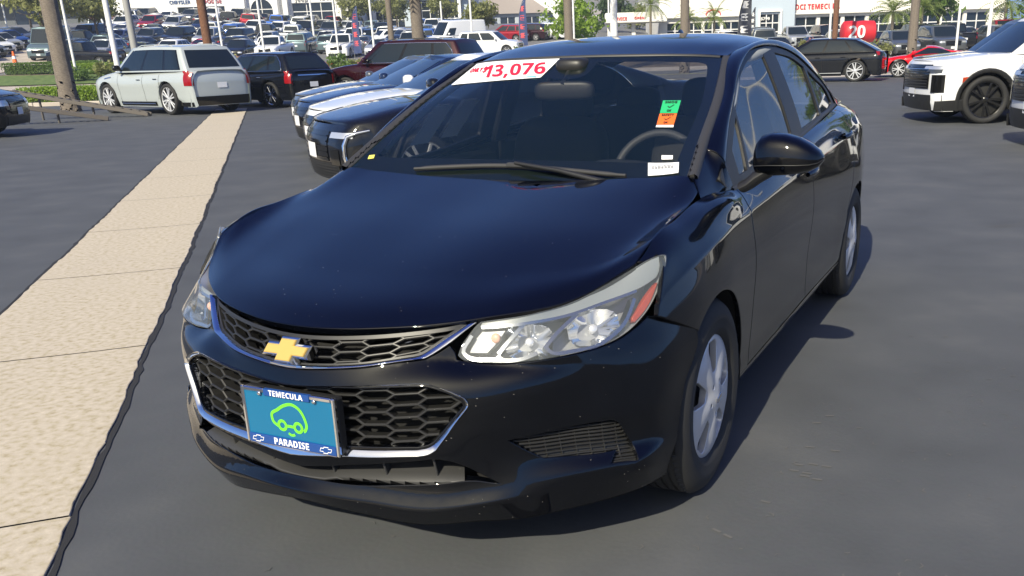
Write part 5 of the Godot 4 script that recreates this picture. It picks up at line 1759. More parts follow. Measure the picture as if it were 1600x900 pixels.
func build_setting_materials() -> void:
	var asph := mat("asphalt", Color(1, 1, 1), 0.72, 0.0, 0.45)
	asph.albedo_color = Color(1, 1, 1)
	tri_tex(asph, noise_tex(2048, 0.004, [[0.0, Color(0.066, 0.070, 0.074).linear_to_srgb()], [0.35, Color(0.076, 0.081, 0.086).linear_to_srgb()], [0.65, Color(0.084, 0.089, 0.094).linear_to_srgb()], [1.0, Color(0.101, 0.105, 0.108).linear_to_srgb()]], 5, 9), 7.0, bump_tex(1024, 0.3, 1.2, 8, 2), 0.06)
	var road := mat("road", Color(1, 1, 1), 0.85)
	road.albedo_color = Color(1, 1, 1)
	tri_tex(road, noise_tex(512, 0.01, [[0.2, g1(0.13).linear_to_srgb()], [0.8, g1(0.19).linear_to_srgb()]], 9, 5), 9.0)
	var conc := mat("concrete", Color(1, 1, 1), 0.85)
	conc.albedo_color = Color(1, 1, 1)
	tri_tex(conc, noise_tex(2048, 0.03, [[0.0, Color(0.30, 0.235, 0.155).linear_to_srgb()], [0.30, Color(0.44, 0.385, 0.270).linear_to_srgb()], [0.5, Color(0.49, 0.43, 0.335).linear_to_srgb()], [0.72, Color(0.52, 0.46, 0.365).linear_to_srgb()], [1.0, Color(0.60, 0.53, 0.42).linear_to_srgb()]], 21, 7), 3.1, bump_tex(1024, 0.25, 1.5, 18, 3), 0.08)
	var walk := mat("pavement", Color(1, 1, 1), 0.9)
	walk.albedo_color = Color(1, 1, 1)
	tri_tex(walk, noise_tex(512, 0.01, [[0.2, Color(0.38, 0.33, 0.28).linear_to_srgb()], [0.8, Color(0.50, 0.45, 0.39).linear_to_srgb()]], 31, 5), 8.0)
	var grass := mat("grass", Color(1, 1, 1), 0.95)
	grass.albedo_color = Color(1, 1, 1)
	tri_tex(grass, noise_tex(512, 0.02, [[0.2, Color(0.06, 0.11, 0.02).linear_to_srgb()], [0.8, Color(0.15, 0.20, 0.05).linear_to_srgb()]], 41, 5), 6.0)
	var earth := mat("earth", Color(1, 1, 1), 0.95)
	earth.albedo_color = Color(1, 1, 1)
	tri_tex(earth, noise_tex(512, 0.02, [[0.2, Color(0.10, 0.075, 0.05).linear_to_srgb()], [0.8, Color(0.22, 0.17, 0.11).linear_to_srgb()]], 42, 5), 5.0)
	var hill := mat("hill", Color(1, 1, 1), 0.95)
	hill.albedo_color = Color(1, 1, 1)
	tri_tex(hill, noise_tex(512, 0.015, [[0.2, Color(0.05, 0.06, 0.03).linear_to_srgb()], [0.5, Color(0.16, 0.13, 0.09).linear_to_srgb()], [0.8, Color(0.24, 0.20, 0.14).linear_to_srgb()]], 43, 6), 90.0)
	mat("tar", g1(0.022), 0.8)
	mat("scuff", g1(0.112), 0.9)
	mat("white_wall", Color(0.72, 0.72, 0.71), 0.75)
	mat("cream_wall", Color(0.70, 0.68, 0.63), 0.8)
	mat("panel_joint", g1(0.38), 0.8)
	mat("grey_wall", Color(0.34, 0.38, 0.43), 0.7)
	mat("blue_grey_wall", Color(0.40, 0.47, 0.54), 0.6)
	mat("dark_wall", Color(0.10, 0.11, 0.12), 0.8)
	mat("roof_tile", Color(0.30, 0.26, 0.23), 0.9)
	mat("mullion", g1(0.62), 0.5)
	mat("sign_red", Color(0.55, 0.02, 0.03), 0.5)
	mat("sign_maroon", Color(0.30, 0.03, 0.06), 0.5)
	mat("sign_blue", Color(0.05, 0.09, 0.20), 0.5)
	mat("sign_grey", g1(0.16), 0.5)
	mat("pole_white", Color(0.72, 0.72, 0.70), 0.55)
	mat("pole_grey", Color(0.30, 0.30, 0.29), 0.6)
	var wood := mat("pole_wood", Color(1, 1, 1), 0.9)
	wood.albedo_color = Color(1, 1, 1)
	tri_tex(wood, noise_tex(256, 0.05, [[0.2, Color(0.10, 0.045, 0.025).linear_to_srgb()], [0.8, Color(0.21, 0.105, 0.06).linear_to_srgb()]], 51, 4), 1.0)
	wood.uv1_scale = Vector3(4, 0.5, 4)
	var bark := mat("palm_bark", Color(1, 1, 1), 0.95)
	bark.albedo_color = Color(1, 1, 1)
	tri_tex(bark, noise_tex(512, 0.03, [[0.15, Color(0.10, 0.085, 0.07).linear_to_srgb()], [0.5, Color(0.15, 0.125, 0.10).linear_to_srgb()], [0.9, Color(0.28, 0.24, 0.20).linear_to_srgb()]], 52, 5), 1.0)
	bark.uv1_scale = Vector3(0.7, 3.2, 0.7)
	mat("bark", Color(0.12, 0.09, 0.06), 0.95)
	for e in [["leaf_green", Color(0.075, 0.125, 0.022)], ["leaf_bright", Color(0.16, 0.24, 0.03)], ["leaf_dark", Color(0.035, 0.062, 0.018)], ["leaf_olive", Color(0.15, 0.16, 0.055)], ["palm_leaf", Color(0.14, 0.18, 0.045)], ["palm_dry", Color(0.26, 0.20, 0.09)], ["leaf_dry", Color(0.22, 0.15, 0.09)], ["flower_red", Color(0.45, 0.08, 0.03)], ["flower_pink", Color(0.38, 0.18, 0.20)]]:
		var m := mat(e[0], e[1], 0.6)
		m.backlight_enabled = true
		m.backlight = Color(e[1].r * 1.6, e[1].g * 1.6, e[1].b).linear_to_srgb()

func build_setting() -> void:
	build_setting_materials()
	sheet("parking_lot", -90.0, 41.5, -140.0, 140.0, M.asphalt)
	sheet("verge", 41.5, 44.0, -140.0, 140.0, M.pavement)
	sheet("street", 44.0, 57.0, -140.0, 140.0, M.road)
	sheet("pavement", 57.0, 61.5, -140.0, 140.0, M.pavement)
	sheet("planting_strip", 61.5, 70.0, -140.0, 140.0, M.earth)
	sheet("far_lot", 70.0, 160.0, -160.0, 160.0, M.road)
	sheet("driveway", 61.0, 110.0, -78.0, -43.5, M.pavement, 0.03)
	sheet("lawn", 61.8, 69.0, -42.6, -30.0, M.grass, 0.05)
	sheet("plain", 160.0, 1400.0, -900.0, 900.0, M.hill)
	# hedge bed kerb behind the silver car
	var mb := MB.new()
	for e in [[36.0, 36.15], [41.35, 41.5]]:
		var r := -60.0
		while r < -13.0:
			var a := lot(e[0] + 0.07, r + 1.5)
			mb.box(a + Vector3(0, 0.06, 0), Vector3(2.98, 0.16, 0.15), 0.02, Basis(Vector3.UP, 0.4387))
			r += 3.0
	tag(obj("kerb", mb, M.pavement, self), "", "", "", "structure")
	sheet("hedge_bed", 36.15, 41.3, -60.0, -13.2, M.earth, 0.05)
	# markings on the street
	mb = MB.new()
	for d in [50.3, 50.6]:
		mb.flat(lot(d, -120, 0.006), lot(d, 120, 0.006), lot(d + 0.1, 120, 0.006), lot(d + 0.1, -120, 0.006), Vector3.UP)
	tag(obj("road_marking", mb, M.yellow_sticker, self), "", "", "", "structure")
	gutter()
	lot_marks()
	buildings()
	hills()

func gutter() -> void:                                   # concrete drain strip laid in slabs across the lot
	var root := Node3D.new()
	root.name = "concrete_strip"
	add_child(root)
	tag(root, "", "", "", "structure")
	var dirv := Vector2(-0.686, -0.7276); var nv := Vector2(0.7276, -0.686)   # along, and towards the sedan
	var o := Vector2(-0.72, 1.226)
	var rg := RandomNumberGenerator.new(); rg.seed = 5
	var s := -3.4
	var gap := MB.new()
	var joints := [-3.4, -1.55, 0.35, 2.35, 4.4, 6.4, 8.4, 10.5, 12.6, 14.7, 16.8, 18.9, 21.0, 23.1, 25.2, 27.3, 29.0]
	var edge := func(k: int, side: int) -> float:
		var a := absf(sin(k * 12.9898 + side * 78.233) * 43758.5453)
		return (a - floor(a) - 0.5) * 0.013 + 0.006 * sin(k * 0.31 + side * 2.0)
	for j in joints.size() - 1:
		var s0: float = joints[j] + 0.006; var s1: float = joints[j + 1] - 0.006
		var mb := MB.new()
		var n := int((s1 - s0) / 0.09)
		var rows := []
		for i in n + 1:
			var t := lerpf(s0, s1, float(i) / n)
			var k := int(round((joints[j] + 4.0) / 0.09)) + i
			var w0: float = -0.93 + edge.call(k, 0); var w1: float = 0.0 + edge.call(k, 1)
			var r := []
			for w in [w0, w0 + 0.004, -0.70, -0.47, -0.23, w1 - 0.004, w1]:
				var p: Vector2 = o + dirv * t + nv * w
				var dd := -0.4247 * (p.x - 1.667) - 0.9053 * (p.y - 2.601)
				var y := rise(dd, 0.0) + 0.007 - 0.004 * cos((w + 0.47) * 3.2) 
				if w == w0 or w == w1: y -= 0.0065
				r.append(Vector3(p.x, y + 0.003, p.y))
			rows.append(r)
		mb.grid(rows, Vector3(-5, -500, -5))
		obj("slab", mb, M.concrete, root)
	# dark sealant line along both sides
	for side in 2:
		var mb := MB.new()
		var rows := []
		for i in 360:
			var t := lerpf(-3.4, 29.0, i / 359.0)
			var k := int(round((t + 4.0) / 0.09))
			var c: float = (-0.945 if side == 0 else 0.015) + edge.call(k, side) * 0.8
			var wd: float = 0.006 + absf(edge.call(k + 7, side)) * 1.1
			var r := []
			for w in [c - wd, c + wd]:
				var p: Vector2 = o + dirv * t + nv * w
				r.append(Vector3(p.x, rise(-0.4247 * (p.x - 1.667) - 0.9053 * (p.y - 2.601), 0.0) + 0.0035, p.y))
			rows.append(r)
		mb.grid(rows, Vector3(-5, -500, -5))
		obj("sealant_edge", mb, M.tar, root)

func ground_stroke(mb: MB, pts: PackedVector2Array, w: float, y: float, taper := true) -> void:   # a mark on flat ground, (x, z) points
	var n := pts.size()
	var a := []; var b := []
	for i in n:
		var d := (pts[mini(i + 1, n - 1)] - pts[maxi(i - 1, 0)]).normalized()
		var f := sin(PI * (i + 0.5) / n) if taper else 1.0
		var s := Vector2(-d.y, d.x) * w * 0.5 * (0.3 + 0.7 * f)
		a.append(mb.vert(Vector3(pts[i].x + s.x, y, pts[i].y + s.y), Vector3.UP)); b.append(mb.vert(Vector3(pts[i].x - s.x, y, pts[i].y - s.y), Vector3.UP))
	for i in n - 1: mb.quad(a[i], a[i + 1], b[i + 1], b[i])

func lot_marks() -> void:                                # dusty tyre marks and chips on the asphalt
	var mb := MB.new()
	var rg := RandomNumberGenerator.new(); rg.seed = 91
	# tread print: short bars along an arc beside the sedan
	var arc := crom(vv([[0.99, 0.38], [1.09, 0.19], [1.15, -0.12], [1.17, -0.42], [1.13, -0.80]]), 0.028)
	for i in arc.size() - 1:
		var d := (arc[i + 1] - arc[i]).normalized(); var s := Vector2(-d.y, d.x)
		for k in 3:
			if rg.randf() < 0.88: continue
			var c := arc[i] + s * (k - 1) * 0.045 + d * rg.randf_range(-0.004, 0.004)
			ground_stroke(mb, PackedVector2Array([c - s * 0.016, c + s * 0.016 + d * 0.004]), 0.010, 0.003, false)
	for e in [[[1.9, -2.6], [2.5, -2.9], [3.6, -3.1], [5.0, -3.0]], [[1.55, -5.2], [2.0, -5.6], [3.0, -6.4], [4.5, -7.0]], [[1.5, -6.2], [2.2, -7.2], [3.2, -8.4]], [[2.2, -1.6], [2.4, -2.3], [2.9, -2.8]], [[-3.6, -4.4], [-3.3, -5.4], [-3.2, -6.6]], [[0.6, 1.5], [1.2, 1.25], [2.0, 0.6]]]:
		var c := crom(vv(e), 0.12)
		for k in 3:
			var o := PackedVector2Array()
			for q in c: o.append(q + Vector2(k * 0.03 + rg.randf_range(-0.006, 0.006), k * 0.024))
			var i := 0
			while i < o.size() - 3:
				var n := rg.randi_range(2, 7)
				ground_stroke(mb, o.slice(i, mini(i + n, o.size())), rg.randf_range(0.004, 0.013), 0.003)
				i += n + rg.randi_range(0, 3)
	for i in 260:
		var c := Vector2(rg.randf_range(-0.6, 3.8), rg.randf_range(-4.5, 1.7))
		if rg.randf() < 0.5: c = Vector2(rg.randf_range(1.0, 2.6), rg.randf_range(-1.6, 1.2))
		var l := rg.randf_range(0.004, 0.018); var a := rg.randf_range(0, TAU)
		ground_stroke(mb, PackedVector2Array([c, c + Vector2(cos(a), sin(a)) * l, c + Vector2(cos(a + 0.5), sin(a + 0.5)) * l * 1.7]), rg.randf_range(0.003, 0.007), 0.003)
	tag(obj("dust_marks", mb, M.scuff, self), "", "", "", "stuff")
	mb = MB.new()
	for e in [[[0.55, 0.92], [0.75, 0.80], [0.9, 0.85]], [[0.62, 1.02], [0.8, 0.95]], [[-3.9, -5.6], [-3.6, -5.75], [-3.3, -5.7]], [[-5.4, -4.0], [-5.0, -4.1]]]:
		ground_stroke(mb, crom(vv(e), 0.05), 0.03, 0.0032)
	# hairline cracks sealed with tar
	for e in [[[2.1, -3.4], [2.9, -3.9], [3.9, -4.1]]]:
		ground_stroke(mb, crom(vv(e), 0.05), 0.004, 0.0032)
	tag(obj("tar_marks", mb, M.tar, self), "", "", "", "stuff")

# a wall with real openings. axes: x along the wall, y up; windows: [x, y, w, h, columns, rows, arched]
func facade(root: Node3D, called: String, o: Vector3, turn: float, w: float, h: float, depth: float, wallm: Material, wins: Array, joints := 0.0) -> void:
	var bs := Basis(Vector3.UP, turn)
	var holes := []
	for q in wins:
		var hp := PackedVector2Array([Vector2(q[0], q[1]), Vector2(q[0] + q[2], q[1])])
		if q.size() > 6 and q[6]:
			for k in 13: hp.append(Vector2(q[0] + q[2] * (0.5 + 0.5 * cos(PI * k / 12.0)), q[1] + q[3] - q[2] * 0.5 + q[2] * 0.5 * sin(PI * k / 12.0)))
		else:
			hp.append(Vector2(q[0] + q[2], q[1] + q[3])); hp.append(Vector2(q[0], q[1] + q[3]))
		holes.append(hp)
	var at := func(t: Vector2) -> Array: return [o + bs * Vector3(t.x, t.y, 0), bs * Vector3(0, 0, 1)]
	var mb := MB.new()
	panel(mb, at, PackedVector2Array([Vector2(0, 0), Vector2(w, 0), Vector2(w, h), Vector2(0, h)]), holes, maxf(w, h) * 0.2, 0.02, 0.3)
	mb.flat(o + bs * Vector3(0, h, 0), o + bs * Vector3(w, h, 0), o + bs * Vector3(w, h, -depth), o + bs * Vector3(0, h, -depth), Vector3.UP)
	mb.flat(o, o + bs * Vector3(0, h, 0), o + bs * Vector3(0, h, -depth), o + bs * Vector3(0, 0, -depth), bs * Vector3(-1, 0, 0))
	mb.flat(o + bs * Vector3(w, 0, 0), o + bs * Vector3(w, h, 0), o + bs * Vector3(w, h, -depth), o + bs * Vector3(w, 0, -depth), bs * Vector3(1, 0, 0))
	mb.flat(o + bs * Vector3(0, 0, -depth), o + bs * Vector3(w, 0, -depth), o + bs * Vector3(w, h, -depth), o + bs * Vector3(0, h, -depth), bs * Vector3(0, 0, -1))
	var wall := obj(called, mb, wallm, root)
	if joints > 0.0:
		mb = MB.new()
		var y := joints
		while y < h - 0.2:
			mb.box(o + bs * Vector3(w * 0.5, y, 0.004), Vector3(w - 0.1, 0.03, 0.012), 0.0, bs)
			y += joints
		# joints run behind the openings only where there is wall
		var keep := MB.new()
		y = joints
		while y < h - 0.2:
			var cuts := [[0.05, w - 0.05]]
			for q in wins:
				if y > q[1] - 0.1 and y < q[1] + q[3] + 0.1:
					var nc := []
					for c in cuts:
						if q[0] - 0.1 > c[0]: nc.append([c[0], minf(c[1], q[0] - 0.1)])
						if q[0] + q[2] + 0.1 < c[1]: nc.append([maxf(c[0], q[0] + q[2] + 0.1), c[1]])
					cuts = nc
			for c in cuts:
				if c[1] - c[0] > 0.2: keep.box(o + bs * Vector3((c[0] + c[1]) * 0.5, y, 0.004), Vector3(c[1] - c[0], 0.035, 0.012), 0.0, bs)
			y += joints
		obj("panel_joints", keep, M.panel_joint, wall)
	for i in wins.size():
		var q: Array = wins[i]
		mb = MB.new()
		panel(mb, func(t: Vector2) -> Array: return [o + bs * Vector3(t.x, t.y, -0.22), bs * Vector3(0, 0, 1)], holes[i], [], 3.0, 0.0, 0.0)
		var pane := obj("window", mb, M.dark_glass, root)
		mb = MB.new()
		var c: int = q[4]; var rws: int = q[5]
		for k in c + 1: mb.box(o + bs * Vector3(q[0] + q[2] * k / c, q[1] + q[3] * 0.5, -0.16), Vector3(0.10, q[3], 0.08), 0.0, bs)
		for k in rws + 1: mb.box(o + bs * Vector3(q[0] + q[2] * 0.5, q[1] + q[3] * k / rws, -0.165), Vector3(q[2], 0.10, 0.08), 0.0, bs)
		obj("window_frame", mb, M.mullion, pane)

func wall_text(root: Node, s: String, h: float, o: Vector3, turn: float, m: Material, width := 0.0, called := "sign_lettering") -> void:
	var tm := text_mesh(s, h * 1.38, 0.12)
	var l := put(called, tm, m, root)
	var sx := 1.0
	if width > 0.0: sx = width / maxf(tm.get_aabb().size.x, 0.1)
	l.transform = Transform3D(Basis(Vector3.UP, turn) * Basis.from_scale(Vector3(sx, 1, 1)), o)

func buildings() -> void:
	mat("dark_glass", Color(0.012, 0.017, 0.022), 0.06)
	var yaw := 0.4387
	# long white showroom on the rise behind the far lot
	var b := thing("showroom", "long white showroom with two dark glazed entrances and an arched window between them", "building")
	var o := lot(140.0, -68.0); o.y = 6.3
	facade(b, "wall", o, yaw, 35.2, 9.0, 18.0, M.white_wall, [[3.2, 0.4, 3.4, 3.5, 2, 2], [10.2, 0.3, 6.8, 3.6, 3, 3], [20.7, 0.5, 3.2, 4.2, 2, 3, true], [26.7, 0.5, 6.2, 3.5, 3, 3]], 0.75)
	var ax := Basis(Vector3.UP, yaw)
	wall_text(b, "CHRYSLER", 0.50, o + ax * Vector3(10.7, 4.55, 0.05), yaw, M.sign_blue, 3.0)
	wall_text(b, "DODGE", 0.55, o + ax * Vector3(15.4, 4.55, 0.05), yaw, M.sign_maroon, 2.6)
	wall_text(b, "Jeep", 0.75, o + ax * Vector3(28.2, 4.5, 0.05), yaw, M.sign_grey, 1.9)
	wall_text(b, "RAM", 0.62, o + ax * Vector3(31.8, 4.55, 0.05), yaw, M.sign_grey, 1.9)
	var mb := MB.new()
	mb.box(o + ax * Vector3(5.0, 4.05, 0.03), Vector3(3.9, 0.12, 0.1), 0.0, ax)
	mb.box(o + ax * Vector3(13.6, 2.25, -0.08), Vector3(2.2, 0.75, 0.1), 0.0, ax)
	obj("entrance_panel", mb, M.cream_wall, b)
	for s in [19.9, 24.6, 26.0, 33.6]:
		mb = MB.new()
		mb.box(o + ax * Vector3(s, 4.4, 0.5), Vector3(0.7, 8.8, 1.0), 0.03, ax)
		obj("pillar", mb, M.white_wall, b)
	# grey-blue showroom further right
	b = thing("showroom", "grey blue glass fronted showroom with a flat white roof band behind olive trees", "building")
	o = lot(150.0, -32.5); o.y = 6.6
	facade(b, "wall", o, yaw, 15.5, 7.5, 16.0, M.blue_grey_wall, [[1.0, 0.3, 4.5, 3.6, 4, 3], [7.0, 0.3, 7.5, 3.6, 6, 3]])
	mb = MB.new()
	mb.box(o + ax * Vector3(7.7, 4.6, 0.4), Vector3(15.8, 0.7, 1.4), 0.03, ax)
	obj("roof_band", mb, M.white_wall, b)
	for k in 3:
		mb = MB.new()
		mb.box(o + ax * Vector3(1.0 + k * 6.6, 2.3, 0.75), Vector3(0.5, 4.6, 0.5), 0.03, ax)
		obj("column", mb, M.white_wall, b)
	# low building with a pitched roof, then a pale box
	b = thing("office", "low grey office with a pitched brown roof behind the white van", "building")
	o = lot(160.0, -18.0); o.y = 6.4
	facade(b, "wall", o, yaw, 13.0, 2.6, 10.0, M.grey_wall, [[1.0, 0.8, 2.5, 1.3, 2, 1], [5.0, 0.8, 2.5, 1.3, 2, 1], [9.0, 0.8, 2.5, 1.3, 2, 1]])
	mb = MB.new()
	var e0 := o + ax * Vector3(-0.6, 2.55, 0.7); var e1 := o + ax * Vector3(13.6, 2.55, 0.7); var r0 := o + ax * Vector3(3.0, 5.2, -5.0); var r1 := o + ax * Vector3(10.0, 5.2, -5.0)
	var f0 := o + ax * Vector3(-0.6, 2.55, -10.7); var f1 := o + ax * Vector3(13.6, 2.55, -10.7)
	mb.flat(e0, e1, r1, r0, Vector3(0, 1, 0) + ax.z); mb.flat(f0, f1, r1, r0, Vector3(0, 1, 0) - ax.z)
	mb.flat3(e0, f0, r0, -ax.x); mb.flat3(e1, f1, r1, ax.x)
	obj("roof", mb, M.roof_tile, b)
	b = thing("warehouse", "plain white windowless box building left of the bright green tree", "building")
	o = lot(150.0, -17.0); o.y = 6.4
	facade(b, "wall", lot(165.0, -10.5), yaw, 11.5, 9.0, 20.0, M.white_wall, [])
	# dark building on the left
	b = thing("warehouse", "dark grey low building with a pale roof behind the row of parked cars at left", "building")
	o = lot(165.0, -118.0); o.y = 9.0
	facade(b, "wall", o, yaw, 40.0, 4.6, 18.0, M.dark_wall, [[3.0, 0.3, 5.0, 3.0, 2, 1], [12.0, 0.3, 5.0, 3.0, 2, 1], [22.0, 0.3, 5.0, 3.0, 2, 1]])
	mb = MB.new()
	mb.box(o + ax * Vector3(20.0, 5.6, -3.0), Vector3(41.0, 2.2, 14.0), 0.1, ax)
	obj("roof_block", mb, M.grey_wall, b)
	# cream dealership on the right
	b = thing("dealership", "long cream dealership with red lettering, a window band and a pale blue entrance block", "building")
	o = lot(100.0, 8.4); o.y = 2.6
	var wins := []
	for k in 4: wins.append([0.8 + k * 1.95, 0.6, 1.7, 1.5, 2, 2])
	for k in 8: wins.append([14.2 + k * 2.55, 0.6, 2.2, 1.75, 2, 2])
	facade(b, "wall", o, yaw, 36.0, 7.5, 20.0, M.cream_wall, wins)
	facade(b, "entrance_wall", o + ax * Vector3(8.6, 0, 0.9), yaw, 5.3, 7.8, 2.0, M.blue_grey_wall, [[1.75, 0.1, 1.95, 2.6, 3, 3]])
	mb = MB.new()
	for q in [[1.62, 1.45, 0.2, 2.9], [3.86, 1.45, 0.2, 2.9]]: mb.box(o + ax * Vector3(8.6 + q[0], q[1], 1.0), Vector3(q[2], q[3], 0.25), 0.0, ax)
	mb.box(o + ax * Vector3(8.6 + 2.74, 3.0, 1.0), Vector3(2.44, 0.22, 0.25), 0.0, ax)
	obj("entrance_surround", mb, M.white_wall, b)
	wall_text(b, "26799", 0.30, o + ax * Vector3(8.6 + 2.15, 2.25, 0.80), yaw, M.white_wall, 1.15)
	wall_text(b, "DCI TEMECULA", 0.50, o + ax * Vector3(16.4, 3.3, 0.03), yaw, M.sign_red, 4.6)
	mb = MB.new()
	mb.box(o + ax * Vector3(18.0, 2.65, 0.25), Vector3(36.4, 0.12, 0.5), 0.0, ax)
	mb.box(o + ax * Vector3(18.0, 7.5, 0.1), Vector3(36.4, 0.25, 0.4), 0.0, ax)
	obj("cornice", mb, M.cream_wall, b)
	mb = MB.new()
	var ring := []
	for k in 25: ring.append(o + ax * Vector3(5.6 + cos(TAU * k / 24) * 0.75, 2.85 + sin(TAU * k / 24) * 0.42, 0.06))
	mb.tube(ring, [0.06], 6, false)
	obj("oval_sign", mb, M.sign_red, b)
	b = thing("service_canopy", "cream drive through canopy with red service lettering", "canopy")
	mb = MB.new()
	o = lot(98.0, 2.6); o.y = 2.5
	mb.box(o + ax * Vector3(3.2, 2.75, 0), Vector3(6.2, 0.95, 3.0), 0.04, ax)
	obj("fascia", mb, M.cream_wall, b)
	for k in [0.6, 3.0]:
		mb = MB.new()
		mb.box(o + ax * Vector3(k, 1.2, 0), Vector3(0.55 if k < 1 else 0.4, 2.4, 0.55), 0.03, ax)
		obj("post", mb, M.cream_wall, b)
	wall_text(b, "SERVICE", 0.30, o + ax * Vector3(1.5, 2.65, 1.52), yaw, M.sign_red, 1.5)
	wall_text(b, "OPEN", 0.22, o + ax * Vector3(3.5, 2.68, 1.52), yaw, M.sign_red, 1.0)

func hills() -> void:
	var mb := MB.new()
	var n := FastNoiseLite.new(); n.seed = 3; n.frequency = 0.004
	var rows := []
	for i in 14:
		var d := lerpf(330.0, 1400.0, i / 13.0)
		var r := []
		for j in 61:
			var x := lerpf(-900.0, 900.0, j / 60.0)
			var f := i / 13.0
			var h := 4.0 + 150.0 * f * (0.55 + 0.5 * n.get_noise_2d(x, d)) * (1.0 - 0.85 * smoothstep(30.0, 330.0, x))
			var p := lot(d, x); p.y = h
			r.append(p)
		rows.append(r)
	mb.grid(rows, Vector3(0, -5000, 0))
	tag(obj("hills", mb, M.hill, self), "", "", "", "structure")
	# houses scattered on the slope
	var hm := MB.new()
	var rg := RandomNumberGenerator.new(); rg.seed = 12
	var proto: Node3D = null
	for k in 46:
		var i := 3 + rg.randf() * 4.0
		var j := 30.0 + rg.randf_range(0.2, 4.4)
		var a: Vector3 = rows[int(i)][int(j)]; var b2: Vector3 = rows[int(i) + 1][int(j)]; var c2: Vector3 = rows[int(i)][int(j) + 1]
		var p: Vector3 = a + (b2 - a) * (i - floor(i)) + (c2 - a) * (j - floor(j))
		if proto == null:
			proto = thing("house", "small pale house on the far hillside", "house", p, 0.0, "houses on the far hillside")
			var mb2 := MB.new()
			mb2.box(Vector3(0, 2.4, 0), Vector3(13, 5.6, 9), 0.0)
			obj("wall", mb2, M.cream_wall, proto)
			mb2 = MB.new()
			var q := [Vector3(-7, 5.1, 5), Vector3(7, 5.1, 5), Vector3(7, 5.1, -5), Vector3(-7, 5.1, -5), Vector3(-4, 7.6, 0), Vector3(4, 7.6, 0)]
			mb2.flat(q[0], q[1], q[5], q[4], Vector3(0, 1, 1)); mb2.flat(q[3], q[2], q[5], q[4], Vector3(0, 1, -1)); mb2.flat3(q[0], q[3], q[4], Vector3(-1, 1, 0)); mb2.flat3(q[1], q[2], q[5], Vector3(1, 1, 0))
			obj("roof", mb2, M.roof_tile, proto)
			for w in [-4.0, 0.0, 4.0]:
				mb2 = MB.new()
				mb2.box(Vector3(w, 2.9, 4.5), Vector3(1.6, 1.8, 0.12), 0.0)
				obj("window", mb2, M.dark_glass, proto)
			proto.rotation.y = 0.3
		else:
			copy_of(proto, "small pale house on the far hillside", p, rg.randf_range(-0.4, 1.2), "houses on the far hillside")
	# scrub and trees between the houses
	var sc := MB.new()
	for k in 420:
		var i := 1 + rg.randf() * 9.0
		var j := rg.randf_range(22.0, 40.0)
		var a: Vector3 = rows[int(i)][int(j)]; var b2: Vector3 = rows[int(i) + 1][int(j)]; var c2: Vector3 = rows[int(i)][int(j) + 1]
		var p: Vector3 = a + (b2 - a) * (i - floor(i)) + (c2 - a) * (j - floor(j))
		for m in 14:
			var q: Vector3 = p + Vector3(rg.randf_range(-4, 4), rg.randf_range(0, 4.5), rg.randf_range(-4, 4)); var s := rg.randf_range(0.8, 1.8)
			var nn := Vector3(rg.randf_range(-1, 1), rg.randf_range(0.1, 1), rg.randf_range(-1, 1)).normalized()
			var u := nn.cross(Vector3(0.3, 0.2, 1)).normalized() * s; var w := nn.cross(u).normalized() * s
			mb = sc
			var ix := sc.vert(q - u, nn); sc.vert(q + w, nn); sc.vert(q + u, nn); sc.vert(q - w, nn)
			sc.quad(ix, ix + 1, ix + 2, ix + 3)
	tag(obj("hillside_scrub", sc, M.leaf_dark, self), "", "", "", "stuff")

# ------------------------------------------------------------------ other vehicles: one builder for all body styles (origin on the ground under the middle, nose to +z)
const STYLES := {
	"sedan": {"L": 4.75, "W": 1.83, "H": 1.45, "R": 0.335, "fo": 0.90, "wb": 2.80, "nose": 0.70, "cowl": 0.98, "belt": 0.95, "tail": 1.06, "sc": 0.29, "sw": 0.47, "sr": 0.67, "sb": 0.86, "tw": 0.66},
	"suv": {"L": 4.70, "W": 1.88, "H": 1.69, "R": 0.36, "fo": 0.92, "wb": 2.78, "nose": 0.84, "cowl": 1.08, "belt": 1.05, "tail": 1.10, "sc": 0.26, "sw": 0.43, "sr": 0.90, "sb": 0.985, "tw": 0.72},
	"large suv": {"L": 5.35, "W": 2.05, "H": 1.93, "R": 0.41, "fo": 0.95, "wb": 3.10, "nose": 1.02, "cowl": 1.22, "belt": 1.19, "tail": 1.22, "sc": 0.26, "sw": 0.40, "sr": 0.93, "sb": 0.99, "tw": 0.76},
	"pickup": {"L": 5.80, "W": 2.02, "H": 1.92, "R": 0.41, "fo": 0.98, "wb": 3.65, "nose": 1.06, "cowl": 1.24, "belt": 1.22, "tail": 1.22, "sc": 0.25, "sw": 0.36, "sr": 0.57, "sb": 0.60, "tw": 0.76},
	"van": {"L": 5.95, "W": 2.06, "H": 2.62, "R": 0.36, "fo": 1.02, "wb": 3.75, "nose": 1.00, "cowl": 1.35, "belt": 1.30, "tail": 1.32, "sc": 0.17, "sw": 0.30, "sr": 0.97, "sb": 0.992, "tw": 0.84},
	"sports car": {"L": 4.63, "W": 1.93, "H": 1.23, "R": 0.335, "fo": 1.05, "wb": 2.72, "nose": 0.62, "cowl": 0.86, "belt": 0.86, "tail": 0.98, "sc": 0.27, "sw": 0.44, "sr": 0.60, "sb": 0.82, "tw": 0.62}}

func top_at(p: Dictionary, s: float) -> float:           # height of bonnet, belt and tail along the car
	var sc: float = p.sc
	if s < sc:
		var f := s / sc
		return lerpf(p.nose, p.cowl, sin(f * PI * 0.5) * 0.8 + f * 0.2)
	if s < p.sb: return lerpf(p.belt if s > sc + 0.05 else p.cowl, lerpf(p.belt, p.tail, (s - sc) / (p.sb - sc)), clampf((s - sc) / 0.08, 0.0, 1.0))
	return lerpf(p.tail, p.tail - 0.03, (s - p.sb) / (1.0 - p.sb + 1e-4))

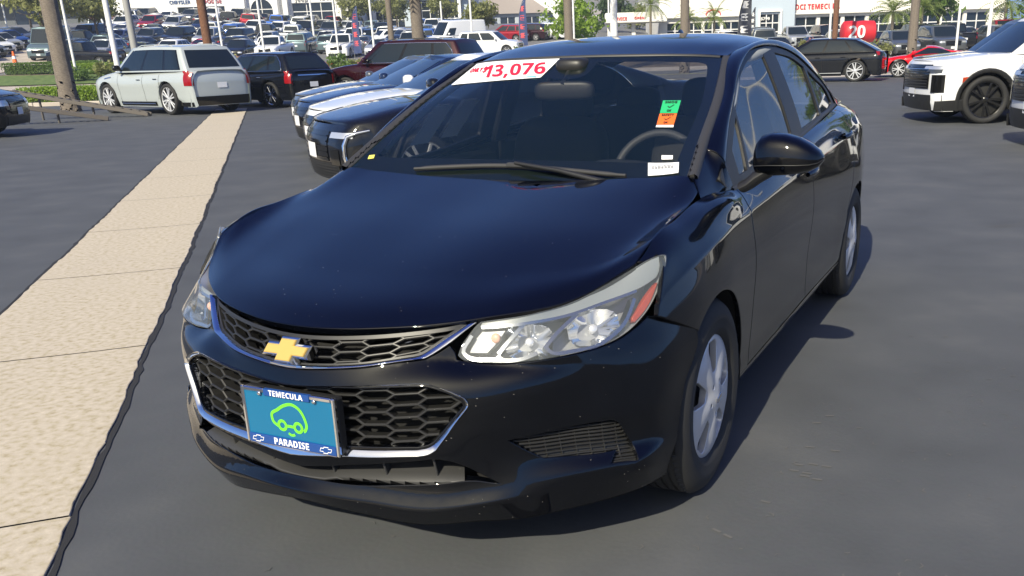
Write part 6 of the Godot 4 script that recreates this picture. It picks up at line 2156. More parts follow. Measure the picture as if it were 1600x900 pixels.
func plan_at(p: Dictionary, s: float) -> float:          # half width along the car
	var w: float = p.W * 0.5
	var a := 1.0
	if s < 0.12: a = 0.80 + 0.20 * sqrt(1.0 - pow(1.0 - s / 0.12, 2.4))
	if s > 0.90: a = 0.86 + 0.14 * sqrt(1.0 - pow((s - 0.90) / 0.10, 2.6))
	return w * a

func skin(p: Dictionary, s: float, g: float) -> Vector3:  # lower body side: g = 0 at the belt .. 1 at the sill
	var t := top_at(p, s) - 0.035; var w := plan_at(p, s)
	var y := lerpf(t, 0.22, g)
	var x := w * (0.965 + 0.035 * sin(clampf(g * 1.7, 0.0, 1.0) * PI)) * (1.0 - 0.05 * maxf(0.0, g - 0.75) * 4.0)
	if g < 0.25: x -= (0.25 - g) * (0.25 - g) * 0.9
	return Vector3(x, y, p.L * (0.5 - s))

func cabin_at(p: Dictionary, k: float, q: float) -> Vector3:   # upper body: k = 0 belt .. 1 roof; q runs round: 0 front centre, 1 front corner, 2 rear corner, 3 rear centre
	var kk := k
	var zf: float = p.L * (0.5 - lerpf(p.sc - 0.01, p.sw, kk)); var zr: float = p.L * (0.5 - lerpf(p.sb, p.sr, pow(kk, 1.15)))
	var w0: float = p.W * 0.5 * 0.945; var w1: float = p.W * 0.5 * p.tw
	var w := lerpf(w0, w1, pow(kk, 1.35))
	var yf: float = top_at(p, p.sc) - 0.03; var yr: float = top_at(p, p.sb) - 0.03
	var cr := 0.11
	var P := Vector2.ZERO
	if q <= 1.0: P = Vector2(w * minf(q, 1.0) * 0.94, zf - 0.06 * q * q)
	elif q >= 2.0: P = Vector2(w * (3.0 - q) * 0.93, zr + 0.05 * (3.0 - q) * (3.0 - q))
	else:
		var f := q - 1.0
		P = Vector2(w * (0.94 + 0.06 * minf(1.0, minf(f, 1.0 - f) * 9.0)) + 0.012 * sin(PI * f), lerpf(zf - 0.06, zr + 0.05, f))
	var fr := clampf((zf - P.y) / maxf(zf - zr, 0.01), 0.0, 1.0)
	var ytop: float = p.H - 0.055 - 0.05 * pow(absf(fr - 0.35) / 0.65, 2.0)
	if p.H < 1.3: ytop -= 0.10 * fr * fr
	return Vector3(P.x, lerpf(lerpf(yf, yr, fr), ytop, kk), P.y)

func patch_of(mb: MB, p: Dictionary, k0: float, k1: float, q0: float, q1: float, sx: float, lift: float, nk := 5, nq := 7, taper := 0.0) -> void:
	var rows := []
	for i in nk:
		var r := []
		var k := lerpf(k0, k1, float(i) / (nk - 1))
		for j in nq:
			var q := lerpf(q0 + taper * k, q1, float(j) / (nq - 1))
			var a := cabin_at(p, k, q); var b := cabin_at(p, minf(k + 0.02, 1.0), q) - cabin_at(p, maxf(k - 0.02, 0.0), q); var c := cabin_at(p, k, minf(q + 0.02, 3.0)) - cabin_at(p, k, maxf(q - 0.02, 0.0))
			var nn := b.cross(c).normalized()
			if nn.dot(Vector3(a.x, 0.3, a.z * 0.2 if q > 1.0 and q < 2.0 else a.z * 9.0)) < 0.0: nn = -nn
			a += nn * lift
			r.append(Vector3(a.x * sx, a.y, a.z))
		rows.append(r)
	mb.grid(rows, Vector3(0, 0.4, (rows[0][0].z) * 0.2))

func nose_patch(mb: MB, p: Dictionary, x0: float, x1: float, y0: float, y1: float, lift: float, rear := false, nx := 9) -> void:   # sheet lying on the front or rear face
	var rows := []
	for i in 4:
		var r := []
		for j in nx:
			var x := lerpf(x0, x1, float(j) / (nx - 1)); var y := lerpf(y0, y1, i / 3.0)
			r.append(Vector3(x, y, face_z(p, x, y, rear) + (lift if not rear else -lift)))
		rows.append(r)
	mb.grid(rows, Vector3(0, 0.6, 0))

func face_z(p: Dictionary, x: float, y: float, rear: bool) -> float:
	var a: float = absf(x) / (p.W * 0.5)
	var z: float = p.L * 0.5
	var t: float = p.nose if not rear else p.tail
	var back := 0.0
	if a > 0.78: back = p.L * (0.12 if not rear else 0.10) * (1.0 - pow(1.0 - pow(clampf((a - (0.80 if not rear else 0.86)) / (0.20 if not rear else 0.14), 0.0, 1.0), 2.0), 0.42))
	back += 0.10 * pow(clampf((y - t + 0.20) / 0.20, 0.0, 1.0), 2.0) + 0.06 * pow(clampf((0.5 - y) / 0.3, 0.0, 1.0), 2.0) + float(p.get("round", 0.06)) * a * a
	return (z - back) * (1.0 if not rear else -1.0)

func make_car(style: String, paintm: Material, label: String, opt := {}) -> Node3D:
	var p: Dictionary = STYLES[style].duplicate()
	for k in opt: p[k] = opt[k]
	var near: bool = p.get("near", false)
	var t := thing(style.replace(" ", "_").replace("large_", "") if style != "sports car" else "sports_car", label, style.replace("large ", ""))
	var zf: float = p.L * 0.5 - p.fo; var zr: float = zf - p.wb
	var R: float = p.R
	var clad: bool = p.get("clad", false)
	# stations, dense round the arches
	var st := [0.0, 0.006, 0.015, 0.03, 0.055, 0.085]
	for zc in [zf, zr]:
		for k in 13: st.append(0.5 - (zc + (R + 0.07) * cos(PI * k / 12.0)) / p.L)
	for k in 9: st.append(lerpf(0.5 - (zf - R - 0.12) / p.L, 0.5 - (zr + R + 0.12) / p.L, k / 8.0))
	st.append_array([0.94, 0.965, 0.985, 0.995, 1.0, p.sb])
	st.sort()
	var gs := [0.0, 0.06, 0.14, 0.25, 0.40, 0.56, 0.70, 0.82, 0.92, 1.0]
	var rows := []; var bottom := []
	for s in st:
		var z: float = p.L * (0.5 - s)
		var lim := 0.0
		for zc in [zf, zr]:
			var dz: float = absf(z - zc)
			if dz < R + 0.07: lim = maxf(lim, R + sqrt(maxf(0.0, pow(R + 0.07, 2.0) - dz * dz)))
		var r := []
		var c := top_at(p, s)
		var w := skin(p, s, 0.0).x
		var half := []
		half.append(Vector3(0, c + 0.012, z)); half.append(Vector3(w * 0.5, c + 0.008, z)); half.append(Vector3(w * 0.86, c - 0.004, z))
		for g in gs:
			var q := skin(p, s, g)
			if q.y < lim: q.y = lim
			if s < 0.004 or s > 0.996: q.y = lerpf(q.y, 0.55, 0.12)
			if s < 0.07: q.z = minf(q.z, face_z(p, q.x, q.y, false))
			half.append(q)
		for i in range(half.size() - 1, 0, -1): r.append(Vector3(-half[i].x, half[i].y, half[i].z))
		r.append_array(half)
		if s < 0.07:
			for i in r.size(): r[i].z = minf(r[i].z, face_z(p, r[i].x, r[i].y, false))
		rows.append(r)
	var mb := MB.new()
	mb.grid(rows, Vector3(0, 0.5, 0) * 0.0 + Vector3(0, 0.45, 0))
	# front and rear faces
	for rear in [false, true]:
		var rr := []
		for i in 7:
			var r := []
			for j in 17:
				var a := lerpf(-1.0, 1.0, j / 16.0)
				var s0 := 1.0 if rear else 0.0
				var w := plan_at(p, 0.015 if not rear else 0.99) * (1.0 if not rear else 1.0)
				var x := a * w
				var y := lerpf(0.24, top_at(p, s0) - 0.002, i / 6.0)
				r.append(Vector3(x, y, face_z(p, x, y, rear)))
			rr.append(r)
		mb.grid(rr, Vector3(0, 0.5, 0))
	obj("body", mb, paintm, t)
	# upper body with roof
	mb = MB.new()
	rows = []
	var qs := [0.0, 0.5, 0.8, 0.94, 1.0, 1.03, 1.12, 1.3, 1.5, 1.7, 1.88, 1.97, 2.0, 2.06, 2.2, 2.5, 3.0]
	for k in [0.0, 0.25, 0.5, 0.75, 0.92, 1.0]:
		var r := []
		for q in qs: r.append(cabin_at(p, k, q))
		for i in range(qs.size() - 2, -1, -1):
			var c := cabin_at(p, k, qs[i]); r.append(Vector3(-c.x, c.y, c.z))
		rows.append(r)
	for k in [0.93, 0.75, 0.45, 0.0]:                    # roof skin closes in
		var r := []
		var ref: Array = rows[5]
		for v in ref: r.append(Vector3(v.x * k, p.H - 0.055 - 0.05 * pow(absf(v.z / p.L + 0.08) / 0.4, 2.0) + 0.05 * (1.0 - k * k) if false else v.y + 0.055 * (1.0 - k * k), v.z * lerpf(1.0, 0.985, 1.0 - k)))
		rows.append(r)
	mb.grid(rows, Vector3(0, p.belt, 0))
	obj("cabin", mb, p.get("roof_paint", paintm), t)
	# glass
	mb = MB.new()
	for sx in [-1.0, 1.0]: patch_of(mb, p, 0.05, 0.93, 0.0, 0.93, sx, 0.006)
	obj("windshield", mb, M.car_glass, t)
	if style != "van":
		mb = MB.new()
		for sx in [-1.0, 1.0]: patch_of(mb, p, 0.14, 0.88, 3.0, 2.12, sx, 0.006)
		obj("rear_window", mb, M.car_glass, t)
	var cuts := [[1.06, 1.40], [1.43, 1.72], [1.75, 1.93]]
	if style == "sedan": cuts = [[1.08, 1.46], [1.49, 1.84]]
	if style == "pickup": cuts = [[1.10, 1.52], [1.56, 1.92]]
	if style == "sports car": cuts = [[1.10, 1.72]]
	if style == "van": cuts = [[1.05, 1.24]]
	for sx in [-1.0, 1.0]:
		if near and style != "pickup":                  # black pillars between the panes
			mb = MB.new()
			patch_of(mb, p, 0.06, 0.885, cuts[0][0] - 0.02, cuts[cuts.size() - 1][1] + 0.015, sx, 0.003, 6, 15, 0.05)
			obj("window_surround", mb, M.gloss_black, t)
		for i in cuts.size():
			mb = MB.new()
			patch_of(mb, p, 0.08 if style != "van" else 0.04, 0.86 if style != "van" else 0.52, cuts[i][0], cuts[i][1], sx, 0.006, 5, 7, 0.06 if i == 0 else 0.0)
			obj("side_window", mb, M.car_glass, t)
	# lamps, grille, bumpers, plates
	var ny: float = p.nose
	var hw: float = p.W * 0.5
	for sx in [-1.0, 1.0]:
		mb = MB.new()
		nose_patch(mb, p, sx * hw * 0.56, sx * hw * 0.90, ny - float(p.get("lamp_low", 0.19)), ny - 0.07, 0.006)
		obj("headlight", mb, p.get("lamp_mat", M.lamp_clear), t)
		mb = MB.new()
		if style in ["large suv", "suv", "van", "pickup"]: nose_patch(mb, p, sx * hw * 0.80, sx * hw * 0.955, p.tail - 0.42, p.tail - 0.02, 0.008, true, 5)
		else: nose_patch(mb, p, sx * hw * 0.52, sx * hw * 0.95, p.tail - 0.26, p.tail - 0.10, 0.008, true)
		obj("tail_light", mb, M.tail_red, t)
	mb = MB.new()
	nose_patch(mb, p, -hw * 0.50, hw * 0.50, ny - 0.36, ny - 0.06, 0.008)
	for k in 5:
		nose_patch(mb, p, -hw * 0.49, hw * 0.49, ny - 0.33 + k * 0.055, ny - 0.318 + k * 0.055, 0.014)
	obj("grille", mb, M.gloss_black, t)
	mb = MB.new()
	nose_patch(mb, p, -hw * 0.72, hw * 0.72, 0.25, 0.42, 0.007)
	nose_patch(mb, p, -hw * 0.8, hw * 0.8, 0.25, 0.40, 0.007, true)
	obj("lower_bumper", mb, M.black_plastic, t)
	mb = MB.new()
	nose_patch(mb, p, -0.155, 0.155, 0.45, 0.60, 0.016, false, 3)
	obj("front_plate", mb, M.plate_white, t)
	mb = MB.new()
	nose_patch(mb, p, -0.155, 0.155, p.tail - 0.50 if style != "sedan" else 0.62, p.tail - 0.35 if style != "sedan" else 0.77, 0.014, true, 3)
	obj("rear_plate", mb, M.plate_white, t)
	# dark under-structure seen through the arches
	mb = MB.new()
	mb.box(Vector3(0, 0.42, 0), Vector3(p.W - 0.34, 0.36, p.L - 0.5), 0.02)
	for sx in [-1.0, 1.0]:
		for zc in [zf, zr]:
			var r2 := []
			for xx in [hw * 0.97, hw * 0.62]:
				var r := []
				for i in 13:
					var a := PI * i / 12.0
					r.append(Vector3(sx * xx, R + sin(a) * (R + 0.08), zc + cos(a) * (R + 0.08)))
				r2.append(r)
			mb.grid(r2, Vector3(0, 5, zc))
	obj("underbody", mb, M.shell_black, t)
	# arch and sill cladding
	if clad:
		for sx in [-1.0, 1.0]:
			for zc in [zf, zr]:
				mb = MB.new()
				var r2 := []
				for rr2 in [[R + 0.045, -0.02], [R + 0.06, 0.012], [R + 0.115, 0.014], [R + 0.125, 0.0]]:
					var r := []
					for i in 21:
						var a := PI * (-0.12 + 1.24 * i / 20.0)
						var y: float = R + sin(a) * rr2[0]; var z: float = zc + cos(a) * rr2[0]
						var s := clampf(0.5 - z / p.L, 0.0, 1.0)
						var tt := top_at(p, s) - 0.035
						var q := skin(p, s, clampf((tt - maxf(y, 0.22)) / (tt - 0.22), 0.0, 1.0))
						r.append(Vector3(sx * (q.x + rr2[1]), maxf(y, 0.22), z))
					r2.append(r)
				mb.grid(r2, Vector3(0, R, zc))
				obj("arch_cladding", mb, M.black_plastic, t)
			mb = MB.new()
			side_strip(mb, p, 0.5 - (zf - R - 0.1) / p.L, 0.5 - (zr + R + 0.1) / p.L, 0.80, 0.99, sx, 0.010)
			obj("sill_cladding", mb, M.black_plastic, t)
	# door seams, handles, mirrors
	for sx in [-1.0, 1.0]:
		if style != "sports car" and near:
			var q1: float = 0.5 - cabin_at(p, 0.0, cuts[0][1] + 0.015).z / p.L
			var doors := [p.sc + 0.035, q1]
			if style != "van": doors.append(0.5 - (zr + R * 0.75) / p.L)
			mb = MB.new()
			for s in doors:
				var rows3 := []
				for dx in [-0.0011, 0.0011]:
					var r := []
					for i in 9:
						var g := lerpf(0.03, 0.86 if s < 0.6 else 0.55, i / 8.0)
						var q := skin(p, s + dx, g); r.append(Vector3(sx * (q.x + 0.0022), q.y, q.z))
					rows3.append(r)
				mb.grid(rows3, Vector3(0, 0.6, 0))
			obj("door_seam", mb, M.shell_black, t)
			for i in mini(2, doors.size() - 1):
				mb = MB.new()
				var sh: float = doors[i + 1] - 0.035
				var q := skin(p, sh, 0.17)
				mb.box(Vector3(sx * (q.x + 0.016), q.y, q.z), Vector3(0.022, 0.022, 0.20), 0.008)
				obj("door_handle", mb, p.get("handle_mat", paintm), t)
		mb = MB.new()
		var mq := cabin_at(p, 0.10, 1.09)
		mb.ball(Vector3(sx * (mq.x + 0.15), mq.y + 0.06, mq.z - 0.02), Vector3(0.12, 0.085, 0.07), 12, 0.7)
		mb.tube([Vector3(sx * (mq.x - 0.02), mq.y - 0.02, mq.z), Vector3(sx * (mq.x + 0.09), mq.y + 0.02, mq.z)], [0.03], 6)
		obj("door_mirror", mb, p.get("mirror_mat", paintm), t)
		if p.get("rails", false):
			mb = MB.new()
			var pts := []
			for i in 9:
				var q := cabin_at(p, 1.0, lerpf(1.12, 1.86, i / 8.0))
				pts.append(Vector3(sx * (q.x - 0.05), q.y + 0.05 - (0.04 if i == 0 or i == 8 else 0.0), q.z))
			mb.tube(pts, [0.014], 6)
			obj("roof_rail", mb, p.get("rail_mat", M.dark_trim), t)
	if style == "pickup":
		mb = MB.new()
		mb.box(Vector3(0, p.tail - 0.02, p.L * (0.5 - 0.79)), Vector3(p.W * 0.80, 0.03, p.L * 0.36), 0.01)
		obj("bed_cover", mb, M.black_plastic, t)
	# wheels
	for sx in [-1.0, 1.0]:
		for zc in [zf, zr]:
			var w := make_wheel(R, near, p.get("rim_mat", M.wheel_silver), p.get("spokes", 10))
			var nm := "wheel"; var k0 := 0
			while t.has_node(nm): k0 += 1; nm = "wheel_%03d" % k0
			w.name = nm
			t.add_child(w)
			w.position = Vector3(sx * (hw - 0.022), R, zc)
			w.rotation = Vector3(0.2 + zc, 0.0 if sx > 0 else PI, 0)
	return t

func side_strip(mb: MB, p: Dictionary, s0: float, s1: float, g0: float, g1: float, sx: float, lift: float, n := 15) -> void:
	var rows := []
	for e in [[g0, 0.0], [g0 + 0.01, lift], [g1 - 0.01, lift], [g1, 0.0]]:
		var r := []
		for i in n:
			var q := skin(p, lerpf(s0, s1, float(i) / (n - 1)), e[0]); r.append(Vector3(sx * (q.x + e[1]), q.y, q.z))
		rows.append(r)
	mb.grid(rows, Vector3(0, 0.6, 0))

var wheel_kit := {}
func make_wheel(R: float, near: bool, rimm: Material, spokes: int) -> Node3D:   # outer face to +x
	var key := "%s_%s_%d" % [R, near, spokes]
	if not wheel_kit.has(key):
		var a := MB.new()
		var rr := R * (0.76 if near else 0.70)
		a.lathe([Vector2(rr, -0.012), Vector2(rr * 1.03, 0.0), Vector2((R + rr) * 0.5, 0.012), Vector2(R * 0.965, 0.0), Vector2(R * 0.992, -0.03), Vector2(R, -0.06), Vector2(R, -0.19), Vector2(R * 0.96, -0.235), Vector2(rr, -0.23)], 36 if near else 20)
		var b := MB.new()
		b.lathe([Vector2(rr * 0.95, -0.016), Vector2(rr * 1.005, -0.004), Vector2(rr * 1.01, -0.02), Vector2(rr * 0.97, -0.20)], 36 if near else 20)
		b.lathe([Vector2(0.001, -0.014), Vector2(rr * 0.16, -0.016), Vector2(rr * 0.20, -0.035), Vector2(rr * 0.22, -0.08)], 14)
		for k in spokes:
			var w := TAU * k / spokes + (0.0 if k % 2 == 0 else -TAU / spokes * 0.34)
			var e := Vector3(0, cos(w), sin(w))
			var m := e * rr * 0.57 + Vector3(-0.026, 0, 0)
			b.box(m, Vector3(0.022, rr * 0.84, rr * 0.13), 0.005, Basis(Vector3(1, 0, 0), w))
		var c := MB.new()
		if not near: a.lathe([Vector2(0.001, -0.05), Vector2(rr * 0.97, -0.07)], 14)
		c.lathe([Vector2(0.001, -0.09), Vector2(rr * 0.55, -0.09), Vector2(rr * 0.97, -0.11)], 20)
		wheel_kit[key] = [a.mesh(), b.mesh(), c.mesh()]
	var o := Node3D.new()
	put("tyre", wheel_kit[key][0], M.rubber, o)
	put("rim", wheel_kit[key][1], rimm, o)
	if near: put("brake", wheel_kit[key][2], M.disc, o)
	return o

func repaint(o: Node3D, m: Material) -> void:
	for c in o.get_children():
		var n := String(c.name)
		if n == "body" or n == "cabin" or n.begins_with("door_mirror") or n.begins_with("door_handle"): c.material_override = m

# ground axes of the lot: d metres away from the viewer's spot along the view, r to the right
func lot(d: float, r: float, lift := 0.0) -> Vector3:
	return Vector3(1.667 - 0.4247 * d + 0.9053 * r, rise(d, r) + lift, 2.601 - 0.9053 * d - 0.4247 * r)

func rise(d: float, r: float) -> float:
	var K := [[-400.0, 0.0], [7.0, 0.0], [40.0, 0.31], [44.0, 0.38], [57.0, 0.62], [62.0, 0.80], [75.0, 1.70], [95.0, 3.00], [140.0, 6.70], [160.0, 7.0], [330.0, 8.0], [5000.0, 8.0]]
	var h := 0.0
	for i in K.size() - 1:
		if d >= K[i][0] and d <= K[i + 1][0]:
			h = lerpf(K[i][1], K[i + 1][1], (d - K[i][0]) / (K[i + 1][0] - K[i][0]))
	return h - smoothstep(2.0, 14.0, r) * clampf(d - 62.0, 0.0, 60.0) * 0.022 + smoothstep(-26.0, -55.0, r) * clampf(d - 60.0, 0.0, 60.0) * 0.030

func turn_of(hr: float, hd: float) -> float:             # heading (right, away) -> rotation about y for a car whose nose is +z
	var x := -0.4247 * hd + 0.9053 * hr; var z := -0.9053 * hd - 0.4247 * hr
	return atan2(x, z)

func park(o: Node3D, d: float, r: float, hr: float, hd: float) -> void:
	var l := Vector2(hr, hd).normalized() * 1.5
	var a := lot(d + l.y, r + l.x); var b := lot(d - l.y, r - l.x)
	var fz := (a - b).normalized()
	var l2 := Vector2(l.y, -l.x)
	var sx := (lot(d + l2.y, r + l2.x) - lot(d - l2.y, r - l2.x)).normalized()
	var up := fz.cross(sx).normalized()
	if up.y < 0: up = -up
	sx = up.cross(fz).normalized()
	o.transform = Transform3D(Basis(sx, up, fz), (a + b) * 0.5)

func build_vehicles() -> void:
	mat("car_glass", Color(0.010, 0.016, 0.022), 0.04)
	mat("lamp_clear", Color(0.62, 0.64, 0.67), 0.12, 0.6)
	mat("lamp_dark", Color(0.06, 0.065, 0.07), 0.1)
	mat("plate_white", Color(0.72, 0.73, 0.75), 0.5)
	var C := {"white": paint("white_paint", Color(0.74, 0.75, 0.76)), "silver": paint("silver_paint", Color(0.40, 0.42, 0.44), 0.4), "pale grey green": paint("pale_paint", Color(0.42, 0.46, 0.46), 0.15), "grey": paint("grey_paint", Color(0.10, 0.11, 0.12), 0.4), "black": paint("car_black", Color(0.006, 0.007, 0.010)), "dark blue": paint("navy_paint", Color(0.010, 0.020, 0.055), 0.2), "blue": paint("blue_paint", Color(0.015, 0.06, 0.25), 0.3), "red": paint("red_paint", Color(0.62, 0.004, 0.010), 0.0), "maroon": paint("maroon_paint", Color(0.022, 0.003, 0.006), 0.2), "dark red": paint("darkred_paint", Color(0.25, 0.010, 0.02), 0.2), "olive": paint("olive_paint", Color(0.09, 0.10, 0.06), 0.1), "teal grey": paint("tealgrey_paint", Color(0.12, 0.17, 0.19), 0.3)}
	mat("gloss_rim", g1(0.012), 0.2)
	# left: pale large suv, black suv, maroon suv
	var c := make_car("large suv", C["pale grey green"], "pale grey large suv seen side on at left beyond the concrete strip", {"near": true, "sc": 0.27, "sw": 0.425, "sr": 0.90, "sb": 0.975, "nose": 0.98, "belt": 1.14, "L": 5.55, "W": 2.10, "H": 1.93, "R": 0.435, "wb": 3.42, "fo": 0.93, "spokes": 12, "handle_mat": M.gloss_black, "rails": true, "rail_mat": C["pale grey green"], "mirror_mat": M.gloss_black})
	suv_trim(c, {"lower": M.gloss_black, "badge": true})
	park(c, 28.9, -12.55, -0.80, 0.60)
	c = make_car("suv", C["black"], "black suv with chrome window line, parked right of the pale grey suv", {"near": true, "L": 4.82, "W": 1.90, "H": 1.68, "R": 0.385, "wb": 2.86, "spokes": 10, "handle_mat": M.chrome, "rim_mat": M.chrome})
	tail_strip(c, STYLES["suv"].merged({"L": 4.82, "W": 1.90, "H": 1.68}, true), 0.72, 1.0)
	chrome_line(c, "suv", {"L": 4.82, "W": 1.90, "H": 1.68})
	park(c, 31.3, -10.35, -0.80, 0.60)
	c = make_car("large suv", C["maroon"], "dark maroon large suv with bright window line, partly hidden behind the row of sedans", {"near": true, "L": 5.4, "W": 2.06, "H": 1.94, "spokes": 10, "handle_mat": M.chrome, "rails": true})
	chrome_line(c, "large suv", {"L": 5.4, "W": 2.06, "H": 1.94})
	park(c, 31.4, -5.75, -0.93, 0.36)
	# the row of four beside the sedan, noses to the left
	var row := [["black", 9.75, -2.78, "black sedan with bright vertical lamp strip, nearest of the row behind"], ["white", 12.1, -3.5, "white sedan with dark mesh grille, second in the row behind the foreground sedan"], ["dark blue", 14.5, -4.35, "dark blue sedan right behind the white one in the row, third from the front"], ["grey", 17.0, -5.15, "dark grey sedan at the far end of the row behind the foreground sedan"]]
	for i in row.size():
		var e: Array = row[i]
		c = make_car("sedan", C[e[0]], e[3], {"near": true, "L": 4.76, "W": 1.82, "H": 1.43, "round": 0.17, "lamp_low": 0.125, "nose": 0.79, "cowl": 1.0, "belt": 0.96, "R": 0.34, "spokes": 10, "lamp_mat": M.lamp_clear if i == 0 else M.lamp_dark})
		drl(c, {"L": 4.76, "W": 1.82, "nose": 0.79, "round": 0.17}, M.chrome if i == 0 else M.satin)
		var h := Vector2(-0.88, -0.475).normalized()
		park(c, e[1] - h.y * 2.32, e[2] - h.x * 2.32, h.x, h.y)
	# right: black electric suv, red sports car, white suvs
	c = make_car("suv", C["black"], "glossy black suv with raked tail and silver wheels beyond the tail of the foreground sedan", {"near": true, "L": 4.98, "W": 1.98, "H": 1.62, "R": 0.40, "wb": 3.09, "sr": 0.80, "sb": 0.97, "spokes": 10, "rim_mat": M.wheel_silver})
	side_flash(c, {"L": 4.98, "W": 1.98, "H": 1.62, "sr": 0.80, "sb": 0.97})
	park(c, 37.6, 9.55, -0.90, 0.43)
	c = make_car("sports car", C["red"], "bright red low sports car between the black suv and the white suv", {"near": true})
	park(c, 39.6, 14.75, -0.93, 0.36)
	for e in [["white", 17.3, 8.75, "white suv with black wheels, black grille and black arches facing left", M.gloss_rim, -1.0, 0.02], ["grey", 20.3, 9.85, "dark suv mostly hidden behind the white suv with black wheels", M.gloss_rim, -1.0, 0.02], ["white", 12.4, 8.6, "white suv cut off by the right edge of the picture, only its nose in view", M.gloss_rim, -1.0, 0.02]]:
		c = make_car("large suv", C[e[0]], e[3], {"near": true, "round": 0.15, "L": 5.20, "W": 2.02, "H": 1.80, "nose": 1.06, "cowl": 1.17, "belt": 1.14, "R": 0.405, "wb": 3.07, "fo": 0.97, "spokes": 10, "rim_mat": e[4], "clad": true, "lamp_mat": M.lamp_dark})
		traverse_face(c, {"L": 5.20, "W": 2.02, "nose": 1.06, "tail": 1.22, "round": 0.15})
		park(c, e[1], e[2], e[5], e[6])
	# further along the same row, past the frame: what the side windows mirror
	for e in [["white", 22.0, 16.5, "white suv parked just past the right edge of the picture"], ["silver", 27.0, 19.5, "silver suv parked past the right edge, further back"], ["white", 15.0, 13.6, "white suv parked past the right edge, nearest the lane"]]:
		c = make_car("suv", C[e[0]], e[3], {"near": true, "spokes": 10})
		park(c, e[1], e[2], -0.95, -0.31)
	# left edge: dark car nose and loading ramps
	c = make_car("suv", C["black"], "dark car cut off by the left edge of the picture beside the loading ramps", {"near": true, "spokes": 10})
	park(c, 20.3, -14.75, 0.97, 0.22)
	far_cars(C)

func suv_trim(c: Node3D, o: Dictionary) -> void:
	var p: Dictionary = STYLES["large suv"].duplicate(); p.L = 5.55; p.W = 2.10; p.H = 1.93; p.sc = 0.27; p.sw = 0.425; p.sr = 0.90; p.sb = 0.975; p.nose = 0.98; p.belt = 1.14
	for sx in [-1.0, 1.0]:
		var mb := MB.new()
		side_strip(mb, p, 0.30, 0.66, 0.84, 0.97, sx, 0.02)
		obj("sill_trim", mb, M.gloss_black, c)
		mb = MB.new()
		side_strip(mb, p, 0.31, 0.65, 0.885, 0.925, sx, 0.035)
		obj("sill_bright", mb, M.satin, c)
		mb = MB.new()
		side_strip(mb, p, 0.165, 0.235, 0.10, 0.145, sx, 0.012)
		obj("fender_badge", mb, M.satin, c)
		mb = MB.new()
		side_strip(mb, p, 0.905, 0.99, 0.86, 0.99, sx, 0.012)
		obj("rear_valance", mb, M.gloss_black, c)
	var mb2 := MB.new()
	nose_patch(mb2, p, -0.86, 0.86, 0.27, 0.50, 0.02, true)
	obj("rear_bumper_black", mb2, M.gloss_black, c)
	tail_strip(c, p, 0.80, 1.16)

func tail_strip(c: Node3D, p: Dictionary, y0: float, y1: float) -> void:   # tall slim rear lamps at the corners
	for sx in [-1.0, 1.0]:
		var mb := MB.new()
		var rows := []
		for i in 6:
			var y := lerpf(y0, y1, i / 5.0); var r := []
			for j in 5:
				var s := lerpf(0.958, 0.999, j / 4.0)
				var t := top_at(p, s) - 0.035
				var q := skin(p, s, clampf((t - y) / (t - 0.22), 0.0, 1.0))
				var x := q.x; var z := q.z
				r.append(Vector3(sx * (x + 0.012), y, z - 0.012 * j / 4.0))
			rows.append(r)
		mb.grid(rows, Vector3(0, 0.6, 0))
		obj("tail_lamp_strip", mb, M.tail_red, c)

func chrome_line(c: Node3D, style: String, o: Dictionary) -> void:   # bright strip round the side glass
	var p: Dictionary = STYLES[style].duplicate()
	for k in o: p[k] = o[k]
	for sx in [-1.0, 1.0]:
		var mb := MB.new()
		var pts := []
		for i in 13:
			var q := cabin_at(p, 0.055, lerpf(1.06, 1.93, i / 12.0)); pts.append(Vector3(sx * (q.x + 0.008), q.y, q.z))
		var q2 := cabin_at(p, 0.55, 1.94); pts.append(Vector3(sx * (q2.x + 0.008), q2.y, q2.z))
		for i in 13:
			var q := cabin_at(p, 0.885, lerpf(1.90, 1.12, i / 12.0)); pts.append(Vector3(sx * (q.x + 0.008), q.y, q.z))
		mb.tube(pts, [0.011], 6)
		obj("window_strip", mb, M.chrome, c)
	var mb2 := MB.new()
	nose_patch(mb2, p, -0.55, 0.55, p.tail - 0.16, p.tail - 0.13, 0.014, true)
	obj("tailgate_strip", mb2, M.chrome, c)

func side_flash(c: Node3D, o: Dictionary) -> void:
	var p: Dictionary = STYLES["suv"].duplicate()
	for k in o: p[k] = o[k]
	for sx in [-1.0, 1.0]:
		var mb := MB.new()
		side_strip(mb, p, 0.29, 0.70, 0.86, 0.89, sx, 0.012)
		obj("sill_bright", mb, M.satin, c)
	var mb2 := MB.new()
	nose_patch(mb2, p, -0.9, 0.9, 0.50, 0.535, 0.016, true)
	obj("bumper_bright", mb2, M.satin, c)

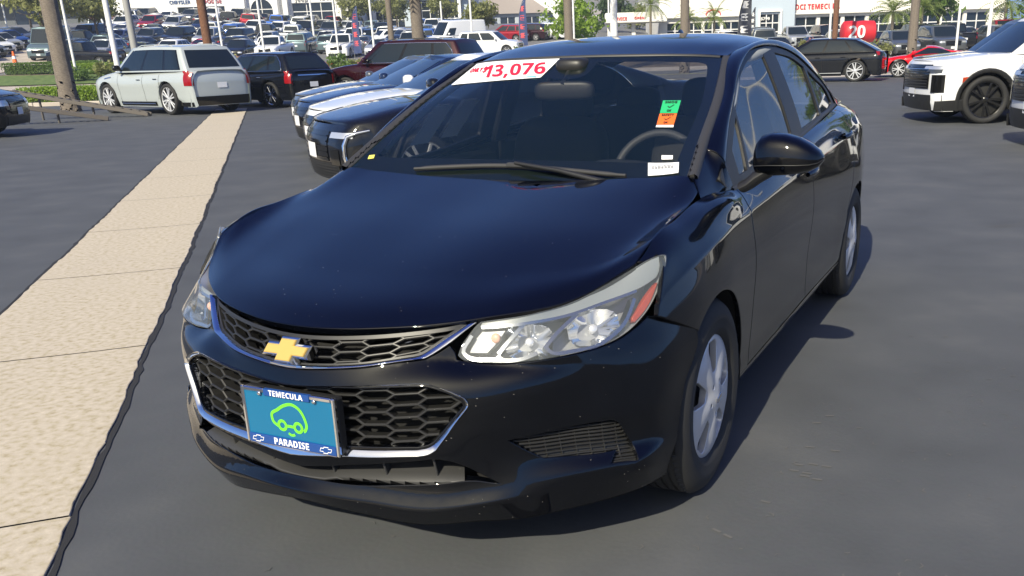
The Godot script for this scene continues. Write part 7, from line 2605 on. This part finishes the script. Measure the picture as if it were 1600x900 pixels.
func drl(c: Node3D, o: Dictionary, m: Material) -> void:   # bright lamp strip down the corner and black mouth
	var p: Dictionary = STYLES["sedan"].duplicate()
	for k in o: p[k] = o[k]
	var hw: float = p.W * 0.5
	for sx in [-1.0, 1.0]:
		var mb := MB.new()
		var pts := []
		for e in [[0.955, 0.735], [0.915, 0.715], [0.87, 0.68], [0.855, 0.60], [0.852, 0.50], [0.86, 0.42], [0.875, 0.36]]:
			pts.append(Vector3(sx * hw * e[0], e[1], face_z(p, hw * e[0], e[1], false) + 0.012))
		mb.tube(pts, [0.012, 0.016, 0.022, 0.024, 0.022, 0.018, 0.010], 8)
		obj("lamp_strip", mb, m, c)
		mb = MB.new()
		nose_patch(mb, p, sx * hw * 0.58, sx * hw * 0.76, 0.40, 0.55, 0.010)
		obj("corner_vent", mb, M.gloss_black, c)
	for k in 5:
		var mb := MB.new()
		nose_patch(mb, p, -hw * 0.68, hw * 0.68, 0.265 + k * 0.03, 0.275 + k * 0.03, 0.022)
		obj("lower_slat", mb, M.dark_trim, c)

func traverse_face(c: Node3D, o: Dictionary) -> void:
	var p: Dictionary = STYLES["large suv"].duplicate()
	for k in o: p[k] = o[k]
	var hw: float = p.W * 0.5
	var mb := MB.new()
	nose_patch(mb, p, -hw * 0.66, hw * 0.66, 0.60, p.nose - 0.05, 0.012)
	obj("grille_panel", mb, M.gloss_black, c)
	for k in 7:
		mb = MB.new()
		nose_patch(mb, p, -hw * 0.62, hw * 0.62, 0.63 + k * 0.05, 0.642 + k * 0.05, 0.026)
		obj("grille_bar", mb, M.dark_trim if k != 6 else M.satin, c)
	mb = MB.new()
	nose_patch(mb, p, -hw * 0.92, hw * 0.92, 0.24, 0.50, 0.018)
	obj("bumper_black", mb, M.black_plastic, c)
	for sx in [-1.0, 1.0]:
		mb = MB.new()
		nose_patch(mb, p, sx * hw * 0.74, sx * hw * 0.93, 0.54, 0.84, 0.016, false, 5)
		obj("corner_vent", mb, M.gloss_black, c)
		mb = MB.new()
		nose_patch(mb, p, sx * hw * 0.45, sx * hw * 0.965, p.nose - 0.13, p.nose - 0.075, 0.018)
		obj("lamp_slit", mb, M.lamp_clear, c)
		mb = MB.new()
		side_strip(mb, p, 0.10, 0.118, 0.36, 0.46, sx, 0.010, 4)
		obj("side_marker", mb, M.amber, c)
		mb = MB.new()
		side_strip(mb, p, 0.02, 0.13, 0.78, 0.99, sx, 0.012)
		obj("bumper_side", mb, M.black_plastic, c)

const ORD := ["first", "second", "third", "fourth", "fifth", "sixth", "seventh", "eighth", "ninth", "tenth", "eleventh", "twelfth", "thirteenth", "fourteenth", "fifteenth", "sixteenth", "seventeenth", "eighteenth", "nineteenth", "twentieth"]

func far_cars(C: Dictionary) -> void:
	var kinds := ["sedan", "suv", "suv", "pickup", "large suv", "sedan"]
	var proto := {}
	var rg := RandomNumberGenerator.new(); rg.seed = 404
	var cols := ["white", "white", "white", "silver", "grey", "black", "black", "dark blue", "teal grey", "white", "silver", "dark red", "grey", "black", "blue", "olive", "silver", "black"]
	# rows: distance, from, to, spacing, phrase, noses towards us
	var rows := [[83.0, -44.0, -9.5, 2.95, "front row of the far lot", true], [90.5, -47.0, -9.0, 2.95, "second row of the far lot", false], [98.5, -50.0, -11.0, 3.0, "third row of the far lot", true], [106.5, -53.0, -13.0, 3.0, "fourth row of the far lot", false], [115.0, -57.0, -13.0, 3.05, "fifth row of the far lot", true], [123.5, -60.0, -15.0, 3.05, "sixth row of the far lot", false], [132.0, -62.0, -30.0, 3.1, "row before the white showroom", true],
		[67.5, 11.0, 31.0, 2.9, "front row before the cream dealership", true], [74.5, 11.5, 34.0, 2.9, "second row before the cream dealership", false], [82.0, 12.5, 38.0, 3.0, "third row before the cream dealership", true]]
	for w in rows:
		var r: float = w[1]; var n := 0
		while r < w[2]:
			if rg.randf() < 0.07:
				r += w[3]; continue
			var kind: String = kinds[rg.randi() % kinds.size()]
			var cn: String = cols[rg.randi() % cols.size()]
			var label := "%s %s, %s from the left in the %s" % [cn, kind.replace("large ", "tall "), ORD[n], w[4]]
			if n >= ORD.size(): break
			far_car(proto, C, kind, cn, label, w[0] + rg.randf_range(-0.35, 0.35), r, rg.randf_range(-0.05, 0.05), -1.0 if w[5] else 1.0, "cars in the " + w[4])
			r += w[3] + rg.randf_range(-0.08, 0.12); n += 1
	# slanting row on the left drive
	for i in 7:
		var cn: String = ["black", "black", "grey", "white", "silver", "blue", "grey"][i]
		far_car(proto, C, "suv", cn, "%s suv, %s from the front in the slanting row at the far left" % [cn, ORD[i]], 78.0 + i * 3.6, -50.3 - i * 1.3, 0.85, -0.53, "cars in the slanting row at the far left")
	far_car(proto, C, "van", "teal grey", "teal grey van facing us at the end of the left drive behind the cone", 84.0, -46.2, 0.12, -1.0, "")
	far_car(proto, C, "pickup", "black", "long black pickup side on behind the two tall poles", 76.5, -39.5, -1.0, 0.12, "")
	far_car(proto, C, "van", "white", "white high roof van behind the white large suv", 88.0, -11.3, -0.75, -0.66, "")
	var sv := far_car(proto, C, "large suv", "white", "white large suv facing right beside the planting on the far street side", 78.5, -7.3, 0.96, -0.25, "")
	for i in 5:
		var cn: String = ["white", "black", "white", "silver", "white"][i]
		far_car(proto, C, "suv", cn, "%s suv, %s from the left in the angled row left of the white van" % [cn, ORD[i]], 99.0 - i * 0.6, -24.0 + i * 2.1, -0.75, -0.66, "cars in the angled row left of the white van")
	for i in 4:
		var cn: String = ["dark red", "maroon", "white", "grey"][i]
		far_car(proto, C, "suv", cn, "%s suv behind the feather banner, %s from the left" % [cn, ORD[i]], 100.0 + i, -7.5 + i * 2.0, -0.9, 0.3, "cars behind the feather banner")

func far_car(proto: Dictionary, C: Dictionary, kind: String, cn: String, label: String, d: float, r: float, hr: float, hd: float, group: String) -> Node3D:
	var o: Node3D
	if not proto.has(kind):
		o = make_car(kind, C[cn], label, {"spokes": 8})
		proto[kind] = o
		if group: o.set_meta("group", group)
	else:
		o = copy_of(proto[kind], label, Vector3.ZERO, 0.0, group)
		if group == "" and o.has_meta("group"): o.remove_meta("group")
		repaint(o, C[cn])
	park(o, d, r, hr, hd)
	return o

# ------------------------------------------------------------------ trees, palms, poles, flags, ramps
func leaf_quad(mb: MB, p: Vector3, s: float, rg: RandomNumberGenerator, lift := 0.3) -> void:
	var nn := Vector3(rg.randf_range(-1, 1), rg.randf_range(-0.4, 1) + lift, rg.randf_range(-1, 1)).normalized()
	var u := nn.cross(Vector3(rg.randf_range(-1, 1), 0.2, rg.randf_range(-1, 1))).normalized() * s; var w := nn.cross(u).normalized() * s * 0.55
	var i := mb.vert(p - u, nn); mb.vert(p + w, nn); mb.vert(p + u, nn); mb.vert(p - w, nn)
	mb.quad(i, i + 1, i + 2, i + 3)

func crown(rg: RandomNumberGenerator, c: Vector3, r: Vector3, clumps: int, leaves: int, s: float) -> MB:   # leaf sprays gathered in clumps through the crown
	var mb := MB.new()
	for k in clumps:
		var d := Vector3(rg.randfn(), rg.randfn() * 0.9, rg.randfn()).normalized() * pow(rg.randf(), 0.45)
		var cc := c + d * r * 0.92
		var cr := rg.randf_range(0.16, 0.30) * r.x
		for l in leaves:
			var e := Vector3(rg.randfn(), rg.randfn() * 0.7, rg.randfn()) * 0.5
			leaf_quad(mb, cc + e * cr, s * rg.randf_range(0.6, 1.3), rg)
	return mb

func leafy_tree(label: String, d: float, r: float, h: float, rad: float, m: Material, seed_: int, s := 0.22, trunk := 0.16, low := 0.42, cat := "tree") -> Node3D:
	var t := thing("leafy_tree", label, cat, lot(d, r))
	var rg := RandomNumberGenerator.new(); rg.seed = seed_
	var mb := MB.new()
	mb.tube([Vector3(0, -0.2, 0), Vector3(0.05, h * 0.25, 0), Vector3(-0.03, h * 0.5, 0.05), Vector3(0.02, h * 0.8, 0)], [trunk, trunk * 0.8, trunk * 0.55, trunk * 0.2], 8)
	for k in 7:
		var a := rg.randf_range(0, TAU); var y0 := h * rg.randf_range(0.28, 0.55)
		var e := Vector3(cos(a) * rad * 0.7, h * rg.randf_range(0.55, 0.9), sin(a) * rad * 0.7)
		mb.tube([Vector3(0, y0, 0), Vector3(e.x * 0.45, (y0 + e.y) * 0.5, e.z * 0.45), e], [trunk * 0.45, trunk * 0.3, trunk * 0.1], 6)
	obj("trunk", mb, M.bark, t)
	obj("crown", crown(rg, Vector3(0, h * (low + 1.0) * 0.5, 0), Vector3(rad, h * (1.0 - low) * 0.5, rad), 46, 46, s), m, t)
	return t

func frond(mb: MB, o: Vector3, dirv: Vector3, l: float, droop: float, rg: RandomNumberGenerator, w := 0.34, n := 12) -> void:   # feathered palm leaf: curved rib with paired leaflets
	var side := dirv.cross(Vector3.UP).normalized()
	var prev := o
	var v := dirv.normalized()
	for i in n:
		var f := float(i) / n
		v = (v + Vector3(0, -droop * (0.35 + f) / n * 2.0, 0)).normalized()
		var p := prev + v * l / n
		var up := side.cross(v).normalized()
		var wd := w * l * 0.5 * pow(sin(PI * clampf(f * 0.86 + 0.10, 0, 1)), 0.7)
		for sg in [-1.0, 1.0]:
			var tip: Vector3 = p + side * sg * wd + v * wd * 0.55 - up * wd * 0.35
			var nn: Vector3 = (up + side * sg * 0.3).normalized()
			var b := 0.055 * l / 2.2
			var ix := mb.vert(p - v * b, nn); mb.vert(p + v * b, nn); mb.vert(tip, nn)
			mb.tri(ix, ix + 1, ix + 2)
		var ix2 := mb.vert(prev - side * 0.02, up); mb.vert(prev + side * 0.02, up); mb.vert(p + side * 0.015, up); mb.vert(p - side * 0.015, up)
		mb.quad(ix2, ix2 + 1, ix2 + 2, ix2 + 3)
		prev = p

func palm(label: String, d: float, r: float, h: float, rad: float, seed_: int, fl := 2.4, lean := Vector2.ZERO, skirt := true) -> Node3D:
	var t := thing("palm_tree", label, "palm tree", lot(d, r))
	var rg := RandomNumberGenerator.new(); rg.seed = seed_
	var mb := MB.new()
	var prof := []
	var n := int(h / 0.16)
	var rings := []
	for i in n + 1:
		var f := float(i) / n
		var base := rad * (1.0 - 0.22 * f + 0.22 * exp(-f * 14.0))
		for e in [[0.0, 1.022], [0.7, 0.982]]:
			var y: float = (i + e[0]) * h / n
			if y > h: continue
			var ring := []
			for k in 17:
				var a := TAU * k / 16.0
				var rr: float = base * e[1] * (1.0 + 0.012 * sin(k * 7.3 + i * 2.1) + 0.010 * sin(k * 3.1 + i))
				ring.append(Vector3(lean.x * f * f + cos(a) * rr, y - 0.15 + 0.015 * sin(a * 2.0 + i), lean.y * f * f + sin(a) * rr))
			rings.append(ring)
	mb.grid(rings, Vector3(0, h * 0.5, 0))
	obj("trunk", mb, M.palm_bark, t)
	var top := Vector3(lean.x, h - 0.1, lean.y)
	mb = MB.new()
	for k in 34:
		var a := TAU * k / 34.0 * 5.0 + rg.randf_range(-0.2, 0.2)
		var el := rg.randf_range(-0.35, 1.25)
		frond(mb, top, Vector3(cos(a) * cos(el), sin(el), sin(a) * cos(el)), fl * rg.randf_range(0.8, 1.1), 0.75, rg)
	obj("crown", mb, M.palm_leaf, t)
	if skirt:
		mb = MB.new()
		for k in 20:
			var a := TAU * k / 20.0 * 3.0 + rg.randf_range(-0.2, 0.2)
			frond(mb, top - Vector3(0, 0.25, 0), Vector3(cos(a) * 0.55, -0.8, sin(a) * 0.55), fl * 0.55, 0.5, rg, 0.3, 8)
		obj("dry_skirt", mb, M.palm_dry, t)
	return t

func pole(label: String, d: float, r: float, h: float, rad: float, m: Material, called := "light_pole", cat := "pole", head := 0) -> Node3D:
	var t := thing(called, label, cat, lot(d, r))
	var mb := MB.new()
	mb.tube([Vector3(0, -0.3, 0), Vector3(0, h * 0.5, 0), Vector3(0, h, 0)], [rad, rad * 0.93, rad * 0.82], 14)
	if called == "light_pole": mb.box(Vector3(0, 0.12, 0), Vector3(rad * 3.4, 0.34, rad * 3.4), 0.02)
	obj("shaft", mb, m, t)
	for k in head:
		mb = MB.new()
		var sx := -1.0 if k == 0 else 1.0
		mb.box(Vector3(sx * 0.75, h - 0.05, 0), Vector3(1.4, 0.07, 0.07), 0.01)
		mb.box(Vector3(sx * 1.55, h - 0.02, 0), Vector3(0.75, 0.16, 0.42), 0.03)
		obj("lamp_head", mb, m, t)
	return t

func shrub(label: String, d: float, r: float, w: Vector3, m: Material, seed_: int, s := 0.10, cat := "shrub", flower: Material = null, group := "") -> Node3D:
	var t := thing("shrub", label, cat, lot(d, r), 0.0, group)
	var rg := RandomNumberGenerator.new(); rg.seed = seed_
	var mb := MB.new()
	for k in 5: mb.tube([Vector3(0, -0.05, 0), Vector3(rg.randf_range(-1, 1) * w.x * 0.5, w.y * 0.7, rg.randf_range(-1, 1) * w.z * 0.5)], [0.025, 0.01], 5)
	obj("stem", mb, M.bark, t)
	obj("foliage", crown(rg, Vector3(0, w.y * 0.52, 0), Vector3(w.x, w.y * 0.5, w.z), 26, 34, s), m, t)
	if flower: obj("blossom", crown(rg, Vector3(0, w.y * 0.62, 0), Vector3(w.x * 0.95, w.y * 0.5, w.z * 0.95), 14, 12, s * 0.8), flower, t)
	return t

func hedge(label: String, d: float, r0: float, r1: float, depth: float, h: float, m: Material, seed_: int) -> void:
	var t := thing("hedge", label, "hedge", lot(d, (r0 + r1) * 0.5), 0.4387)
	var rg := RandomNumberGenerator.new(); rg.seed = seed_
	var mb := MB.new()
	var l := r1 - r0
	for i in int(l * 900.0):
		var p := Vector3(rg.randf_range(-0.5, 0.5) * l, h * pow(rg.randf(), 0.6), rg.randf_range(-0.5, 0.5) * depth)
		if rg.randf() < 0.6: p.z = depth * 0.5 * (1.0 if rg.randf() < 0.75 else -1.0) + rg.randf_range(-0.06, 0.06)
		else: p.y = h + rg.randf_range(-0.08, 0.05)
		leaf_quad(mb, p, rg.randf_range(0.035, 0.07), rg)
	obj("foliage", mb, m, t)
	mb = MB.new()
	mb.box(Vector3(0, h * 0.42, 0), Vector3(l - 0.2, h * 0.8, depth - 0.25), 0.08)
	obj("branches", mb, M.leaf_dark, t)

func flag(label: String, d: float, r: float, h: float, w: float, m: Material, m2: Material, seed_: int) -> void:   # feather banner on a curved pole
	var t := thing("feather_banner", label, "banner", lot(d, r), 0.4387)
	var pts := []
	for i in 15:
		var f := i / 14.0
		pts.append(Vector3(w * 0.9 * pow(f, 6.0), h * (f - 0.06 * pow(f, 8.0)), 0))
	var mb := MB.new()
	mb.tube(pts, [0.03, 0.015], 6)
	obj("mast", mb, M.pole_grey, t)
	mb = MB.new()
	var rows := []
	for i in 15:
		var f := i / 14.0
		var r2 := []
		for j in 6:
			var g := j / 5.0
			var y := lerpf(h * 0.12, h * 0.97, f)
			var wd := w * (1.0 - 0.75 * pow(f, 4.0))
			r2.append(Vector3(w * 0.9 * pow(y / h, 6.0) + g * wd, y, 0.06 * sin(f * 9.0 + g * 4.0 + seed_)))
		rows.append(r2)
	mb.grid(rows)
	obj("cloth", mb, m, t)
	for k in 4:
		mb = MB.new()
		var rr := []
		for i in 5:
			var r2 := []
			for j in 4:
				var f := lerpf(0.16 + k * 0.19, 0.27 + k * 0.19, i / 4.0); var g := lerpf(0.2, 0.75, j / 3.0)
				var y := lerpf(h * 0.12, h * 0.97, f)
				var wd := w * (1.0 - 0.75 * pow(f, 4.0))
				r2.append(Vector3(w * 0.9 * pow(y / h, 6.0) + g * wd * (1.0 - 0.3 * (i % 2)), y, 0.06 * sin(f * 9.0 + g * 4.0 + seed_) + 0.012))
			rr.append(r2)
		mb.grid(rr)
		obj("banner_print", mb, m2, t)

func ramp(label: String, a: Vector3, b: Vector3, w: float) -> void:   # steel loading ramp: two rails and rungs, a on the ground, b raised
	var t := thing("loading_ramp", label, "ramp", Vector3.ZERO, 0.0, "loading ramps at the left edge")
	var v := (b - a); var l := v.length(); v = v.normalized()
	var s := v.cross(Vector3.UP).normalized(); var up := s.cross(v).normalized()
	var bs := Basis(s, up, -v)
	for sg in [-1.0, 1.0]:
		var mb := MB.new()
		mb.box((a + b) * 0.5 + s * sg * w * 0.5, Vector3(0.05, 0.10, l), 0.008, bs)
		obj("rail", mb, M.ramp_steel, t)
	var n := int(l / 0.22)
	for k in n:
		var mb := MB.new()
		mb.box(a + v * (k + 0.5) * l / n + up * 0.03, Vector3(w, 0.03, 0.07), 0.005, bs)
		obj("rung", mb, M.ramp_steel, t)
	for f in [0.42, 0.8]:
		var mb := MB.new()
		var p := a.lerp(b, f)
		mb.box(Vector3(p.x, (p.y + rise(25.0, 0.0)) * 0.5, p.z), Vector3(0.05, maxf(p.y - rise(25.0, 0.0), 0.06), 0.05), 0.005)
		obj("leg", mb, M.ramp_steel, t)

func build_street_things() -> void:
	mat("ramp_steel", Color(0.13, 0.115, 0.10), 0.6, 0.3)
	mat("cone_orange", Color(0.80, 0.14, 0.02), 0.6)
	mat("flag_dark", Color(0.05, 0.055, 0.07), 0.7)
	mat("flag_navy", Color(0.03, 0.05, 0.14), 0.7)
	mat("flag_red", Color(0.55, 0.08, 0.10), 0.7)
	mat("hydrant_yellow", Color(0.65, 0.45, 0.03), 0.5)
	mat("blue_sign", Color(0.05, 0.25, 0.60), 0.5)
	# palms
	palm("thick palm trunk rising behind the loading ramps at the left edge", 31.0, -16.85, 10.5, 0.27, 1, 2.6)
	palm("palm trunk with shaggy head of cut leaves in the middle of the far lot", 42.0, -7.05, 5.2, 0.29, 2, 2.2)
	palm("slender palm trunk just left of the shaggy one", 48.0, -9.4, 9.0, 0.15, 3, 2.2)
	palm("tall palm trunk in front of the bright green tree", 52.0, -0.55, 11.0, 0.25, 4, 2.4)
	palm("tall palm trunk before the cream dealership", 52.0, 5.75, 11.5, 0.25, 5, 2.4)
	palm("tall ringed palm trunk right of the red sports car", 46.0, 16.1, 11.0, 0.22, 6, 2.4)
	palm("young green palm left of the white showroom", 118.0, -58.5, 8.3, 0.16, 7, 3.0, Vector2.ZERO, false)
	palm("small yellow green palm left of the oval sign", 92.0, 6.9, 3.7, 0.13, 8, 2.0, Vector2.ZERO, false)
	palm("small yellow green palm in front of the oval sign", 92.0, 10.6, 2.7, 0.13, 9, 1.9, Vector2.ZERO, false)
	palm("small palm right of the oval sign", 94.0, 13.3, 2.9, 0.12, 10, 1.8, Vector2.ZERO, false)
	palm("bushy palm left of the ringed trunk on the right", 80.0, 26.2, 2.9, 0.15, 11, 2.3, Vector2.ZERO, false)
	palm("bushy palm right beside the ringed trunk on the right", 80.0, 28.6, 3.2, 0.15, 12, 2.4, Vector2.ZERO, false)
	palm("broad palm behind the two white poles on the right", 82.0, 36.5, 3.4, 0.15, 13, 2.4, Vector2.ZERO, false)
	# leafy trees
	leafy_tree("large dark green tree at the upper left corner", 110.0, -74.5, 9.5, 6.0, M.leaf_green, 21, 0.30)
	leafy_tree("second dark green tree behind the left row of cars", 120.0, -68.0, 8.0, 4.6, M.leaf_dark, 22, 0.28)
	leafy_tree("light green tree between the poles at upper left", 92.0, -51.0, 6.2, 3.0, M.leaf_olive, 23, 0.22)
	leafy_tree("pale green tree right of the grey pole", 96.0, -48.0, 5.2, 2.6, M.leaf_olive, 24, 0.22)
	leafy_tree("low olive tree before the grey blue showroom", 138.0, -31.5, 4.6, 3.3, M.leaf_olive, 25, 0.22, 0.14, 0.25)
	leafy_tree("wide olive tree right of the low one before the grey blue showroom", 138.0, -26.0, 4.4, 3.4, M.leaf_olive, 26, 0.22, 0.14, 0.25)
	leafy_tree("round olive tree between the palm trunk and the white van", 138.0, -19.3, 4.0, 2.5, M.leaf_olive, 27, 0.2, 0.12, 0.25)
	leafy_tree("airy tree behind the white large suv", 100.0, -10.2, 4.2, 2.1, M.leaf_olive, 28, 0.18, 0.10, 0.3)
	leafy_tree("bright yellow green tree behind the tall palm trunk", 80.0, -0.6, 4.6, 2.7, M.leaf_bright, 29, 0.20, 0.16, 0.08)
	leafy_tree("dark tree right of the bright green one", 112.0, 3.9, 4.6, 2.6, M.leaf_dark, 30, 0.2, 0.14, 0.1)
	leafy_tree("dark tree seen under the service canopy", 125.0, 9.0, 3.4, 3.4, M.leaf_olive, 31, 0.2, 0.14, 0.05)
	leafy_tree("round green tree behind the white poles at upper right", 84.0, 31.5, 5.2, 2.6, M.leaf_green, 32, 0.2)
	leafy_tree("dark leafy tree at the upper right corner", 60.0, 30.2, 4.6, 3.0, M.leaf_green, 33, 0.16, 0.14, 0.3)
	leafy_tree("tall tree past the right edge beyond the white suvs", 48.0, 27.5, 8.0, 3.6, M.leaf_green, 34, 0.2)
	leafy_tree("second tree past the right edge, further back", 58.0, 37.0, 7.0, 3.8, M.leaf_green, 35, 0.2)
	palm("palm past the right edge beyond the white suvs", 40.0, 24.5, 7.5, 0.2, 36, 2.6)
	# poles
	pole("thick white light pole behind the pale grey suv", 35.0, -17.0, 10.0, 0.105, M.pole_white)
	pole("thick grey pole right of the thick white one behind the pale grey suv", 36.5, -16.95, 10.0, 0.135, M.pole_grey, "utility_pole")
	pole("thin white pole standing in the lawn across the street", 66.0, -35.0, 9.0, 0.09, M.pole_white)
	pole("brown wooden pole behind the pale grey suv", 36.5, -14.15, 10.0, 0.17, M.pole_wood, "wooden_pole")
	pole("reddish brown wooden pole behind the black suv on the right", 50.0, 13.4, 10.0, 0.15, M.pole_wood, "wooden_pole")
	pole("white square pillar behind the roof of the foreground sedan", 60.0, 2.2, 10.0, 0.24, M.pole_white, "sign_pillar", "pillar")
	var k := 0
	for e in [[74.0, -27.6, "first white light pole right of the arched window"], [70.0, -23.1, "white light pole before the glazed entrance with large lettering"], [96.0, -26.5, "thin white light pole right of the glazed entrance"], [80.0, -20.2, "thin white light pole left of the slender palm"], [74.0, -15.9, "white light pole right beside the slender palm"], [74.0, -12.4, "white light pole right of the shaggy palm"], [110.0, -15.6, "far white light pole above the white van"], [78.0, -8.7, "white light pole through the white large suv"], [66.0, -0.35, "cream light pole right of the tall palm in front of the bright tree"], [64.0, 16.8, "white light pole behind the black suv on the right"], [62.0, 24.6, "white light pole left of the round green tree"], [44.0, 18.9, "white light pole right of the round green tree, above the white suv"], [30.0, 23.5, "white lamp pole past the right edge"]]:
		pole(e[2], e[0], e[1], 8.5, 0.085 if e[0] < 90 else 0.10, M.pole_white, "light_pole", "pole", 2 if k == 12 else 0)
		k += 1
	pole("short white lamp with one arm by the dark building at left", 120.0, -71.0, 5.5, 0.10, M.pole_white, "street_lamp", "street lamp", 1)
	pole("small white lamp with one arm right of the bright tree", 105.0, 3.3, 4.6, 0.09, M.pole_white, "street_lamp", "street lamp", 1)
	# planting
	hedge("clipped green hedge behind the loading ramps and the pale grey suv", 38.4, -22.5, -14.5, 1.6, 0.62, M.leaf_bright, 41)
	hedge("clipped low hedge in front of the teal grey van", 70.5, -42.5, -35.5, 1.2, 0.8, M.leaf_green, 42)
	hedge("long yellow green hedge behind the lawn", 70.0, -37.0, -29.5, 1.2, 0.75, M.leaf_bright, 43)
	var rg := RandomNumberGenerator.new(); rg.seed = 8
	var spots := [[64.0, -26.5, "dry", "brown dry shrub in the planting above the black suv"], [63.5, -24.6, "dry", "pale dry shrub in the planting, right of the brown one"], [64.5, -22.6, "pink", "pinkish shrub above the roof of the black suv"], [63.0, -20.6, "dry", "low brown shrub between the black suv and the maroon one"], [63.5, -19.0, "red", "red flowering shrub left of the maroon suv"], [63.0, -17.5, "red", "second red flowering shrub left of the maroon suv"], [64.2, -16.2, "green", "spiky green shrub above the maroon bonnet"], [64.0, -14.8, "pink", "pink flowering shrub above the maroon windshield"], [64.6, -13.3, "olive", "olive shrub behind the maroon roof"], [66.0, -9.6, "olive", "yellowish shrub before the white van"], [66.0, -8.0, "dry", "dry brown shrub under the white van"], [66.5, -5.4, "olive", "tuft of yellow grass right of the white large suv"], [66.0, -3.9, "green", "green shrub before the yucca"], [70.0, -2.4, "olive", "spiky yucca clump left of the tall palm"], [64.0, -33.8, "green", "green shrub on the lawn by the thin white pole"], [65.0, -32.3, "olive", "pale shrub right of the thin white pole"], [64.0, 18.0, "green", "low green shrub beside the ringed palm"], [63.5, 19.8, "olive", "pale shrub right of the ringed palm"], [64.0, 15.6, "pink", "pinkish shrub left of the ringed palm"]]
	for i in spots.size():
		var e: Array = spots[i]
		var m: Material = {"dry": M.leaf_dry, "pink": M.leaf_olive, "red": M.leaf_green, "green": M.leaf_green, "olive": M.leaf_olive}[e[2]]
		shrub(e[3], e[0], e[1], Vector3(rg.randf_range(0.8, 1.3), rg.randf_range(0.9, 1.4), rg.randf_range(0.7, 1.0)), m, 60 + i, 0.10, "shrub", {"red": M.flower_red, "pink": M.flower_pink}.get(e[2]), "planting along the far side of the street")
	# banners
	flag("dark feather banner with pale print before the blue grey entrance", 62.0, 10.3, 4.6, 0.9, M.flag_dark, M.pole_white, 3)
	flag("narrow dark feather banner left of the entrance door", 96.0, 17.2, 3.6, 0.5, M.flag_dark, M.pole_white, 5)
	flag("navy and red feather banner left of the shaggy palm", 78.0, -18.4, 4.2, 0.6, M.flag_navy, M.flag_red, 7)
	flag("navy feather banner behind the white large suv", 82.0, -5.1, 4.4, 0.7, M.flag_navy, M.flag_red, 9)
	flag("blue feather banner beside the brown wooden pole", 96.0, -47.2, 3.4, 0.6, M.flag_navy, M.pole_white, 11)
	# loading ramps
	ramp("front steel loading ramp, the lower of the two at the left edge", lot(25.4, -12.85, 0.05), lot(24.2, -15.4, 0.62), 0.42)
	ramp("rear steel loading ramp, behind the lower one at the left edge", lot(27.0, -12.45, 0.05), lot(26.3, -15.9, 0.80), 0.42)
	# traffic cone, yellow post, red drum, blue sign
	var t := thing("traffic_cone", "orange and white traffic barrier cone at the edge of the left drive", "cone", lot(72.0, -42.6))
	var mb := MB.new()
	mb.box(Vector3(0, 0.04, 0), Vector3(0.62, 0.08, 0.62), 0.02)
	mb.lathe([Vector2(0.02, 1.5), Vector2(0.06, 1.5), Vector2(0.26, 0.06)], 16, Transform3D(Basis(Vector3(0, 0, 1), PI / 2), Vector3.ZERO), false)
	obj("cone_body", mb, M.cone_orange, t)
	for y in [0.5, 0.95]:
		mb = MB.new()
		mb.lathe([Vector2(lerpf(0.275, 0.075, (y + 0.2) / 1.45), y + 0.2), Vector2(lerpf(0.275, 0.075, y / 1.45), y)], 16, Transform3D(Basis(Vector3(0, 0, 1), PI / 2), Vector3.ZERO), false)
		obj("white_band", mb, M.white_print, t)
	t = thing("fire_hydrant", "yellow hydrant beside the cone on the left drive edge", "hydrant", lot(67.0, -42.9))
	mb = MB.new()
	mb.tube([Vector3(0, 0, 0), Vector3(0, 0.55, 0), Vector3(0, 0.62, 0), Vector3(0, 0.78, 0)], [0.12, 0.12, 0.15, 0.05], 12)
	mb.tube([Vector3(-0.2, 0.45, 0), Vector3(0.2, 0.45, 0)], [0.06], 10)
	obj("hydrant_body", mb, M.hydrant_yellow, t)
	t = thing("advertising_drum", "red drum balloon with white figures above the black suv on the right", "balloon", lot(58.0, 16.75), 0.4387)
	mb = MB.new()
	var xf := Transform3D(Basis.from_scale(Vector3(0.8, 0.62, 0.62)), Vector3(0.2, 1.85, 0))
	mb.lathe([Vector2(0.01, 1.25), Vector2(0.75, 1.25), Vector2(0.98, 1.12), Vector2(1.02, 0.5), Vector2(0.98, -0.1), Vector2(1.02, -0.6), Vector2(0.98, -1.12), Vector2(0.75, -1.25), Vector2(0.01, -1.25)], 28, xf)
	for sx in [-0.7, 0.7]: mb.tube([Vector3(sx, -0.2, 0), Vector3(sx + 0.2, 1.4, 0)], [0.05], 6)
	obj("drum_skin", mb, M.sign_red, t)
	var l := put("drum_figures", text_mesh("20", 0.95, 0.05), M.white_print, t)
	l.position = Vector3(-0.05, 1.82, 0.62)
	t = thing("blue_sign", "small blue board at the corner of the pale blue entrance", "sign", lot(97.5, 17.05), 0.4387)
	mb = MB.new()
	mb.box(Vector3(0, 1.0, 0), Vector3(0.75, 1.4, 0.1), 0.02)
	for sx in [-0.3, 0.3]: mb.box(Vector3(sx, 0.2, 0), Vector3(0.08, 0.5, 0.08), 0.01)
	obj("board", mb, M.blue_sign, t)
